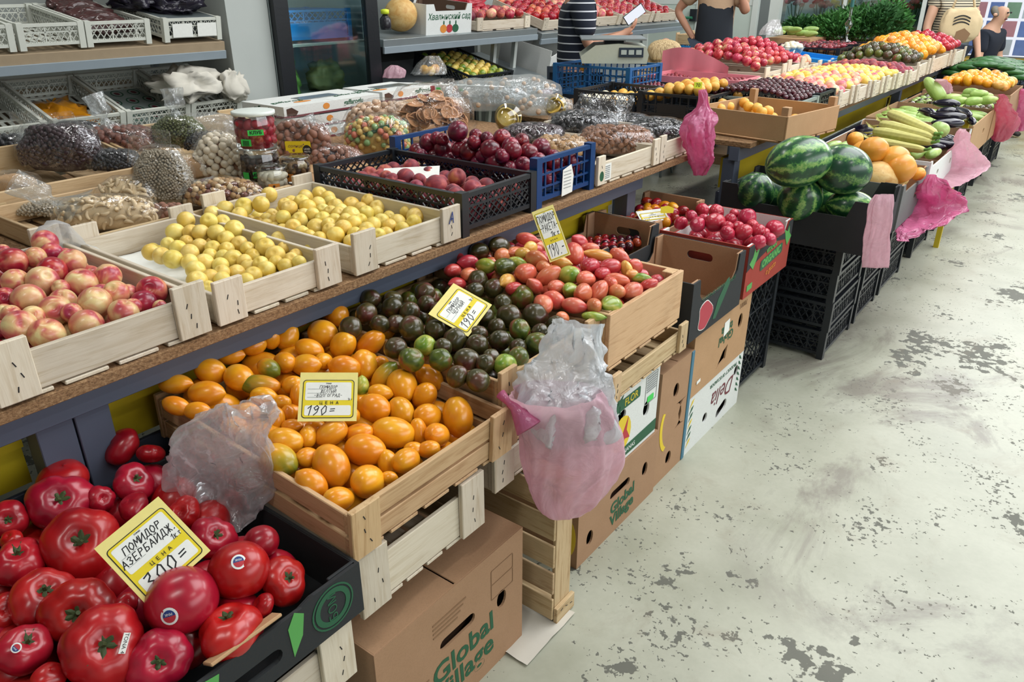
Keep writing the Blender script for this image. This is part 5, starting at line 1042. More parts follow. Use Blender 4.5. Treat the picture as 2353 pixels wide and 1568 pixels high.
pbag('big clear bag of dark prunes standing at a slant', 130, 402, .955, 175, 105, 'nut', .0085, 'prune_flesh', .5, n=330, tip=(-.02, .0, .07), upright=1, single=False, under='prune_flesh', seed=2, pname='prune')
pbag('flat clear bag of black raisins below the tied hazelnut bag', 250, 398, .955, 120, 45, 'nut', .008, 'raisin_flesh', .6, n=150, single=False, under='raisin_flesh', seed=3, pname='raisin')
pbag('clear bag of raisins cut by the left picture edge', 18, 378, .96, 95, 60, 'nut', .01, 'raisin_flesh', .6, n=100, single=False, under='raisin_flesh', seed=4, tip=(.05, 0, .05), pname='raisin')
pbag('dark blue film bag lying behind the prunes', 165, 330, .985, 120, 50, None, .01, 'raisin_flesh', .6, n=10, under='foil_dark', seed=14)
pbag('knotted clear bag of brown hazelnuts on top of the raisins', 265, 352, .985, 150, 52, 'ball', .0135, 'hazel_shell', .55, n=90, tip=(-.04, 0, .13), single=True, under='hazel_shell', seed=5, pname='hazelnut')
pbag('knotted clear bag of green pumpkin seeds at the back', 405, 345, .99, 105, 68, 'seed', .006, 'seed_green', .7, n=420, tip=(.0, 0, .12), single=False, under='seed_green', seed=6, pname='seed')
pbag('empty clear bag edge lying in the seed crate', 470, 320, .99, 130, 50, None, .01, 'seed_green', .4, n=10, under='film_clear', film_='film_frost', seed=31)
pbag('long clear bag of pale cashews in front', 235, 535, .90, 215, 72, 'cashew', .0165, 'cashew_flesh', .42, n=150, tip=(-.14, .0, .09), under='cashew_flesh', seed=7, pname='cashew', rz=.12)
pbag('rounder clear bag of cashews behind the long one', 290, 485, .905, 135, 64, 'cashew', .0155, 'cashew_flesh', .7, n=110, tip=(.11, 0, .03), under='cashew_flesh', seed=8, pname='cashew')
pbag('tall open clear bag of grey sunflower seeds', 365, 482, .90, 125, 130, 'seed', .0048, 'seed_grey', .6, n=1100, tip=(-.03, 0, .09), upright=1, single=False, under='seed_grey', seed=9, pname='seed', tilt=.15)
pbag('clear zip bag of white glazed nut balls leaning on the jars', 515, 428, .905, 125, 110, 'ball', .0145, 'white_glaze', .45, n=170, tip=(.0, 0, .05), upright=1, under='almond_skin', seed=10, pname='glazed_ball')
pbag('knotted clear bag of mixed hazelnuts behind the yellow plums', 505, 482, .90, 175, 58, 'ball', .0105, 'nut_mix', .5, n=190, tip=(-.09, 0, .06), under='hazel_shell', seed=11, pname='nut', pmats=['nut_mix', 'nut_mix', 'hazel_shell', 'cashew_flesh'])
pbag('small clear bag of walnut pieces between the cashew bags', 378, 507, .90, 70, 30, 'ball', .012, 'walnut_flesh', .7, n=30, under='walnut_flesh', seed=12, pname='walnut')
pbag('brown paper bag with a twisted handle at the left edge', 20, 450, .95, 110, 45, None, .01, 'ink_tan', .6, under='card_tan', film_='film_clear', seed=13, n=5)
pbag('clear bag of pale raisins between the hazelnuts and pumpkin seeds', 335, 345, .985, 90, 45, 'seed', .006, 'hazel_shell', .6, n=160, under='prune_flesh', seed=44, single=False, pname='raisin')
pbag('dark blue film bag right of the pumpkin seeds', 470, 352, .985, 90, 40, 'seed', .006, 'raisin_flesh', .6, n=120, under='foil_dark', seed=45, single=False, pname='seed')
pbag('flat clear bag of light seeds left of the cashews', 85, 500, .905, 110, 26, 'seed', .005, 'seed_grey', .6, n=200, under='seed_grey', seed=46, single=False, pname='seed')
pbag('brown paper sack open behind the sunflower seeds', 430, 415, .93, 90, 50, None, .005, 'seed_grey', .6, under='card_tan', seed=47, n=5)
# jars
carton('low plain carton the jars stand on', -2.55, -2.06, 1.52, 1.98, TZ, .05, 'card_tan', closed=True, name='cardboard_box')
def jar(label, c, r, h, lidmat, fill, n, psize, kind='ball', labels=(), group='plastic jars of sweets', mats=None):
    t = thing('plastic_jar', label, 'jar', TR(*c, RZ), group); rng = random.Random(int(r * 9999 + h * 777)); mb = MB()
    mb.lathe([(r * .93, 0), (r, h * .06), (r, h * .8), (r * .93, h * .88), (r * .93, h * .95)], 28, cap=True); ob('jar_body', mb.mesh('jar', True), 'jar_plastic', t)
    mb = MB(); mb.lathe([(r * 1.03, h * .9), (r * 1.05, h * .92), (r * 1.05, h * .99), (r * .98, h), (.001, h)], 28, cap=False); ob('lid', mb.mesh('lid', True), lidmat, t)
    mb = MB(); mb.lathe([(r * .8, .004), (r * .8, h * .7), (.01, h * .72)], 16); ob('filling', mb.mesh('core', True), fill, t)
    pm = PIECE[kind](); rows = max(2, int(h * .78 / (psize * 1.7))); per = max(6, int(2 * math.pi * r * .84 / (psize * 1.8)))
    for j in range(rows):
        for k in range(per):
            a = 2 * math.pi * (k + .5 * (j % 2)) / per
            if math.sin(a) > .55: continue
            z = .012 + psize + j * psize * 1.65; ob('piece', pm, rng.choice(mats or [fill]), t, Matrix.Translation((math.cos(a) * (r * .97 - psize), math.sin(a) * (r * .97 - psize), z)) @ SPINQ(Vector((rng.gauss(0, 1), rng.gauss(0, 1), rng.gauss(0, 1))).normalized(), 0) @ Matrix.Scale(psize * rng.uniform(.9, 1.05), 4))
    for (ang, z, w, hh, m, s) in labels:
        q = math.radians(ang); M = frame((math.sin(q) * r * 1.01, -math.cos(q) * r * 1.01, z), (math.cos(q), math.sin(q), 0), (0, 0, 1)); l = ob('label', me_panel([(-w / 2, -hh / 2), (w / 2, -hh / 2), (w / 2, hh / 2), (-w / 2, hh / 2)], (), .001), m, t, M)
        if s: text(s, hh * .8, 'ink_black', l, Matrix.Translation((0, 0, .0012)), bold=.0004)
    return t
plain('berry_red', '#b5283a', .3, .15, 50, vary=.2); plain('choc', '#4a332a', .35, .2, 60, vary=.3); plain('lid_white', '#dfe6e0', .4, .04); plain('granola', '#9a7246', .6, .4, 40, vary=.5)
jb = atX(603, 415, -2.25); jz = .934
jar('clear jar of brown chocolate balls under the red candy jar', (jb.x, jb.y, jz), .067, .112, 'jar_plastic', 'choc', 0, .011, labels=((12, .035, .04, .02, 'neon_green', 'МИНД'), (-28, .03, .025, .025, 'neon_green', '')))
jar('clear jar of red candied berries with white lid on top of the stack', (jb.x, jb.y, jz + .113), .067, .122, 'lid_white', 'berry_red', 0, .0165, 'nut', ((18, .06, .05, .018, 'neon_green', 'КЛУБ'), (-12, .028, .035, .022, 'neon_green', '|||||')))
p = atX(630, 438, -2.12); jar('small clear jar of white almonds in front of the jar stack', (p.x, p.y, jz), .048, .078, 'jar_plastic', 'white_glaze', 0, .0125, 'nut', ((20, .018, .035, .022, 'ink_orange', '*'),))
p = atX(686, 432, -2.16); jar('small clear jar of nut granola right of the white almonds', (p.x, p.y, jz), .048, .084, 'jar_plastic', 'granola', 0, .01, 'nut', ((-20, .02, .04, .026, 'ink_orange', '*'),), mats=['granola', 'choc', 'cashew_flesh'])
t = pbag('clear pack of pecans with yellow label behind the jars', 690, 372, .935, 130, 85, 'nut', .013, 'walnut_flesh', .4, n=70, tip=(0, 0, .05), upright=1, under='walnut_flesh', seed=15, pname='pecan')
l = decal('label', rr(-.045, -.032, .05, .03, .004), 'border_yellow', t, frame((.0, -.052, .05), (1, 0, 0), (0, -.1, 1))); text('PECAN NUTS', .012, 'ink_maroon', l, Matrix.Translation((-.008, -.018, .001)), bold=.0003); text('солнце', .016, 'ink_tan', l, Matrix.Translation((-.008, .012, .001)), shear=.3); decal('label_disc', ell(.035, -.004, .017, .02), 'ink_black', l, Matrix.Translation((0, 0, .0008))); text('LIDER', .009, 'ink_white', l, Matrix.Translation((.035, .001, .0016))); text('NUTS', .009, 'ink_white', l, Matrix.Translation((.035, -.009, .0016)))
pbag('knotted clear bag of dark dried fruit leaning right of the jars', 765, 405, .885, 130, 60, 'nut', .012, 'walnut_flesh', .5, n=70, tip=(-.06, 0, .13), under='prune_flesh', seed=16, pname='dried_fruit', single=False)
plain('gummy_red', '#cf7a62', .35, .1, vary=.2); plain('gummy_green', '#8aae72', .35, .1, vary=.2); plain('gummy_yellow', '#d6b566', .35, .1, vary=.2); plain('gummy_pale', '#d9b89a', .5, .1, vary=.15)
g1 = pbag('clear bag of green, red and yellow fruit gummies closed with a dark clip', 865, 362, .90, 140, 85, 'ball', .013, 'gummy_red', .55, n=110, under='gummy_yellow', seed=17, pname='gummy', pmats=['gummy_red', 'gummy_green', 'gummy_yellow', 'gummy_yellow'], tip=(-.1, 0, .04))
board('clip', .13, .016, .014, 'ink_green', g1, TR(-.0, -.055, .105) @ Matrix.Rotation(-.35, 4, 'Y'))
g2 = pbag('clear bag of pale candied fruit with a red label, behind the gummies', 880, 320, .915, 170, 75, 'ball', .015, 'gummy_pale', .5, n=90, under='gummy_pale', seed=18, pname='candied_piece'); decal('red_label', [(-.07, -.03), (.09, -.045), (.1, .0), (-.06, .02)], 'ink_red', g2, frame((.02, -.085, .075), (1, 0, 0), (0, .3, 1)))
# dried citrus bag
plain('citrus_rind', '#c08c62', .6, .2, 40, vary=.3); plain('citrus_flesh', '#c89468', .6, .25, 40, vary=.3)
p = atZ(985, 325, .93); s = depth(p) / FPX
ct = thing('bag_of_dried_citrus', 'large clear bag of dried orange slices behind the plums', 'bag', TR(p.x - .06, p.y + .09, p.z, RZ), 'bags of nuts and dried fruit'); rng = random.Random(4)
for i in range(110):
    u = rng.uniform(-1, 1); v = rng.uniform(-1, 1); w = rng.random(); hh = max(.02, (1 - .6 * u * u - .4 * v * v)) * .165
    ax = Vector((rng.gauss(.3, .5), rng.gauss(-.6, .4), rng.gauss(.5, .45))).normalized(); M = Matrix.Translation((u * .135, v * .08, .018 + hh * (.55 + .45 * w))) @ SPINQ(ax, rng.uniform(0, 6)) @ Matrix.Scale(rng.uniform(.026, .036), 4)
    o = ob('citrus_slice', ring_mesh(), 'citrus_rind', ct, M); 
    if i % 2 == 0: ob('segments', disc_spokes(), 'citrus_flesh', o)
mb = pillow_mesh(.185, .12, .16, .2, 9); mb.v = [v + Vector((0, 0, .075)) for v in mb.v]; ob('film', mb.mesh('f', True), 'film_clear', ct)
# clear empty bags, flat packs, fruit cups
for i, (x, y, z, w, h, f) in enumerate(((1120, 258, .93, 190, 60, 'film_frost'), (1195, 248, .94, 170, 60, 'film_frost'), (1090, 232, .95, 150, 36, 'film_frost'), (1250, 268, .93, 120, 40, 'film_frost'))):
    pbag('crumpled clear bag ' + ('right of the dried orange slices', 'behind the pineapple cup', 'in front of the flat packs', 'between the two fruit cups')[i] + ' with pale pieces inside', x, y, z, w, h, 'ball', .014, 'gummy_pale', .6, n=14, film_=f, under='film_frost', seed=20 + i, pname='piece', single=False)
plain('pineapple', '#d8b655', .4, .15, 30, vary=.1)
def cup(label, px, py, z, r, ang):
    p = atZ(px, py, z); t = thing('fruit_cup', label, 'cup', Matrix.Translation((p.x, p.y, p.z + r)) @ Matrix.Rotation(ang, 4, 'Z') @ Matrix.Rotation(1.15, 4, 'X'), 'clear cups of dried pineapple')
    mb = MB(); mb.lathe([(r * .75, -r * .8), (r * .98, r * .5), (r * 1.05, r * .55), (r * 1.05, r * .6)], 28); ob('cup', mb.mesh('cup', True), 'jar_plastic', t)
    rng = random.Random(int(px))
    for i in range(9): ob('pineapple_ring', ring_mesh(), 'pineapple', t, Matrix.Translation((rng.uniform(-.15, .15) * r, rng.uniform(-.15, .15) * r, -r * .6 + i * r * .13)) @ SPINQ(Vector((rng.gauss(0, .3), rng.gauss(0, .3), 1)).normalized(), i) @ Matrix.Diagonal((r * .75, r * .75, r * 1.4, 1)))
cup('clear cup of dried pineapple rings lying on its side behind the plums', 1165, 305, .90, .062, RZ + .2); cup('second clear cup of pineapple lying further back near the black crates', 1278, 272, .92, .055, RZ - .3)
pbag('flat shiny bag of dark prunes behind the navy crate', 1225, 338, .93, 135, 42, 'nut', .012, 'prune_flesh', .7, n=90, single=False, under='prune_flesh', seed=25, pname='prune'); pbag('flat shiny bag of black dried plums behind the almonds', 1345, 312, .945, 150, 45, 'nut', .012, 'raisin_flesh', .7, n=90, single=False, under='raisin_flesh', seed=26, pname='dried_plum', tip=(.05, .03, .09), upright=1)
pbag('clear bag of brown almonds in the pale crate', 1420, 362, .90, 170, 60, 'nut', .0105, 'almond_skin', .75, n=210, under='almond_skin', seed=27, pname='almond'); pbag('clear bag of light dried apricot pieces left of the almonds', 1290, 362, .91, 120, 40, 'nut', .012, 'nut_mix', .7, n=70, under='nut_mix', seed=28, pname='dried_piece', single=False)
pbag('clear bag of dark sunflower seeds in the last crate', 1520, 330, .90, 130, 45, 'nut', .008, 'raisin_flesh', .9, n=200, under='raisin_flesh', seed=29, pname='seed', single=False); pbag('flat clear bag of dark seeds at the back of the last crate', 1440, 302, .905, 120, 30, 'nut', .008, 'raisin_flesh', .9, n=120, under='raisin_flesh', seed=30, pname='seed', single=False)
# white confectionery boxes
def sweetbox(label, x0, x1, y0, y1, z, win=True):
    t = carton(label, x0, x1, y0, y1, z, .05, 'card_white', closed=True, name='confectionery_box', t_=.004, group='white confectionery boxes'); dx, dy = x1 - x0, y1 - y0
    decal('maroon_edge', [(-dy / 2, 0), (dy / 2, 0), (dy / 2, .009), (-dy / 2, .009)], 'ink_maroon', t, facef(t, 'f', dx, dy)); decal('maroon_edge', [(-dx / 2, 0), (dx / 2, 0), (dx / 2, .009), (-dx / 2, .009)], 'ink_maroon', t, facef(t, 'n', dx, dy))
    text('gaffaroglu', .034, 'ink_green', t, facef(t, 'n', dx, dy, -.0, .03), shear=.2, bold=.0006); text('gaffaroglu', .032, 'ink_green', t, facef(t, 'f', dx, dy, .12, .032), shear=.2, bold=.0006)
    text('gaffaroglu', .055, 'ink_green', t, facef(t, 't', dx, dy, .02, -.16, 0, .0512), shear=.2); text('gaffaroglu', .055, 'ink_green', t, facef(t, 't', dx, dy, .04, .19, 0, .0512), shear=.2)
    decal('nut_print', ell(0, 0, .02, .014), 'ink_orange', t, facef(t, 'f', dx, dy, -.05, .03)); decal('roll_print', [(-.03, -.015), (.02, -.018), (.035, .0), (.0, .02), (-.03, .016)], 'choc', t, facef(t, 'f', dx, dy, -dy / 2 + .045, .024)); decal('bread_print', ell(0, 0, .05, .018), 'ink_orange', t, facef(t, 't', dx, dy, .07, -.12, 0, .0512))
    if win: decal('window', rr(-.12, -.05, .12, .05, .01), 'ink_grey', t, facef(t, 't', dx, dy, -.01, .03, 0, .0516)); decal('window_film', rr(-.11, -.042, .11, .042, .008), 'jar_plastic', t, facef(t, 't', dx, dy, -.01, .03, 0, .0522))
    return t
sweetbox('lowest white confectionery box, hardly seen under the others', -3.24, -2.94, 2.22, 2.82, TZ + .001); sweetbox('middle white confectionery box of the stack', -3.25, -2.945, 2.21, 2.8, TZ + .057); sweetbox('topmost white confectionery box with a window and brown nut prints', -3.26, -2.95, 2.2, 2.79, TZ + .113); 
carton('wooden-coloured carton under the back stack of white boxes', -3.3, -2.98, 2.83, 3.2, TZ, .11, 'card_dark', closed=True); sweetbox('white confectionery box lying behind the stack by the flat packs', -3.28, -2.98, 2.84, 3.2, TZ + .112)
for i in range(4):
    p = atZ(925 + 52 * i, 208 + 2 * i, 1.0); t = carton(('first', 'second', 'third', 'fourth')[i] + ' flat clear-wrapped pack from the left, red checked edge, behind the citrus bag', p.x - .1, p.x + .1, p.y - .02, p.y + .03, .995, .045, 'card_white', closed=True, name='flat_pack', t_=.003, group='flat wrapped packs', rz=.5)
    decal('green_sticker', rr(-.012, -.008, .012, .008, .002), 'neon_green', t, facef(t, 'n', .2, .05, -.05, .024)); decal('red_check', [(-.095, .004), (-.07, .004), (-.07, .04), (-.095, .04)], 'ink_red', t, facef(t, 'n', .2, .05)); 
carton('plain low box under the flat wrapped packs', -2.97, -2.72, 2.86, 3.22, TZ, .11, 'card_tan', closed=True)
# ================================================================ bags that hang or lie in the front
def hangbag(label, prof, plane, film_, name='plastic_bag', ry=.55, cat='bag', wr=.06, k=7, seed=1, closed=True, crumple=.012, group=None, lean=0.0, ydir=None, topfold=0.0):
    """prof: (px, py, half width px) bottom to top, in a vertical plane through the bag"""
    R = []
    for px, py, hw in prof:
        p = plane(px, py); s = depth(p) / FPX; R.append((p, hw * s, max(.006, hw * s * ry), RT, Vector(ydir) if ydir else Vector((-RT.y, RT.x, 0))))
    return ob(name, loft(smooth_rings(R, 8), 84, wr, k, seed, closed, .12, crumple).mesh('bag', True), film_, None, None, None, label, cat, group)
PX = lambda v: (lambda x, y: atX(x, y, v)); PY = lambda v: (lambda x, y: atY(x, y, v))
PKB = hangbag('pale pink carrier bag stuffed full, hanging from the crate corner by the black tomatoes', [(1288, 1188, 22), (1292, 1172, 52), (1303, 1130, 88), (1312, 1070, 112), (1312, 1010, 115), (1300, 960, 112), (1285, 925, 108), (1272, 905, 104)], PX(-.80), 'film_pink', ry=.6, wr=.035, k=8, seed=2, crumple=.009)
hangbag('crumpled white bags bulging out of the pink carrier bag', [(1300, 1020, 60), (1292, 985, 104), (1284, 935, 112), (1286, 895, 108), (1305, 862, 92), (1320, 825, 72), (1322, 785, 60), (1325, 745, 52)], PX(-.805), 'film_white', ry=.55, wr=.08, k=5, seed=5, crumple=.04)
mb = MB(); a = atX(1150, 905, -.905); b = atX(1185, 935, -.86); c = atX(1215, 985, -.82); mb.tube([a, (a + b) / 2 + Vector((0, 0, -.004)), b, c], [.012, .008, .014, .03], 10); ob('handle', mb.mesh('h', True), 'film_hotpink', PKB)
hangbag('crumpled clear plastic bag lying between beefsteak and orange tomatoes', [(545, 1200, 18), (520, 1175, 60), (490, 1130, 118), (497, 1070, 125), (515, 1010, 112), (535, 960, 92), (545, 930, 66), (548, 918, 40)], PY(.635), 'film_haze', ry=.3, wr=.07, k=6, seed=8, crumple=.04)
hangbag('pink bags stuffed into a bag hanging on the corner of the brown box', [(1608, 405, 10), (1606, 380, 17), (1600, 340, 30), (1598, 300, 34), (1605, 265, 26), (1608, 235, 12), (1606, 205, 6)], PX(-1.34), 'film_hotpink', ry=.7, wr=.18, k=6, seed=11, crumple=.03)
hangbag('pink bag hung flat over the corner of the watermelon carton', [(2010, 615, 30), (2013, 570, 29), (2018, 520, 28), (2024, 475, 26), (2030, 448, 18)], PX(-.585), 'film_pink', ry=.14, wr=.12, k=5, seed=12, crumple=.008)
hangbag('shiny pink bag bundle hanging on the grey carton', [(2075, 552, 12), (2090, 530, 30), (2125, 490, 62), (2140, 460, 66), (2135, 430, 40), (2138, 402, 14)], PX(-.575), 'film_hotpink', ry=.4, wr=.16, k=6, seed=13, crumple=.035)
hangbag('pink bag with red tip hanging on the corn carton', [(2172, 432, 14), (2188, 415, 34), (2210, 385, 52), (2214, 365, 50), (2212, 335, 22), (2212, 296, 8)], PX(-.575), 'film_pink', ry=.5, wr=.08, k=5, seed=14, crumple=.02)
hangbag('pink bag of red things hanging on the tan zucchini carton', [(2297, 325, 8), (2300, 312, 22), (2306, 285, 30), (2308, 262, 26), (2304, 238, 14), (2302, 217, 5)], PX(-.575), 'film_red', ry=.7, wr=.05, k=5, seed=15, crumple=.02)
hangbag('dark pink bag at the right picture edge', [(2340, 300, 12), (2346, 280, 24), (2350, 250, 26), (2352, 225, 14), (2353, 205, 6)], PX(-.59), 'film_hotpink', ry=.7, wr=.05, k=5, seed=16, crumple=.02)
mb = MB()
for i in range(9):
    for j in range(9):
        x = -1.05 + .25 * i / 8; y = 1.12 + .22 * j / 8; mb.v.append(Vector((x, y, .004 + .012 * abs(noise.noise(Vector((x * 18, y * 18, 0)))))))
for i in range(8):
    for j in range(8): a = i * 9 + j; mb.f.append((a, a + 9, a + 10, a + 1))
ob('paper_sheet', mb.mesh('p', True), 'cloth_white', None, None, None, 'crumpled white paper on the floor behind the standing crate', 'paper')
# ================================================================ second table, front
def fruitcrate(label, x0, x1, y0, y1, z0, h, woodm, R, kind, mats, name, flabel, cat, fgroup, mound=.05, zoff=.0, cratef=crate, step=1.86, seg=14, **kw):
    cratef(label, x0, x1, y0, y1, z0, h, woodm, **kw)
    cx, cy = (x0 + x1) / 2, (y0 + y1) / 2
    for L, dz in ((0, 0),):
        heap(x0 + .02, x1 - .02, y0 + .015, y1 - .015, lambda x, y: z0 + h * .85 + zoff + mound * max(0, 1 - ((x - cx) / (x1 - x0) * 2) ** 2) * max(0, 1 - .6 * ((y - cy) / (y1 - y0) * 2) ** 2), R, kind, mats, name, flabel, cat, fgroup, seg, step)
GB = 'crates on the far display table'
bb = crate('brown hardboard crate with a few apricots, turned at the near corner of the far table', -1.57, -1.09, 3.58, 4.1, TZ, .115, 'card_tan', post_in=True, over=.035, rz=-.15, thick=.008, group=GB)
for i, (x, y) in enumerate(((1695, 222), (1660, 238), (1688, 240), (1720, 245), (1740, 248), (1765, 255), (1655, 250), (1710, 236), (1675, 245), (1750, 258))):
    p = atZ(x, y, .972 + .015 * (i in (0, 7))); put_fruit('apricot', 'stone', i % 3, 'skin_apricot', p, .027, Vector((.3, .2, 1)).normalized(), i, 'yellow apricot left in the brown hardboard crate', 'apricot', 'apricots in the brown crate')
heap(-1.52, -1.14, 3.64, 4.04, lambda x, y: .918, .029, 'stone', ['skin_apricot'], 'apricot', 'yellow apricot on the bottom of the brown hardboard crate', 'apricot', 'lower apricots in the brown crate', 14)
plastic_crate('black crate of yellow apricots with a tiny neon price tag', -2.06, -1.66, 3.86, 4.3, TZ, .135, pat='grid', cell=.05, group=GB, solid=.45)
heap(-2.04, -1.68, 3.88, 4.28, lambda x, y: .985 + .06 * max(0, 1 - ((x + 1.8) / .2) ** 2), .03, 'stone', ['skin_apricot'], 'apricot', 'yellow apricot heaped in the black crate with the price tag', 'apricot', 'apricots in the tagged black crate', 18)
plastic_crate('black plastic crate of mushrooms and apricots left of the tagged crate', -2.46, -2.08, 3.84, 4.26, TZ, .12, pat='x', cell=.06, group=GB, solid=.4)
heap(-2.44, -2.1, 3.88, 4.24, lambda x, y: .94, .03, 'stone', ['skin_mushroom', 'skin_apricot'], 'mushroom', lambda m: 'yellow apricot in the left black crate' if 'apricot' in m else 'pale mushroom in the left black crate', 'mushroom', 'mushrooms in the left black crate', 16)
no = ob('price_tag', me_panel([(-.02, -.015), (.02, -.015), (.02, .015), (-.02, .015)], (), .001), 'neon_yellow', None, frame(atX(1604, 196, -1.66), RT, (0, 0, 1)), None, 'tiny neon yellow price tag on the black apricot crate', 'price tag'); text('70', .024, 'ink_black', no, Matrix.Translation((0, 0, .001)))
# scale on the blue crate
plastic_crate('tall blue plastic crate carrying the weighing scale', -2.92, -2.36, 4.3, 4.72, TZ, .20, 'blue_plastic', pat='grid', cell=.045, group=GB)
sc = thing('weighing_scale', 'grey electronic weighing scale with steel pan on the blue crate', 'scale', TR(-2.6, 4.5, TZ + .215, RZ - .05), None)
plain('scale_body', '#b9bfae', .4, .05); plain('scale_display', '#2b3540', .3); plain('lcd', '#aab3ac', .3)
mb = MB(); pr = [(-.2, 0), (.2, 0), (.21, .05), (.19, .1), (.02, .115), (-.12, .105), (-.21, .04)]
for y in (-.15, .15): mb.v += [Vector((x, y, z)) for x, z in pr]
n = len(pr); mb.f += [(i, (i + 1) % n, (i + 1) % n + n, i + n) for i in range(n)] + [tuple(reversed(range(n))), tuple(range(n, 2 * n))]
ob('scale_body', mb.mesh('sb', fix=True), 'scale_body', sc); board('scale_pan', .40, .32, .012, 'steel', sc, TR(-.01, .0, .14)); board('pan_support', .12, .12, .03, 'black_plastic', sc, TR(0, 0, .122))
di = board('display', .15, .012, .055, 'scale_display', sc, TR(.1, -.152, .065) @ Matrix.Rotation(-.1, 4, 'X'))
for i in range(3): board('lcd_window', .034, .004, .028, 'lcd', di, TR(-.046 + .046 * i, -.007, 0))
put_fruit('loose_apricot', 'stone', 0, 'skin_apricot', atY(1340, 156, 4.33), .022, Vector((0, 0, 1)), 0, 'single yellow apricot on the blue crate under the scale', 'apricot')
hangbag('crumpled pink bag with orange fruit behind the blue crate', [(1250, 245, 14), (1252, 225, 16), (1256, 205, 10)], PY(4.2), 'film_hotpink', seed=21, ry=.8)
# near cherries
plastic_crate('clear grey plastic crate of dark cherries', -1.82, -1.26, 4.12, 4.41, TZ, .115, 'clear_grey_plastic', pat='grid', cell=.06, group=GB)
plastic_crate('black plastic crate of dark cherries beside the pale peach crates', -1.82, -1.26, 4.42, 4.71, TZ, .125, group=GB, cell=.08)
heap(-1.8, -1.28, 4.14, 4.69, lambda x, y: .985 + .05 * max(0, 1 - ((x + 1.55) / .28) ** 2),   .0165, 'round', ['skin_cherry'], 'cherry', 'dark glossy cherry in the front crates of the far table', 'cherry', 'dark cherries', 12, 2.15)
# pale crates along the front
spec = [(4.75, 5.06, ['skin_pale_peach'], 'pale pink peach in the first pale crate after the cherries', 'peach', .034), (5.07, 5.40, ['skin_pale_peach', 'skin_yellow_plum'], 'yellow-pink peach in the second pale crate of the far table', 'peach', .034), (5.41, 5.68, ['skin_pale_peach', 'skin_pale_peach', 'skin_yellow_plum'], 'blushed peach in the third pale crate of the far table', 'peach', .034), (5.69, 5.94, ['skin_yellow_plum', 'skin_yellow_plum', 'skin_pale_peach'], 'yellow plum in the fourth pale crate of the far table', 'plum', .03), (5.95, 6.22, ['skin_yellow_plum'], 'yellow plum in the fifth pale crate of the far table', 'plum', .028), (6.24, 6.6, ['skin_peach'], 'dark red flat peach heaped before the black tomatoes', 'peach', .036)]
for i, (a, b, m, fl_, ct_, R) in enumerate(spec):
    fruitcrate(('first', 'second', 'third', 'fourth', 'fifth', 'sixth')[i] + ' pale wooden crate after the cherries along the far table', -1.84, -1.255 + .012 * i, a, b, TZ, .075, 'wood_pale', R, 'stone', m, 'peach' if ct_ == 'peach' else 'yellow_plum', fl_, ct_, fl_[-40:], .045, .01, over=.03, post=.06, slats=3, group=GB)
fruitcrate('pale crate of round black tomatoes on the far table', -1.85, -1.23, 6.66, 7.12, TZ, .09, 'wood_pale', .036, 'round', ['skin_black_tomato', 'skin_black_green'], 'black_tomato', 'dark round tomato heaped on the far table', 'tomato', 'black tomatoes on the far table', .12, .02, over=.03, post=.06, slats=3, group=GB)
fruitcrate('pale crate of orange plum tomatoes near the far end of the far table', -1.85, -1.22, 7.14, 7.95, TZ, .1, 'wood_pale', .038, 'tomplum', ['skin_orange_tomato', 'skin_orange_tomato', 'skin_yellow_tomato'], 'orange_tomato', 'orange plum tomato heaped on the far table', 'tomato', 'orange tomatoes on the far table', .14, .03, over=.03, post=.06, slats=3, group=GB)
fruitcrate('pale crate of red tomatoes at the very end of the far table', -1.8, -1.2, 7.97, 8.55, TZ, .1, 'wood_pale', .042, 'round', ['skin_big_pink', 'skin_red_tomato'], 'red_tomato', 'red round tomato at the end of the far table', 'tomato', 'red tomatoes on the far table', .12, .03, over=.03, post=.06, slats=3, group=GB)
# back row of the far table
plain('pink_liner', '#ee909c', .45, .1, 14)
for i, (y0, y1, m, nm, lb, R) in enumerate(((4.78, 5.14, ['skin_grape'], 'grape', 'red grape in the pink-lined box', .015), (4.32, 4.7, ['skin_cherry', 'skin_grape'], 'berry', 'dark berry in the box before the pink-lined one', .014))):
    carton(('box lined with pink paper holding red grapes', 'shallow black carton of dark berries beside the blond woman')[i], -2.5, -1.86, y0, y1, TZ, .12 if i == 0 else .09, 'pink_liner' if i == 0 else 'card_black', name='fruit_box', t_=.01, group=GB)
    heap(-2.46, -1.9, y0 + .03, y1 - .03, lambda x, y: .965 + .015 * math.sin(x * 12), R, 'round', m, nm, lb, 'berry', lb[-20:], 10, 2.1)
mb = MB(); 
for i in range(9):
    for j in range(5): u = i / 8; mb.v.append(Vector((-2.58 + .5 * u, 5.15 + .02 * math.sin(i * 2.1) + .02 * noise.noise(Vector((i * .8, j * 1.7, 8))), .9 + .045 * j + .07 * math.sin(u * 3.1 + .6) * j / 4 + .05 * noise.noise(Vector((i, j, 3))))))
for i in range(8):
    for j in range(4): a = i * 5 + j; mb.f.append((a, a + 5, a + 6, a + 1))
ob('pink_paper', mb.mesh('pp', True), 'pink_liner', None, None, None, 'pink wrapping paper standing up behind the grapes', 'paper')
fruitcrate('pale crate heaped with red apples in the back row of the far table', -2.6, -1.86, 5.2, 5.6, TZ, .12, 'wood_pale', .036, 'apple', ['skin_apple'], 'red_apple', 'red apple with yellow cheeks heaped in the back row', 'apple', 'red apples on the far table', .15, .03, over=.04, slats=3, group=GB)
fruitcrate('pale crate of glossy red tomatoes behind the apples', -2.6, -1.86, 5.62, 5.98, TZ, .13, 'wood_pale', .032, 'round', ['skin_rose_tomato', 'skin_big_pink'], 'red_tomato', 'glossy red tomato heaped behind the apples', 'tomato', 'red tomatoes behind the apples', .15, .03, over=.04, slats=3, group=GB)
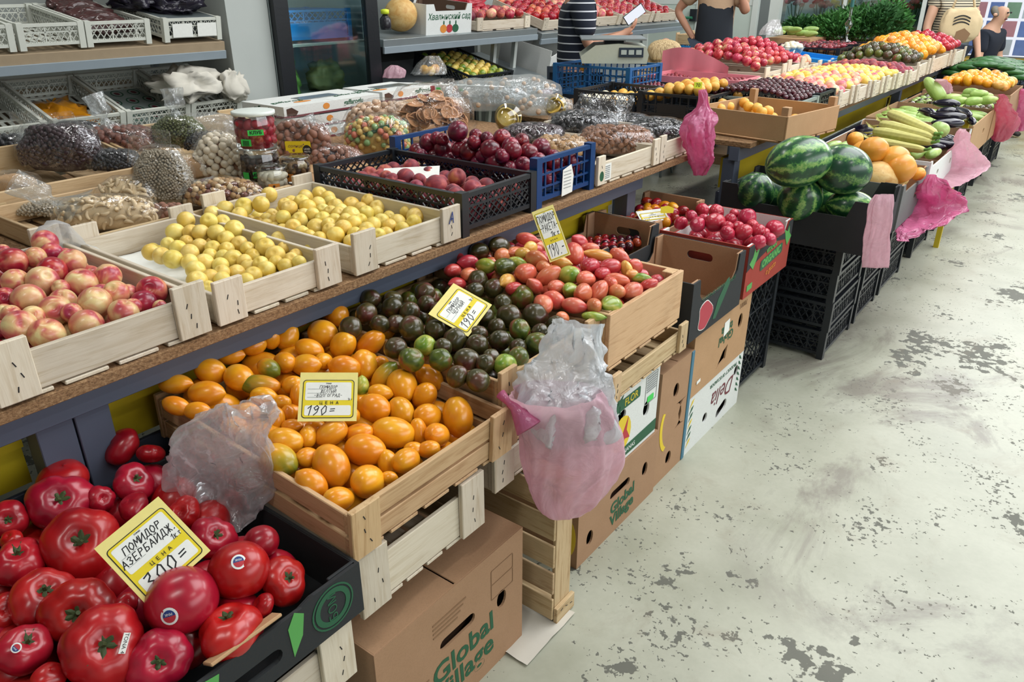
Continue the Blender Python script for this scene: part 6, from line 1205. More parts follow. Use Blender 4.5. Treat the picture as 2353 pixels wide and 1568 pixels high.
fruitcrate('pale crate of pink peaches beside the blue lid', -2.3, -1.86, 6.0, 6.4, TZ, .1, 'wood_pale', .034, 'stone', ['skin_pale_peach', 'skin_rose_tomato'], 'peach', 'pink peach in the back row beside the blue lid', 'peach', 'pink peaches in the back row', .05, .02, over=.03, slats=3, group=GB)
lid = thing('crate_lid', 'bright blue plastic tray lying across the back row', 'tray', TR(-2.2, 6.75, .985, 0) @ Matrix.Rotation(.08, 4, 'Y'), None)
board('tray_floor', .7, .42, .012, 'sky_plastic', lid, TR(0, 0, 0))
for s in (1, -1): board('tray_rim', .7, .012, .04, 'sky_plastic', lid, TR(0, s * .205, .02)); board('tray_rim', .42, .012, .04, 'sky_plastic', lid, TR(s * .345, 0, .02, math.pi / 2))
plastic_crate('black crate the blue tray rests on', -2.5, -1.9, 6.55, 6.95, TZ, .08, cell=.1, group=GB)
plastic_crate('tall black plastic crate with jars of berries behind the black tomatoes', -2.55, -1.95, 7.2, 7.6, TZ, .16, cell=.09, group=GB, pat='grid'); plastic_crate('second tall black plastic crate behind the orange tomatoes', -2.5, -1.92, 7.64, 8.05, TZ, .17, cell=.09, group=GB, pat='grid')
heap(-2.5, -1.98, 7.24, 8.0, lambda x, y: 1.04, .022, 'round', ['skin_grape', 'skin_cherry'], 'strawberry', 'dark red berry in the tall black crates', 'berry', 'berries in the black crates', 10, 2.2)
mb = MB(); mb.lathe([(.06, 0), (.1, .07), (.11, .075)], 20); bw = ob('fruit_bowl', mb.mesh('bowl', True), 'jar_plastic', None, Matrix.Translation((-2.2, 6.72, 1.0)), None, 'clear bowl of white mushrooms on the blue tray', 'bowl')
for i in range(16): a = i * 2.4; r = .02 * math.sqrt(i); put_fruit('white_mushroom', 'round', i % 3, 'skin_mushroom', Vector((-2.2 + r * math.cos(a), 6.72 + r * math.sin(a), 1.05 + .035 * (1 - i / 16) + .01)), .028, Vector((0, 0, 1)), i, 'white mushroom piled in the clear bowl on the blue tray', 'mushroom', 'mushrooms in the bowl')
for i in range(7): put_fruit('green_pepper', 'zuke', 0, 'skin_zucchini', Vector((-2.68 + .05 * i, 7.75 + .07 * (i % 3), 1.12 + .03 * (i % 2))), .032, Vector((1, .3 * (i % 3 - 1), .1)).normalized(), i, 'light green pepper piled in front of the herbs', 'pepper', 'green peppers')
carton('low carton under the green peppers', -2.74, -2.34, 7.62, 8.1, TZ, .2, 'card_tan', closed=True, group=GB)
# herbs
plain('leaf_dill', '#3f7a35', .7, .3, 60, vary=.25); plain('leaf_dark', '#2c5e2c', .7, .3, 60, vary=.25); plain('leaf_light', '#6a9a42', .7, .3, 60, vary=.25)
def herbs(label, c, a, b, h, mat, seed, n=1500, fine=True):
    rng = random.Random(seed); t = thing('herb_bunch', label, 'herbs', TR(*c), 'bunches of fresh herbs'); mb = MB()
    for i in range(n):
        th = rng.uniform(0, 6.28); r = math.sqrt(rng.random()); q = rng.uniform(.25, 1); base = Vector((a * r * math.cos(th), b * r * math.sin(th), h * q * (1 - .5 * r * r)))
        d = Vector((math.cos(th) * r + rng.gauss(0, .5), math.sin(th) * r + rng.gauss(0, .5), .55 + rng.gauss(0, .4))).normalized() * rng.uniform(.04, .085); w = d.cross(Vector((rng.gauss(0, 1), rng.gauss(0, 1), rng.gauss(0, 1)))).normalized() * rng.uniform(.006, .014)
        m = len(mb.v); mid = base + d * .55; mb.v += [base, mid - w, base + d, mid + w]; mb.f += [(m, m + 1, m + 2), (m, m + 2, m + 3)]
    ob('leaves', mb.mesh('leaves'), mat, t, None, 'stuff')
    mb = MB()
    for i in range(24): th = i * 2.4; mb.bar((a * .25 * math.cos(th), b * .25 * math.sin(th), 0), (a * .6 * math.cos(th), b * .6 * math.sin(th), h * .6), .004, .004, (math.sin(th), -math.cos(th), .1))
    ob('stems', mb.mesh('stems'), 'leaf_light', t)
for i, (x, y, a, b, h, m, lb) in enumerate(((-2.62, 8.25, .2, .16, .2, 'leaf_dark', 'dark parsley bunch beside the pale purple bag'), (-2.42, 8.42, .22, .18, .22, 'leaf_light', 'light green lettuce bunch behind the green peppers'), (-2.3, 8.2, .2, .18, .25, 'leaf_dill', 'dill bunch left of the glass bottle stand'), (-2.1, 8.3, .22, .18, .3, 'leaf_dill', 'tall dill bunch right of the bottle stand'), (-1.95, 8.35, .2, .2, .34, 'leaf_dark', 'big dark coriander bunch at the right of the herbs'), (-1.9, 8.52, .18, .16, .36, 'leaf_dill', 'tallest dill bunch at the far right of the herbs'), (-2.25, 8.55, .2, .15, .3, 'leaf_dark', 'dark herb bunch at the back of the stand'))):
    herbs(lb, (x, y, 1.04), a, b, h, m, i)
carton('low brown box under the herbs', -2.74, -1.82, 8.1, 8.7, TZ, .16, 'card_brown', closed=True, group=GB)
hangbag('pale purple plastic bag standing beside the herbs', [(1770, 80, 26), (1772, 65, 22), (1778, 52, 14), (1782, 45, 8)], PX(-2.7), 'film_haze', seed=33, ry=.8)
mb = MB(); mb.lathe([(.05, 0), (.05, .015), (.012, .03), (.012, .1), (.04, .16), (.012, .2), (.014, .3), (.014, .42)], 16); ob('glass_stand', mb.mesh('gs', True), 'glass', None, Matrix.Translation((-2.08, 7.83, 1.05)), None, 'slim glass stand with a green tube between the herbs', 'stand')
mb = MB(); mb.tube([(-2.08, 7.83, 1.35), (-2.08, 7.83, 1.95)], .016, 10); plain('teal_tube', '#2f6a66', .4); ob('scale_pole', mb.mesh('pole'), 'teal_tube', None, None, None, 'thin teal pole rising from the glass stand', 'pole')
# ================================================================ lower row in front of the second table
def stack(ys, n, h, label, x0=-1.1, x1=-.745, L=.48):
    for i in range(n): plastic_crate(label % ('lowest', 'second', 'third', 'topmost')[i if i < n - 1 else 3], x0 + .004 * (i % 2), x1 + .004 * (i % 2), ys, ys + L, i * h, h - .002, cell=.07, group='stacked black crates on the floor', solid=.0)
stack(3.31, 4, .136, '%s black crate of the stack under the watermelons', L=.44)
stack(4.3, 3, .18, '%s black crate of the second stack, under the pumpkins'); stack(5.08, 3, .18, '%s black crate of the third stack, under the corn'); stack(5.8, 3, .18, '%s black crate of the fourth stack, by the yellow pole'); stack(6.55, 3, .18, '%s black crate of the fifth stack, under the tan cartons'); stack(7.4, 3, .18, '%s black crate of the sixth stack at the far end'); stack(8.3, 3, .18, '%s black crate of the last stack under the cucumbers')
stack(3.82, 3, .18, '%s black crate in the gap behind the watermelon stack', L=.4)
wb = carton('black carton of watermelons with low cut sides', -1.265, -.625, 3.2, 3.62, .546, .215, 'card_black', 'card_black', cut=[(1, 1), (.9, 1), (.86, .7), (.14, .7), (.1, 1), (0, 1)], cuty=[(1, 1), (.88, 1), (.84, .68), (.14, .68), (.1, 1), (0, 1)], corner=.06, name='carton_tray')
decal('white_label', rr(-.018, -.03, .018, .03, .002), 'paper_white', wb, facef(wb, 'f', .64, .42, -.17, .1))
WM = [(1835, 372, 76, 58, -12, 'skin_watermelon', .9), (1936, 390, 66, 56, 15, 'skin_watermelon_dark', .86), (1735, 442, 46, 44, 80, 'skin_watermelon_dark', .72), (1838, 456, 54, 50, 80, 'skin_watermelon', .73), (1955, 478, 58, 40, 10, 'skin_watermelon', .70), (1880, 430, 50, 45, 0, 'skin_watermelon_dark', .73)]
wl = ['largest light green watermelon on top with a pale spot', 'dark green watermelon on top at the right', 'dark round watermelon at the left carton corner', 'striped watermelon standing on end in front', 'striped watermelon low at the right carton corner', 'dark watermelon hidden under the top two']
for e, lb in zip(WM, wl):
    x, y, a, b, ang, m, z = e; p = atZ(x, y, z); R = b * depth(p) / FPX; r = math.radians(ang); ax = RT * math.cos(r) - UP * math.sin(r); k = a / b; 
    if ang > 45: ax = Vector((.25, -.35, .9))
    o = put_fruit('watermelon', 'water', 0, m, p, R, ax.normalized(), .5, lb, 'watermelon', 'watermelons', max(.85, k / 1.22), 32)
put_fruit('watermelon', 'water', 0, 'skin_watermelon_dark', Vector((-1.12, 3.45, .67)), .1, Vector((1, .2, 0)).normalized(), 0, 'watermelon at the back of the carton by the table post', 'watermelon', 'watermelons', 1, 24); put_fruit('watermelon', 'water', 0, 'skin_watermelon', Vector((-.9, 3.5, .67)), .1, Vector((1, .2, 0)).normalized(), 0, 'watermelon at the bottom of the carton', 'watermelon', 'watermelons', 1, 24)
carton('grey-black carton of pumpkins and melons beside the watermelons', -1.26, -.622, 3.66, 4.18, .545, .2, 'card_grey', 'card_brown', cut=[(1, 1), (.92, 1), (.88, .8), (.12, .8), (.08, 1), (0, 1)], holes_f=[slot(.05, .1, .05, .025)], corner=.05, name='carton_tray')
for i, (x, y, a, b, m, z, lb) in enumerate(((2008, 345, 32, 28, 'skin_pumpkin', .86, 'topmost orange pumpkin behind the watermelons'), (1985, 352, 26, 30, 'skin_pumpkin', .82, 'orange pumpkin half hidden by the dark watermelon'), (2055, 368, 38, 26, 'skin_pumpkin', .82, 'orange pumpkin at the back right of the grey carton'), (2068, 388, 36, 30, 'skin_pumpkin', .79, 'orange pumpkin in front at the right of the grey carton'), (2015, 412, 45, 36, 'skin_melon', .74, 'big tan melon in the grey carton'), (2055, 408, 28, 30, 'skin_melon', .74, 'smaller tan melon right of the big one'), (1965, 320, 20, 14, 'skin_pumpkin', .84, 'small orange pumpkin piece behind the light watermelon'), (2110, 400, 16, 14, 'skin_pumpkin', .74, 'orange pumpkin edge at the carton corner'))):
    p = atZ(x, y, z); R = (a + b) / 2 * depth(p) / FPX; put_fruit('pumpkin' if 'pumpkin' in m else 'melon', 'pump' if 'pumpkin' in m else 'melon', i % 3, m, p, R, Vector((.8, .3, .5 * (i % 2))).normalized(), i, lb, 'pumpkin' if 'pumpkin' in m else 'melon', 'pumpkins and melons', .95, 32)
cw = carton('long pale carton with oval holes holding corn and aubergines', -1.24, -.62, 4.22, 5.4, .545, .21, 'card_white', 'card_brown', cut=[(1, 1), (.97, 1), (.95, .85), (.05, .85), (.03, 1), (0, 1)], holes_f=[slot(-.35, .12, .05, .03), slot(.0, .12, .05, .03), slot(.35, .12, .05, .03)], name='carton_tray')
plain('corn_husk', '#cdc878', .6, .25, 40, vary=.15)
def cob(label, a, b, z, hw):
    A, B = atZ(*a, z), atZ(*b, z + .01); L = (B - A).length; r = hw * depth(A) / FPX; t = thing('corn_cob', label, 'corn', frame(A, B - A, (0, 0, 1)), 'corn cobs'); mb = MB(); n = 18; seg = 36
    for i in range(n + 1):
        u = i / n; q = r * (1.0 - .35 * u ** 2) * (.75 + .25 * min(1, u * 6)) * (1 if u < .93 else 1 - (u - .93) * 6)
        for k in range(seg): an = 2 * math.pi * k / seg; qq = q * (1 + .1 * abs(math.sin(4.5 * an + u * 1.5)) - .05); mb.v.append(Vector((u * L, qq * math.cos(an), qq * math.sin(an))))
    for i in range(n):
        for k in range(seg): p = i * seg + k; w2 = i * seg + (k + 1) % seg; mb.f.append((p, w2, w2 + seg, p + seg))
    mb.f.append(tuple(reversed(range(seg)))); mb.f.append(tuple(n * seg + k for k in range(seg)))
    ob('husk', mb.mesh('husk', True, True), 'corn_husk', t); mb = MB(); mb.tube([(L * .97, 0, 0), (L * 1.05, .005, .004), (L * 1.1, .015, 0)], [r * .35, r * .25, r * .28], 8); ob('stalk', mb.mesh('stalk', True), 'leaf_light', t)
    for j in range(4):
        M = Matrix.Translation((0, 0, 0)) @ Matrix.Rotation(j * 1.57, 4, 'X'); mb = MB(); mb.v = [M @ Vector(v) for v in ((.02, r * .7, 0), (-.05, r * (1.2), .01), (-.09, r * 1.5, .0), (-.04, r * .7, .02), (.0, r * .3, 0))]; mb.f = [(0, 1, 4), (1, 2, 3), (1, 3, 4)]; ob('husk_leaf', mb.mesh('leaf'), 'corn_husk', t)
cob('topmost corn cob in its yellow-green husk', (2048, 262), (2150, 308), .845, 13); cob('second corn cob from the top', (2028, 287), (2146, 318), .825, 13); cob('third corn cob from the top', (2012, 302), (2142, 328), .805, 12); cob('lowest corn cob above the pumpkins', (2005, 325), (2125, 345), .785, 11)
for i in range(9): put_fruit('corn_cob_end', 'zuke', 0, 'skin_zucchini', Vector((-1.15 + .06 * i, 4.45 + .05 * (i % 3), .74)), .03, Vector((.3, 1, .1)).normalized(), i, 'green vegetable lying under the corn', 'vegetable', 'vegetables under the corn')
put_fruit('green_pepper', 'apple', 0, 'skin_zucchini', atZ(2160, 298, .81), .05, Vector((.2, .3, 1)).normalized(), 0, 'pale green bell pepper between corn and aubergines', 'pepper')
for i, (a, b, hw, z, lb) in enumerate((((2142, 236), (2208, 240), 11, .86, 'topmost black aubergine on the pale carton'), ((2195, 250), (2232, 268), 11, .84, 'black aubergine slanting at the right'), ((2132, 266), (2222, 272), 12, .83, 'long black aubergine across the middle'), ((2140, 282), (2218, 284), 11, .81, 'black aubergine in front above the corn'), ((2110, 252), (2150, 262), 10, .82, 'black aubergine at the left with green cap'), ((2222, 272), (2240, 282), 9, .8, 'aubergine end at the right carton corner'), ((2150, 255), (2205, 258), 11, .83, 'black aubergine under the topmost'))):
    A, B = atZ(*a, z), atZ(*b, z); r = hw * depth(A) / FPX; L = (B - A).length; o = put_fruit('aubergine', 'egg', 0, 'skin_eggplant', (A + B) / 2, r, (A - B).normalized(), i, lb, 'aubergine', 'black aubergines', max(.6, L / (5 * r)), 20)
    ob('green_cap', calyx_mesh(5, i % 3), 'calyx_green', o, Matrix.Translation((.2, 0, 2.35)) @ Matrix.Rotation(math.pi, 4, 'X') @ Matrix.Scale(.8, 4))
heap(-1.2, -.66, 5.0, 5.38, lambda x, y: .70, .04, 'egg', ['skin_eggplant'], 'aubergine', 'black aubergine at the bottom of the pale carton', 'aubergine', 'lower aubergines', 14, 2.4, flat=True)
carton('tan carton of pale zucchini with an oval hole', -1.24, -.62, 5.44, 6.3, .545, .22, 'card_tan', 'card_brown', holes_f=[slot(.1, .12, .06, .035)], name='carton_tray')
for i, (x, y, z) in enumerate(((2225, 222, .83), (2250, 216, .86), (2272, 230, .83), (2240, 232, .82), (2232, 212, .86), (2262, 222, .84), (2205, 232, .81), (2190, 225, .82))): put_fruit('zucchini', 'zuke', 0, 'skin_zucchini', atZ(x, y, z), .034, Vector((1, -.4 + .2 * (i % 4), .15)).normalized(), i, 'pale green zucchini in the tan carton', 'zucchini', 'pale zucchini', .75)
heap(-1.2, -.66, 5.5, 6.25, lambda x, y: .72, .036, 'zuke', ['skin_zucchini'], 'zucchini', 'pale zucchini lower in the tan carton', 'zucchini', 'lower zucchini', 12, 2.3, flat=True)
put_fruit('marrow', 'zuke', 0, 'skin_zucchini', atZ(2147, 205, .86), .055, Vector((-.7, .3, .6)).normalized(), 0, 'large green marrow standing up before the pink bag', 'marrow', None, .9)
hangbag('thin pale pink bag standing up behind the green marrow', [(2165, 212, 22), (2165, 195, 20), (2160, 182, 10)], PX(-1.0), 'film_pink', seed=41, ry=.5)
carton('tan carton of dark olives-sized tomatoes', -1.24, -.62, 6.36, 7.1, .545, .2, 'card_tan', 'card_brown', name='carton_tray'); heap(-1.2, -.66, 6.4, 7.05, lambda x, y: .735, .03, 'round', ['skin_black_tomato', 'skin_zucchini'], 'dark_tomato', 'small dark tomato in the far tan carton', 'tomato', 'dark tomatoes in the far carton', 12, 2.0)
carton('brown carton heaped with small orange tomatoes near the cucumbers', -1.24, -.62, 7.16, 7.95, .545, .22, 'card_brown', 'card_brown', name='carton_tray'); heap(-1.2, -.66, 7.2, 7.9, lambda x, y: .77 + .08 * max(0, 1 - ((x + .9) / .28) ** 2), .036, 'tomplum', ['skin_orange_tomato', 'skin_yellow_tomato'], 'orange_tomato', 'orange tomato in the brown carton near the cucumbers', 'tomato', 'orange tomatoes in the far carton', 12, 2.0)
plastic_crate('black plastic crate heaped with cucumbers at the far right', -1.3, -.62, 8.1, 8.9, .545, .2, cell=.1, group='stacked black crates on the floor'); heap(-1.25, -.66, 8.15, 8.85, lambda x, y: .78 + .12 * max(0, 1 - ((x + .95) / .32) ** 2), .026, 'cuke', ['skin_cucumber'], 'cucumber', 'dark green cucumber heaped in the far black crate', 'cucumber', 'cucumbers', 12, 2.3, flat=True, sq=.5)
mb = MB(); mb.box((0, 0, .4), (.03, .03, .8)); ob('stall_post', mb.mesh('p'), 'yellow_paint', None, TR(-.66, 5.42, 0), None, 'thin yellow post of the stall in front of the tan carton', 'post')
# ================================================================ back of the stall: racks, pillar, fridge
plain('shelf_board', '#a08d72', .7, .15, 20); plain('lip_steel', '#8b979f', .45, .08, 10); plain('fridge_black', '#15191e', .35, .05); plain('fridge_inner', '#b7c6c6', .4, .05); plain('pillar', '#b3b9b5', .75, .1, 2.5)
struct('wall_pillar', (-4.5, 2.98, 2.5), (.55, .29, 5), 'pillar')
rk = thing('display_rack', 'two-tier rack of white plastic crates on the left behind the nut table', 'rack', TR(0, 0, 0), 'wall racks')
def shelf(t, y0, y1, x0, x1, z, tilt, board_m='shelf_board', lipm='lip_steel'):
    M = Matrix.Translation((x1, (y0 + y1) / 2, z)) @ Matrix.Rotation(tilt, 4, 'Y')
    board('shelf', y1 - y0, x1 - x0, .05, board_m, t, M @ TR(-(x1 - x0) / 2, 0, -.03, math.pi / 2)); board('shelf_lip', y1 - y0, .02, .045, lipm, t, M @ TR(.0, 0, -.075, math.pi / 2))
shelf(rk, .4, 2.78, -4.92, -4.2, 1.245, .14); shelf(rk, .4, 2.78, -4.92, -4.2, .80, .3)
for y in (.42, 1.6, 2.76):
    board('upright', 2.0, .04, .04, 'lip_steel', rk, TR(-4.98, y, 1.0) @ Matrix.Rotation(math.pi / 2, 4, 'Y'))
def wcr(label, y0, y1, z, tilt, h=.12):
    t = plastic_crate(label, -4.76, -4.21, y0, y1, z, h, 'white_plastic', group='white plastic crates on the rack', cell=.06); 
    t.matrix_local = Matrix.Translation((-4.21, (y0 + y1) / 2, z)) @ Matrix.Rotation(tilt, 4, 'Y') @ Matrix.Translation((-.275, 0, 0)); return t
for i, (a, b, lb) in enumerate(((1.28, 1.66, 'empty white crate at the left picture edge on the upper shelf'), (1.68, 1.99, 'empty white crate second from the left on the upper shelf'), (2.0, 2.34, 'white crate with dark glossy packs on the upper shelf'), (2.42, 2.77, 'white crate under the black bags on the upper shelf'))): w_ = wcr(lb, a, b, 1.252, .14)
for i in range(2): l = decal('paper_label', rr(-.06, -.035, .06, .035, .002), 'paper_white', w_, frame((.283, -.07 + .15 * i, .06), (0, 1, 0), (0, 0, 1)))
board('liner', .5, .33, .1, 'grey_plastic', w_, TR(-.0, 0, .07))
for i, (a, b, lb) in enumerate(((1.33, 1.70, 'white crate cut by the left edge on the lower shelf'), (1.73, 2.1, 'white crate with orange film on the lower shelf'), (2.11, 2.48, 'white crate of round-logo packs on the lower shelf'), (2.49, 2.82, 'white crate under the white cloth on the lower shelf'))): wcr(lb, a, b, .808, .3)
plain('pack_dark', '#4a2f2e', .2, .4, 25); plain('film_orange', '#d08a1e', .25, .3, 12); plain('bag_black', '#2b2835', .22, .4, 16)
def lump(name, label, c, dims, mat, cat, seed, amp=.25, rz=0.0, tilt=0.0, group=None):
    mb = pillow_mesh(*dims, amp, seed, 36, 22, .9)
    mb.v = [v + Vector((noise.noise(v * 13), noise.noise(v * 13 + Vector((7, 0, 0))), noise.noise(v * 13 + Vector((0, 7, 0))))) * amp * .06 for v in mb.v]
    return ob(name, mb.mesh(name, True), mat, None, TR(*c, rz) @ Matrix.Rotation(tilt, 4, 'Y'), None, label, cat, group)
for i in range(5): lump('dried_fruit_pack', ('frontmost', 'second', 'third', 'fourth', 'hindmost')[i] + ' dark glossy pack in the upper white crate', (-4.3 - .09 * i, 2.17, 1.335 + .025 * i), (.05, .13, .05), 'pack_dark', 'pack', i, .2, tilt=.2, group='dark packs')
for i, (x, y, z) in enumerate(((-4.4, 2.6, 1.42), (-4.55, 2.55, 1.5), (-4.42, 2.64, 1.46), (-4.5, 2.45, 1.45), (-4.45, 2.6, 1.55))): lump('black_bag', ('frontmost', 'hindmost', 'right', 'left', 'topmost')[i] + ' wrinkled black plastic bag piled on the upper crate', (x, y, z), (.14, .13, .08), 'bag_black', 'bag', 10 + i, .5, group='black bags')
lump('film_sheet', 'crumpled translucent orange film in the lower white crate', (-4.42, 1.9, .90), (.2, .13, .045), 'film_orange', 'film', 30, .6, tilt=.3)
ob('paper_sheet', me_panel([(-.2, -.12), (.2, -.12), (.2, .12), (-.2, .12)], (), .002), 'paper_white', None, Matrix.Translation((-4.5, 1.93, .905)) @ Matrix.Rotation(.32, 4, 'Y') @ Matrix.Rotation(.1, 4, 'Z'), None, 'white paper under the orange film', 'paper')
pk_ = ob('printed_pack', me_panel([(-.22, -.15), (.22, -.15), (.22, .15), (-.22, .15)], (), .05), 'clear_grey_plastic', None, Matrix.Translation((-4.46, 2.295, .89)) @ Matrix.Rotation(.3, 4, 'Y'), None, 'flat pale pack printed with round red and green logos', 'pack')
for i in range(4):
    for j in range(3):
        M = Matrix.Translation((-.17 + .11 * i, -.1 + .1 * j + (.03 if i % 2 else 0), .0262)); decal('logo_ring', ell(0, 0, .04, .033, 0, 22), 'ink_green', pk_, M, .0006, [ell(0, 0, .034, .027, 0, 22)]); decal('logo', ell(0, 0, .018, .013, .4, 14), 'ink_maroon', pk_, M, .0006)
lump('white_cloth', 'crumpled off-white cloth bundle on the lower crates', (-4.3, 2.56, 1.0), (.17, .2, .1), 'cloth_white', 'cloth', 41, .45, rz=.4); lump('white_cloth', 'hanging end of the white cloth bundle at the right', (-4.17, 2.77, .97), (.05, .07, .1), 'cloth_white', 'cloth', 43, .6)
# fridge
fr_ = thing('glass_door_fridge', 'black glass-door fridge beside the pillar with a blue crate inside', 'fridge', TR(-4.55, 3.565, 0), None)
W, D, Hh = .86, .66, 2.05
board('cabinet_back', Hh, W, .02, 'fridge_inner', fr_, TR(-D / 2, 0, Hh / 2) @ Matrix.Rotation(math.pi / 2, 4, 'Y'))
for s in (1, -1): board('cabinet_side', Hh, D, .02, 'fridge_inner', fr_, TR(0, s * (W / 2 - .01), Hh / 2) @ Matrix.Rotation(math.pi / 2, 4, 'Y') @ Matrix.Rotation(math.pi / 2, 4, 'X'))
board('cabinet_top', W, D, .12, 'fridge_black', fr_, TR(0, 0, Hh - .06, math.pi / 2)); board('cabinet_base', W, D, .2, 'fridge_black', fr_, TR(0, 0, .1, math.pi / 2))
for s in (1, -1): board('door_stile', Hh - .3, .11, .045, 'fridge_black', fr_, TR(D / 2 + .02, s * (W / 2 - .055), Hh / 2 + .04) @ Matrix.Rotation(math.pi / 2, 4, 'Y'))
for z in (.24, Hh - .16): board('door_rail', W - .2, .06, .045, 'fridge_black', fr_, TR(D / 2 + .02, 0, z, math.pi / 2))
board('glass_pane', Hh - .4, W - .22, .006, 'glass', fr_, TR(D / 2 + .02, 0, Hh / 2 + .04) @ Matrix.Rotation(math.pi / 2, 4, 'Y'))
for z in (.55, .86, 1.18, 1.62): board('fridge_shelf', W - .06, D - .12, .015, 'white_plastic', fr_, TR(0, 0, z, math.pi / 2))
plastic_crate('blue plastic crate on the fridge shelf', -4.78, -4.32, 3.27, 3.87, 1.19, .2, 'sky_plastic', solid=.9, cell=.1, group=None); lump('wrapped_greens', 'green vegetables in a bag at the bottom of the fridge', (-4.4, 3.66, .93), (.12, .12, .13), 'seed_green', 'vegetable', 51, .3); lump('wrapped_greens', 'pale green bag leaning at the left of the fridge', (-4.38, 3.32, .96), (.06, .08, .16), 'leaf_light', 'vegetable', 53, .4); lump('white_pack', 'white wrapped pack on the top fridge shelf', (-4.5, 3.6, 1.68), (.15, .22, .05), 'film_white', 'pack', 52, .3)
l = area('fridge_fill_light', (-4.27, 3.22, 1.3), (-.75, .65, 0), .06, 1.3, 5, (.9, .97, 1)); l.parent = fr_; l.matrix_parent_inverse = fr_.matrix_basis.inverted()  # unseen lamp added behind the stile to brighten the fridge interior
# rack right of the fridge
r2 = thing('display_rack', 'dark rack with steel trays right of the fridge', 'rack', TR(0, 0, 0), 'wall racks')
shelf(r2, 4.03, 5.9, -4.9, -4.18, 1.19, .08, 'steel', 'lip_steel'); shelf(r2, 4.03, 5.95, -4.9, -4.05, .775, .22, 'steel', 'lip_steel'); board('rack_back', 1.95, 2.0, .02, 'wall_dark', r2, TR(-5.0, 5.0, 1.0) @ Matrix.Rotation(math.pi / 2, 4, 'Y'))
for y in (4.06, 5.55, 5.85): board('upright', 1.2, .04, .04, 'white_paint', r2, TR(-4.45 if y > 5 else -4.95, y, .6) @ Matrix.Rotation(math.pi / 2 + (.12 if y > 5 else 0), 4, 'Y'))
p = atX(921, 43, -4.38); put_fruit('yellow_melon', 'melon', 0, 'skin_melon', Vector((p.x, p.y, 1.215 + .118)), .118, Vector((.5, .9, .3)).normalized(), 0, 'round yellow melon on the steel tray right of the fridge', 'melon', None, .88, 32)
kb = carton('white carton with green lettering and fruit print, behind the melon', -4.78, -4.24, 4.53, 5.06, 1.205, .22, 'card_white', 'card_dark', cut=[(1, 1), (.9, 1), (.86, .78), (.2, .78), (.16, 1), (0, 1)], holes_s=[slot(.05, .17, .1, .03)], corner=.05, name='carton_tray', tilt=.08)
text('Хвалынский сад', .062, 'ink_green', kb, facef(kb, 'f', .54, .53, .0, .13), shear=.25, bold=.0006)
for u, m in ((-.07, 'ink_orange'), (0, 'ink_red'), (.07, 'ink_green')): decal('apple_print', ell(0, 0, .038, .03), m, kb, facef(kb, 'f', .54, .53, u, .045, 0, .0008 + abs(u) * .004)); decal('leaf_print', ell(0, 0, .008, .018), 'ink_green', kb, facef(kb, 'f', .54, .53, u + .004, .085))
fruitcrate('pale crate of pink peaches at the end of the steel tray', -4.75, -4.22, 5.1, 5.82, 1.205, .07, 'wood_pale', .04, 'stone', ['skin_peach', 'skin_pale_peach', 'skin_apple'], 'peach', 'pink-red peach in the crate on the steel tray', 'peach', 'peaches on the steel tray', .06, .02, over=.03, slats=3, group='crates on the wall racks', tilt=.06)
lump('net_bag', 'red net bag lying over the peaches on the steel tray', (-4.55, 5.35, 1.37), (.14, .2, .06), 'berry_red', 'bag', 61, .5)
sb = thing('spray_bottle', 'small dark spray bottle with a yellow cap left of the melon', 'bottle', TR(*atX(887, 68, -4.25)), None); mb = MB(); mb.lathe([(.035, 0), (.04, .02), (.04, .07), (.015, .1)], 14); ob('bottle', mb.mesh('b', True), 'foil_dark', sb); mb = MB(); mb.lathe([(.016, .1), (.03, .105), (.03, .13), (.01, .135)], 12); ob('cap', mb.mesh('c', True), 'neon_yellow', sb)
tc = plastic_crate('black crate of yellow apples tipped forward on the lower tray', -4.72, -4.1, 4.85, 5.4, .80, .16, group='crates on the wall racks', cell=.08, tilt=.25); heap(-4.68, -4.14, 4.9, 5.36, lambda x, y: .93 - .25 * (x + 4.41), .034, 'apple', ['skin_yellow_plum', 'skin_green_tomato', 'skin_yellow_plum'], 'yellow_apple', 'small yellow apple in the tipped black crate', 'apple', 'yellow apples on the lower tray', 14)
ab = carton('white carton with black lettering tilted on the lower tray behind the striped shirt', -4.7, -4.12, 5.98, 6.5, .80, .26, 'card_white', cut=[(1, .8), (.88, 1), (.3, 1), (.1, .85), (0, .8)], name='carton_tray', tilt=.2); text('ARDESTANI', .07, 'ink_black', ab, facef(ab, 'f', .58, .52, .02, .12), bold=.002); text('Super Mushrooms', .03, 'ink_grey', ab, facef(ab, 'f', .58, .52, .02, .06)); decal('logo_ring', ell(0, 0, .03, .022), 'ink_grey', ab, facef(ab, 'f', .58, .52, -.2, .13))
hangbag('clear bag of yellow pears on the lower tray', [(985, 170, 40), (990, 150, 32), (992, 128, 14), (946, 118, 6)][:3], PX(-4.15), 'film_frost', seed=62, ry=.8); hangbag('pale pink bag on the lower tray at the left', [(905, 178, 24), (908, 160, 22), (905, 150, 8)], PX(-4.12), 'film_pink', seed=63, ry=.8)
for i, (x, y) in enumerate(((975, 160), (990, 163), (1000, 158))): put_fruit('pear', 'stone', i, 'skin_apricot', atX(x, y, -4.17), .036, Vector((0, 0, 1)), 0, 'yellow pear in the clear bag on the lower tray', 'pear', 'pears in the bag')
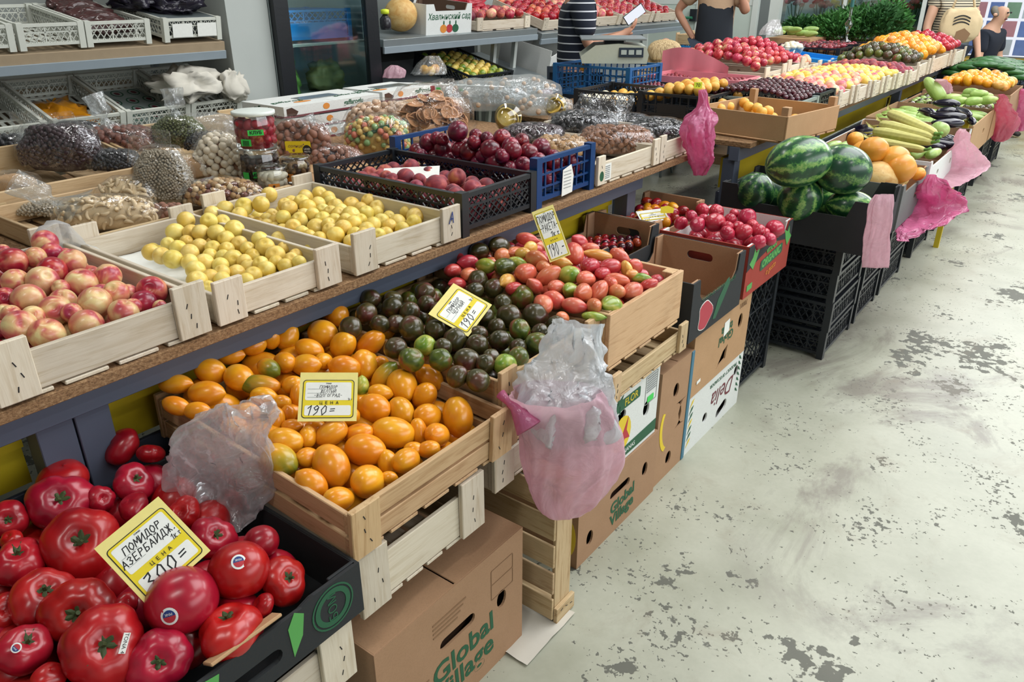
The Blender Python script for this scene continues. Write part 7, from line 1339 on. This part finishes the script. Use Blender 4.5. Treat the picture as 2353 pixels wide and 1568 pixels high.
# rack behind the striped shirt and beyond
r3 = thing('display_rack', 'steel rack with slanted trays behind the person in the striped shirt', 'rack', TR(0, 0, 0), 'wall racks'); shelf(r3, 6.0, 8.9, -4.95, -4.2, 1.14, .3, 'steel', 'lip_steel'); shelf(r3, 6.0, 8.9, -4.95, -4.1, .7, .2, 'steel', 'lip_steel')
for y in (6.02, 7.4, 8.88): board('upright', 1.3, .04, .04, 'white_paint', r3, TR(-4.97, y, .65) @ Matrix.Rotation(math.pi / 2, 4, 'Y'))
for i, (a, b, m, nm) in enumerate(((6.05, 6.75, ['skin_red_tomato', 'skin_red_tomato', 'skin_pink_tomato'], 'red_tomato'), (6.8, 7.45, ['skin_apple', 'skin_pale_peach'], 'red_apple'), (7.5, 8.15, ['skin_apple'], 'red_apple'), (8.2, 8.8, ['skin_red_tomato'], 'red_tomato'))):
    t = crate(('nearest', 'second', 'third', 'farthest')[i] + ' slanted pale crate on the rack behind the striped shirt', -4.82, -4.24, a, b, 1.16, .08, 'wood_pale', over=.03, slats=3, tilt=.3, group='crates on the wall racks'); t.location.z += .08
    heap(-4.8, -4.26, a + .03, b - .03, lambda x, y: 1.315 - .3 * (x + 4.53), .042, 'round', m, nm, 'red fruit in the %s slanted crate of the wall rack' % ('nearest', 'second', 'third', 'farthest')[i], 'fruit', 'red fruit in slanted crate %s' % 'abcd'[i], 12)
# far door, partition, flower window, kiosk
plain('door_paint', '#cfdcd2', .5, .04, 3); plain('bar_green', '#2f7a5c', .4); plain('kiosk_yellow', '#d2a91f', .5, .06)
struct('wall_partition', (-3.45, 9.75, 1.5), (.12, .1, 3), 'white_paint'); struct('wall_partition', (-4.3, 9.8, 2.6), (1.8, .1, .9), 'wall_paint')
dr = bpy.data.objects.new('door_1', None); COL.objects.link(dr); dr['kind'] = 'structure'; dr.matrix_local = TR(-4.4, 9.72, 0)
board('door_leaf', 1.5, 1.32, .05, 'door_paint', dr, TR(0, 0, .66) @ Matrix.Rotation(math.pi / 2, 4, 'X')); board('door_rail', 1.5, .12, .06, 'white_paint', dr, TR(0, 0, 1.36) @ Matrix.Rotation(math.pi / 2, 4, 'X')); board('door_glass', 1.5, .78, .02, 'window_glow', dr, TR(0, .02, 1.8) @ Matrix.Rotation(math.pi / 2, 4, 'X'))
for x in (-.72, .0, .72): board('door_stile', 2.15, .07, .07, 'white_paint', dr, TR(x, -.005, 1.08) @ Matrix.Rotation(math.pi / 2, 4, 'Y') @ Matrix.Rotation(math.pi / 2, 4, 'X'))
mb = MB(); mb.tube([(-.68, -.1, 1.15), (-.05, -.1, 1.15)], .016, 10); ob('push_bar', mb.mesh('bar'), 'bar_green', dr)
for x in (-.68, -.05): board('bar_mount', .14, .05, .09, 'black_plastic', dr, TR(x, -.06, 1.18) @ Matrix.Rotation(math.pi / 2, 4, 'Y'))
plastic_crate('bright blue plastic crate standing by the door', -4.0, -3.6, 8.3, 8.75, .62, .3, 'sky_plastic', solid=.8, cell=.12, group=None); crate('small pale wooden crate on top of the blue crate by the door', -4.0, -3.6, 8.3, 8.75, .925, .1, 'wood_mid', group=None, slats=3); carton('brown carton under the blue crate by the door', -4.05, -3.55, 8.25, 8.8, 0, .615, 'card_brown', closed=True)
fc = thing('flower_case', 'glass case full of bright flowers at the back behind the herbs', 'display case', TR(-2.75, 10.3, 0), None)
board('case_base', 1.7, .5, .95, 'white_paint', fc, TR(0, 0, .475)); board('case_glass', 1.7, 1.0, .01, 'glass', fc, TR(0, -.25, 1.46) @ Matrix.Rotation(math.pi / 2, 4, 'X')); board('case_back', 1.7, 1.0, .02, 'fridge_inner', fc, TR(0, .24, 1.46) @ Matrix.Rotation(math.pi / 2, 4, 'X'))
for x in (-.84, .0, .84): board('case_post', 1.0, .04, .04, 'white_paint', fc, TR(x, -.25, 1.46) @ Matrix.Rotation(math.pi / 2, 4, 'Y'))
for i, (x, m, lb) in enumerate(((-.65, 'ink_pink', 'pink'), (-.35, 'ink_red', 'red'), (-.1, 'ink_yellow', 'yellow'), (.2, 'ink_white', 'white'), (.45, 'ink_pink', 'rose pink'), (.68, 'ink_red', 'dark red'))):
    t = thing('flower_bouquet', '%s bouquet in the glass case' % lb, 'flowers', TR(-2.75 + x, 10.32, .96), 'bouquets in the glass case'); rng = random.Random(i)
    mb = MB()
    for k in range(14): a = k * 2.4; r = .03 * math.sqrt(k); mb.tube([(0, 0, 0), (r * math.cos(a), r * math.sin(a), .3 + .1 * rng.random())], .004, 5)
    ob('stems', mb.mesh('st'), 'leaf_dark', t)
    for k in range(14): a = k * 2.4; r = .032 * math.sqrt(k); ob('flower', me_fruit('beef', k % 5, 12, 8), m, t, Matrix.Translation((r * math.cos(a), r * math.sin(a), .33 + .1 * rng.random())) @ Matrix.Scale(.035, 4))
dp = thing('dark_cabinet', 'dark glass cabinet right of the flower case', 'cabinet', TR(-1.75, 10.4, 0), None); board('cabinet_body', .36, .5, 2.0, 'fridge_black', dp, TR(0, 0, 1.0)); board('cabinet_glass', .26, 1.0, .01, 'glass', dp, TR(0, -.256, 1.4) @ Matrix.Rotation(math.pi / 2, 4, 'X')); board('grey_panel', .16, .6, .02, 'lip_steel', dp, TR(.26, -.2, 1.1) @ Matrix.Rotation(math.pi / 2, 4, 'X'))
ks = thing('news_kiosk', 'lit newsstand with magazine covers above a yellow base', 'kiosk', TR(-.65, 11.2, 0), None)
board('kiosk_base', 1.9, .6, .72, 'kiosk_yellow', ks, TR(0, 0, .36)); board('light_panel', 1.9, 1.2, .05, 'sign_glow', ks, TR(0, -.02, 1.36) @ Matrix.Rotation(math.pi / 2, 4, 'X')); board('kiosk_sign', 1.9, .05, .14, 'border_yellow', ks, TR(0, -.08, 1.86)); board('kiosk_roof', 2.0, .7, .1, 'fridge_black', ks, TR(0, 0, 2.02))
for x in (-.93, .12, .93): board('kiosk_post', 1.35, .05, .06, 'white_paint', ks, TR(x, -.12, 1.35) @ Matrix.Rotation(math.pi / 2, 4, 'Y'))
plain('cover_blue', '#6b86c4', .5, .3, 12); plain('cover_pale', '#b9c6d2', .5, .3, 12); plain('cover_green', '#7fa38a', .5, .3, 12); plain('cover_red', '#c08a94', .5, .3, 12)
for i in range(11):
    for j in range(5):
        c = board('magazine', .14, .01, .17, ('cover_blue', 'cover_green', 'cover_pale', 'cover_blue', 'cover_red')[(i + j * 2) % 5], ks, TR(-.86 + .172 * i, -.06, .86 + .2 * j))
        if (i, j) == (1, 3): text('5', .13, 'ink_white', c, frame((0, -.007, 0), (1, 0, 0), (0, 0, 1)))
# ================================================================ people
def skinned(verts, edges, rad, mat, parent, name, M=None, sub=2, label=None):
    me = bpy.data.meshes.new(name); me.from_pydata(verts, edges, []); o = bpy.data.objects.new(name, me)
    o.modifiers.new('s', 'SKIN').use_smooth_shade = True; o.modifiers.new('u', 'SUBSURF').levels = sub
    if not me.skin_vertices: return None
    for i, r in enumerate(rad): me.skin_vertices[0].data[i].radius = r if hasattr(r, '__len__') else (r, r)
    me.skin_vertices[0].data[0].use_root = True
    m2 = evaluated_mesh(o)
    m2.materials.clear(); m2.shade_smooth(); return ob(name, m2, mat, parent, M, label=label)
class Fig:
    def __init__(s): s.v = []; s.e = []; s.r = []; s.ix = {}
    def add(s, nm, p, r, to=None):
        s.ix[nm] = len(s.v); s.v.append(tuple(p)); s.r.append(r)
        if to: s.e.append((s.ix[to], s.ix[nm]))
        return s
    def hand(s, side, w, d, n, curl=.4):
        d = Vector(d).normalized(); n = Vector(n).normalized(); sd = d.cross(n).normalized(); w = Vector(w); p = w + d * .045; s.add(side + 'palm', p, (.030, .016), side + 'wrist')
        for k in range(4):
            q = p + sd * (.028 - .0185 * k) + d * .035; L = (.068, .076, .07, .055)[k]; m = q + d * L * .5 - n * L * .2 * curl * 2; t = m + (d * (1 - curl) - n * curl) * L * .5
            s.add(side + 'f%da' % k, q, .0095, side + 'palm'); s.add(side + 'f%db' % k, m, .0085, side + 'f%da' % k); s.add(side + 'f%dc' % k, t, .007, side + 'f%db' % k)
        q = w + d * .025 + sd * .035; t = q + (d * .7 + sd * .5 - n * .3) * .045; s.add(side + 'ta', q, .011, side + 'palm'); s.add(side + 'tb', t, .0085, side + 'ta')
def person(label, M, J, top_mat, leg_mat, skin='skin_body', hair='hair_dark', sleeve=.75, hands=None, hairlen=0, girth=1.0, coat=None):
    """J: joints in the person's own space (x to the person's right, y forward, z up)"""
    t = thing('person', label, 'person', M, 'people in the market'); V = {k: Vector(v) for k, v in J.items()}; g = girth
    f = Fig(); f.add('pelvis', V['pelvis'], (.15 * g, .115 * g)); f.add('waist', V['waist'], (.13 * g, .1 * g), 'pelvis'); f.add('chest', V['chest'], (.15 * g, .11 * g), 'waist'); f.add('neckb', V['neckb'], (.085, .075), 'chest'); f.add('neck', V['neck'], .055, 'neckb'); hd = V['head']; up = (hd - V['neck']).normalized(); fwd = Vector(J.get('face', (0, 1, 0))).normalized()
    f.add('jaw', V['neck'] + up * .06 + fwd * .03, (.062, .07), 'neck'); f.add('mid', hd, (.078, .095), 'jaw'); f.add('crown', hd + up * .085 - fwd * .01, (.06, .07), 'mid'); f.add('nose', hd + fwd * .105 - up * .015, .013, 'mid')
    for s, sg in (('r', 1), ('l', -1)):
        f.add(s + 'sh', V[s + 'sh'], .062 * g, 'neckb'); f.add(s + 'el', V[s + 'el'], .042, s + 'sh'); f.add(s + 'wrist', V[s + 'wr'], .029, s + 'el')
        dd = (V[s + 'wr'] - V[s + 'el']).normalized(); nn = Vector((hands or {}).get(s, (-sg, .2, 0))); f.hand(s, V[s + 'wr'], Vector((hands or {}).get(s + 'd', dd)), nn, (hands or {}).get(s + 'c', .35))
        f.add(s + 'hip', V[s + 'hip'], .092 * g, 'pelvis'); f.add(s + 'kn', V[s + 'kn'], .06, s + 'hip'); f.add(s + 'an', V[s + 'an'], .042, s + 'kn'); f.add(s + 'toe', V[s + 'an'] + Vector(J.get('toe', (0, .15, -.045))), (.036, .026), s + 'an')
    skinned(f.v, f.e, f.r, skin, t, 'body')
    sh = Fig(); e = .014; sh.add('pelvis', V['pelvis'] + Vector((0, 0, .02)), (.165 * g + e, .125 * g + e)); sh.add('waist', V['waist'], (.145 * g + e, .112 * g + e), 'pelvis'); sh.add('chest', V['chest'], (.165 * g + e, .12 * g + e), 'waist'); sh.add('neckb', V['neckb'] - Vector((0, 0, .015)), (.1 + e, .085 + e), 'chest')
    for s in 'rl':
        sh.add(s + 'sh', V[s + 'sh'], .075 * g + e, 'neckb'); sh.add(s + 'el', V[s + 'sh'].lerp(V[s + 'el'], sleeve), .058 + e, s + 'sh')
    skinned(sh.v, sh.e, sh.r, top_mat, t, 'shirt')
    tr = Fig(); tr.add('pelvis', V['pelvis'], (.16 * g + e, .125 * g + e))
    for s in 'rl':
        tr.add(s + 'hip', V[s + 'hip'], .1 * g + e, 'pelvis'); tr.add(s + 'kn', V[s + 'kn'], .072 + e, s + 'hip'); tr.add(s + 'an', V[s + 'an'].lerp(V[s + 'kn'], .12), .058 + e, s + 'kn')
    skinned(tr.v, tr.e, tr.r, leg_mat, t, 'trousers')
    for s in 'rl':
        so = Fig(); a = V[s + 'an']; so.add('a', a - Vector((0, 0, .01)), .05); so.add('b', a + Vector(J.get('toe', (0, .15, -.045))) * .6, (.046, .034), 'a'); so.add('c', a + Vector(J.get('toe', (0, .15, -.045))) * 1.15, (.04, .026), 'b'); skinned(so.v, so.e, so.r, 'shoe', t, 'shoe', sub=1)
    hk = 1.25 if hairlen > .2 else 1.0; hr = Fig(); hr.add('a', hd + up * .052 - fwd * .01, (.104 * hk, .12 * hk)); hr.add('b', hd - fwd * .055 - up * .03, (.085 * hk, .07 * hk), 'a')
    if hairlen:
        for k, sx in enumerate((-1, 1, 0)): q = hd + Vector((sx * .09, 0, -.1)) - fwd * (.04 + .05 * (sx == 0)); hr.add('c%d' % k, q, .075 * hk, 'b'); hr.add('d%d' % k, q + Vector((sx * .06, 0, -hairlen * .45)), .085 * hk, 'c%d' % k); hr.add('e%d' % k, q + Vector((sx * .03, .02 * sx, -hairlen)), .04, 'd%d' % k)
    skinned(hr.v, hr.e, hr.r, hair, t, 'hair')
    for s, sg in (('r', 1), ('l', -1)):
        sd = fwd.cross(up).normalized() * sg; mb = MB(); mb.lathe([(.008, -.02), (.016, -.01), (.018, .015), (.01, .03)], 8, frame(hd + sd * .083 - up * .01, up.cross(sd), fwd) @ Matrix.Scale(1, 4)); ob('ear', mb.mesh('ear', True), skin, t)
        mb = MB(); ep = hd + fwd * .092 + sd * .032 + up * .012; mb.lathe([(.001, -.01), (.009, -.006), (.011, 0), (.008, .006), (.001, .009)], 10, Matrix.Translation(ep)); ob('eye', mb.mesh('eye', True), 'ink_black', t)
    mb = MB(); mp = hd + fwd * .09 - up * .055; mb.bar(mp - fwd.cross(up) * .024, mp + fwd.cross(up) * .024, .008, .012, up); ob('mouth', mb.mesh('mouth'), 'ink_maroon', t)
    return t
STAND = dict(pelvis=(0, 0, .93), waist=(0, 0, 1.08), chest=(0, .01, 1.27), neckb=(0, 0, 1.43), neck=(0, .02, 1.51), head=(0, .045, 1.62), rsh=(.175, 0, 1.395), lsh=(-.175, 0, 1.395), rel=(.23, -.03, 1.12), lel=(-.23, -.03, 1.12), rwr=(.25, .05, .88), lwr=(-.25, .05, .88), rhip=(.09, 0, .88), lhip=(-.09, 0, .88), rkn=(.1, .02, .48), lkn=(-.1, .02, .48), ran=(.1, -.02, .075), lan=(-.1, -.02, .075))
def J_(**k): d = dict(STAND); d.update(k); return d
# facing angle: rotate +y of the figure to the wanted world direction
def face(x, y, dirx, diry, z=0.0): return TR(x, y, z, math.atan2(diry, dirx) - math.pi / 2)
m1 = person('person in a navy striped t-shirt holding a phone, standing behind the scale', face(-3.18, 4.95, RT.x, RT.y), J_(rsh=(.17, .03, 1.41), rel=(.2, .08, 1.14), rwr=(.13, .33, 1.22), lel=(-.22, .05, 1.13), lwr=(-.06, .3, 1.2), head=(0, .09, 1.62)), 'cloth_navy_stripe', 'denim', sleeve=.8, hair='hair_grey', hands={'rd': (-.1, .75, .6), 'r': (.3, .5, -.6), 'rc': .45}, girth=1.08)
ph = thing('mobile_phone', 'mobile phone held up by the person in the striped shirt', 'phone', TR(0, 0, 0)); P0 = atX(1458, 33, -2.93); ph.matrix_local = frame(P0, RT * .72 + Vector((0, 0, .55)), UP * .6 - FW * .4)
board('phone_body', .16, .075, .009, 'black_plastic', ph, Matrix()); board('screen', .148, .068, .002, 'sign_glow', ph, TR(0, 0, .0052))
m2 = person('person in a dark apron over a beige shirt, one hand on the hip', face(-3.12, 7.25, .35, -.9, .1), J_(rsh=(.18, 0, 1.42), rel=(.36, -.04, 1.21), rwr=(.2, .03, 1.0), lel=(-.27, .12, 1.2), lwr=(-.17, .16, 1.46), head=(-.02, .06, 1.63)), 'cloth_beige', 'denim', skin='skin_body', sleeve=.7, hair='hair_dark', hands={'rd': (-.6, .3, -.7), 'ld': (.35, -.2, .9)}, girth=1.12)
ap = Fig(); ap.add('a', (0, .035, .62), (.2, .13)); ap.add('b', (0, .035, .95), (.195, .15), 'a'); ap.add('c', (0, .035, 1.12), (.175, .135), 'b'); ap.add('d', (0, .045, 1.28), (.15, .12), 'c'); ap.add('e', (.1, .02, 1.42), (.045, .075), 'd'); ap.add('f', (-.1, .02, 1.42), (.045, .075), 'd'); ap.add('g', (0, .035, .5), (.19, .12), 'a'); skinned(ap.v, ap.e, ap.r, 'cloth_apron', m2, 'apron')
board('platform', .8, .7, .1, 'wood_dark', None, TR(-3.12, 7.25, .05), label='low dark wooden platform behind the far table', cat='platform')
SIT = dict(pelvis=(0, 0, .5), waist=(0, .02, .64), chest=(0, .05, .82), neckb=(0, .05, .97), neck=(0, .07, 1.04), head=(0, .1, 1.15), rsh=(.17, .05, .94), lsh=(-.17, .05, .94), rel=(.22, .1, .68), lel=(-.22, .1, .68), rwr=(.14, .32, .62), lwr=(-.14, .32, .62), rhip=(.09, .04, .48), lhip=(-.09, .04, .48), rkn=(.13, .42, .5), lkn=(-.13, .42, .5), ran=(.13, .4, .08), lan=(-.13, .4, .08))
person('person with long wavy blond hair sitting behind the far table', face(-3.1, 6.22, -.4, .9), {k: (v[0], v[1], v[2] - (.1 if k not in ('ran', 'lan') else 0)) for k, v in SIT.items()}, 'cloth_beige', 'denim', hair='hair_blond', hairlen=.34, girth=.95)
def stool(x, y, z, lb):
    t = thing('stool', lb, 'stool', TR(x, y, 0), 'stools'); mb = MB(); mb.lathe([(.16, z - .03), (.17, z - .02), (.17, z - .005), (.16, z)], 20); ob('seat', mb.mesh('seat'), 'black_plastic', t)
    for k in range(4): a = k * math.pi / 2 + .78; mb = MB(); mb.tube([(.1 * math.cos(a), .1 * math.sin(a), z - .03), (.16 * math.cos(a), .16 * math.sin(a), 0)], .012, 8); ob('leg', mb.mesh('leg'), 'steel', t)
stool(-3.1, 6.22, .29, 'black stool under the blond person')
bl_ = [o for o in COL.objects if o.get('label', '').startswith('person with long wavy')][0]
m4 = person('person in a cream striped blouse with shoulder bag at the far table end', face(-1.5, 9.3, .6, -.8), J_(rel=(.25, .06, 1.14), rwr=(.26, .2, .95), lel=(-.25, .05, 1.13), lwr=(-.27, .16, .9), rsh=(.18, 0, 1.4)), 'cloth_cream_stripe', 'denim', skin='skin_body_light', sleeve=.4, hair='hair_dark', hairlen=.1)
plain('tote_canvas', '#d5bf98', .9, .08, 60); tt = thing('tote_bag', 'beige canvas tote bag with black curved print carried by the striped blouse', 'bag', face(-1.36, 9.08, .6, -.8, .93) @ TR(.03, .04, 0), None)
mb = pillow_mesh(.2, .05, .2, .15, 3, 28, 16, .6); ob('bag_body', mb.mesh('tote', True), 'tote_canvas', tt, TR(0, 0, .2)); mb = MB(); mb.tube([(-.12, 0, .35), (-.08, -.02, .5), (.05, -.05, .55), (.12, 0, .35)], .012, 8); ob('strap', mb.mesh('strap', True), 'tote_canvas', tt)
for i in range(3): decal('curved_print', [(-.1 + .02 * k, .03 * math.sin(k * .35 + .2) + .028 * i) for k in range(9)] + [(-.1 + .02 * k, .03 * math.sin(k * .35 + .2) + .028 * i + .012) for k in reversed(range(9))], 'ink_black', tt, frame((0, .053, .24), (-1, 0, 0), (0, 0, 1)))
decal('brown_print', [(-.06, -.09), (.06, -.1), (.09, -.03), (.02, .02), (-.05, -.01)], 'ink_tan', tt, frame((0, .054, .2), (-1, 0, 0), (0, 0, 1)))
SIT2 = {k: (v[0], v[1], v[2] + .1) if k not in ('ran', 'lan', 'toe') else v for k, v in SIT.items()}
person('seated person in dark clothes with short grey hair near the newsstand', face(-1.28, 10.25, .9, -.3), SIT2, 'cloth_navy', 'denim', skin='skin_body_light', hair='hair_grey'); stool(-1.28, 10.25, .49, 'stool under the seated person near the newsstand')

bpy.data.scenes.remove(TMP)
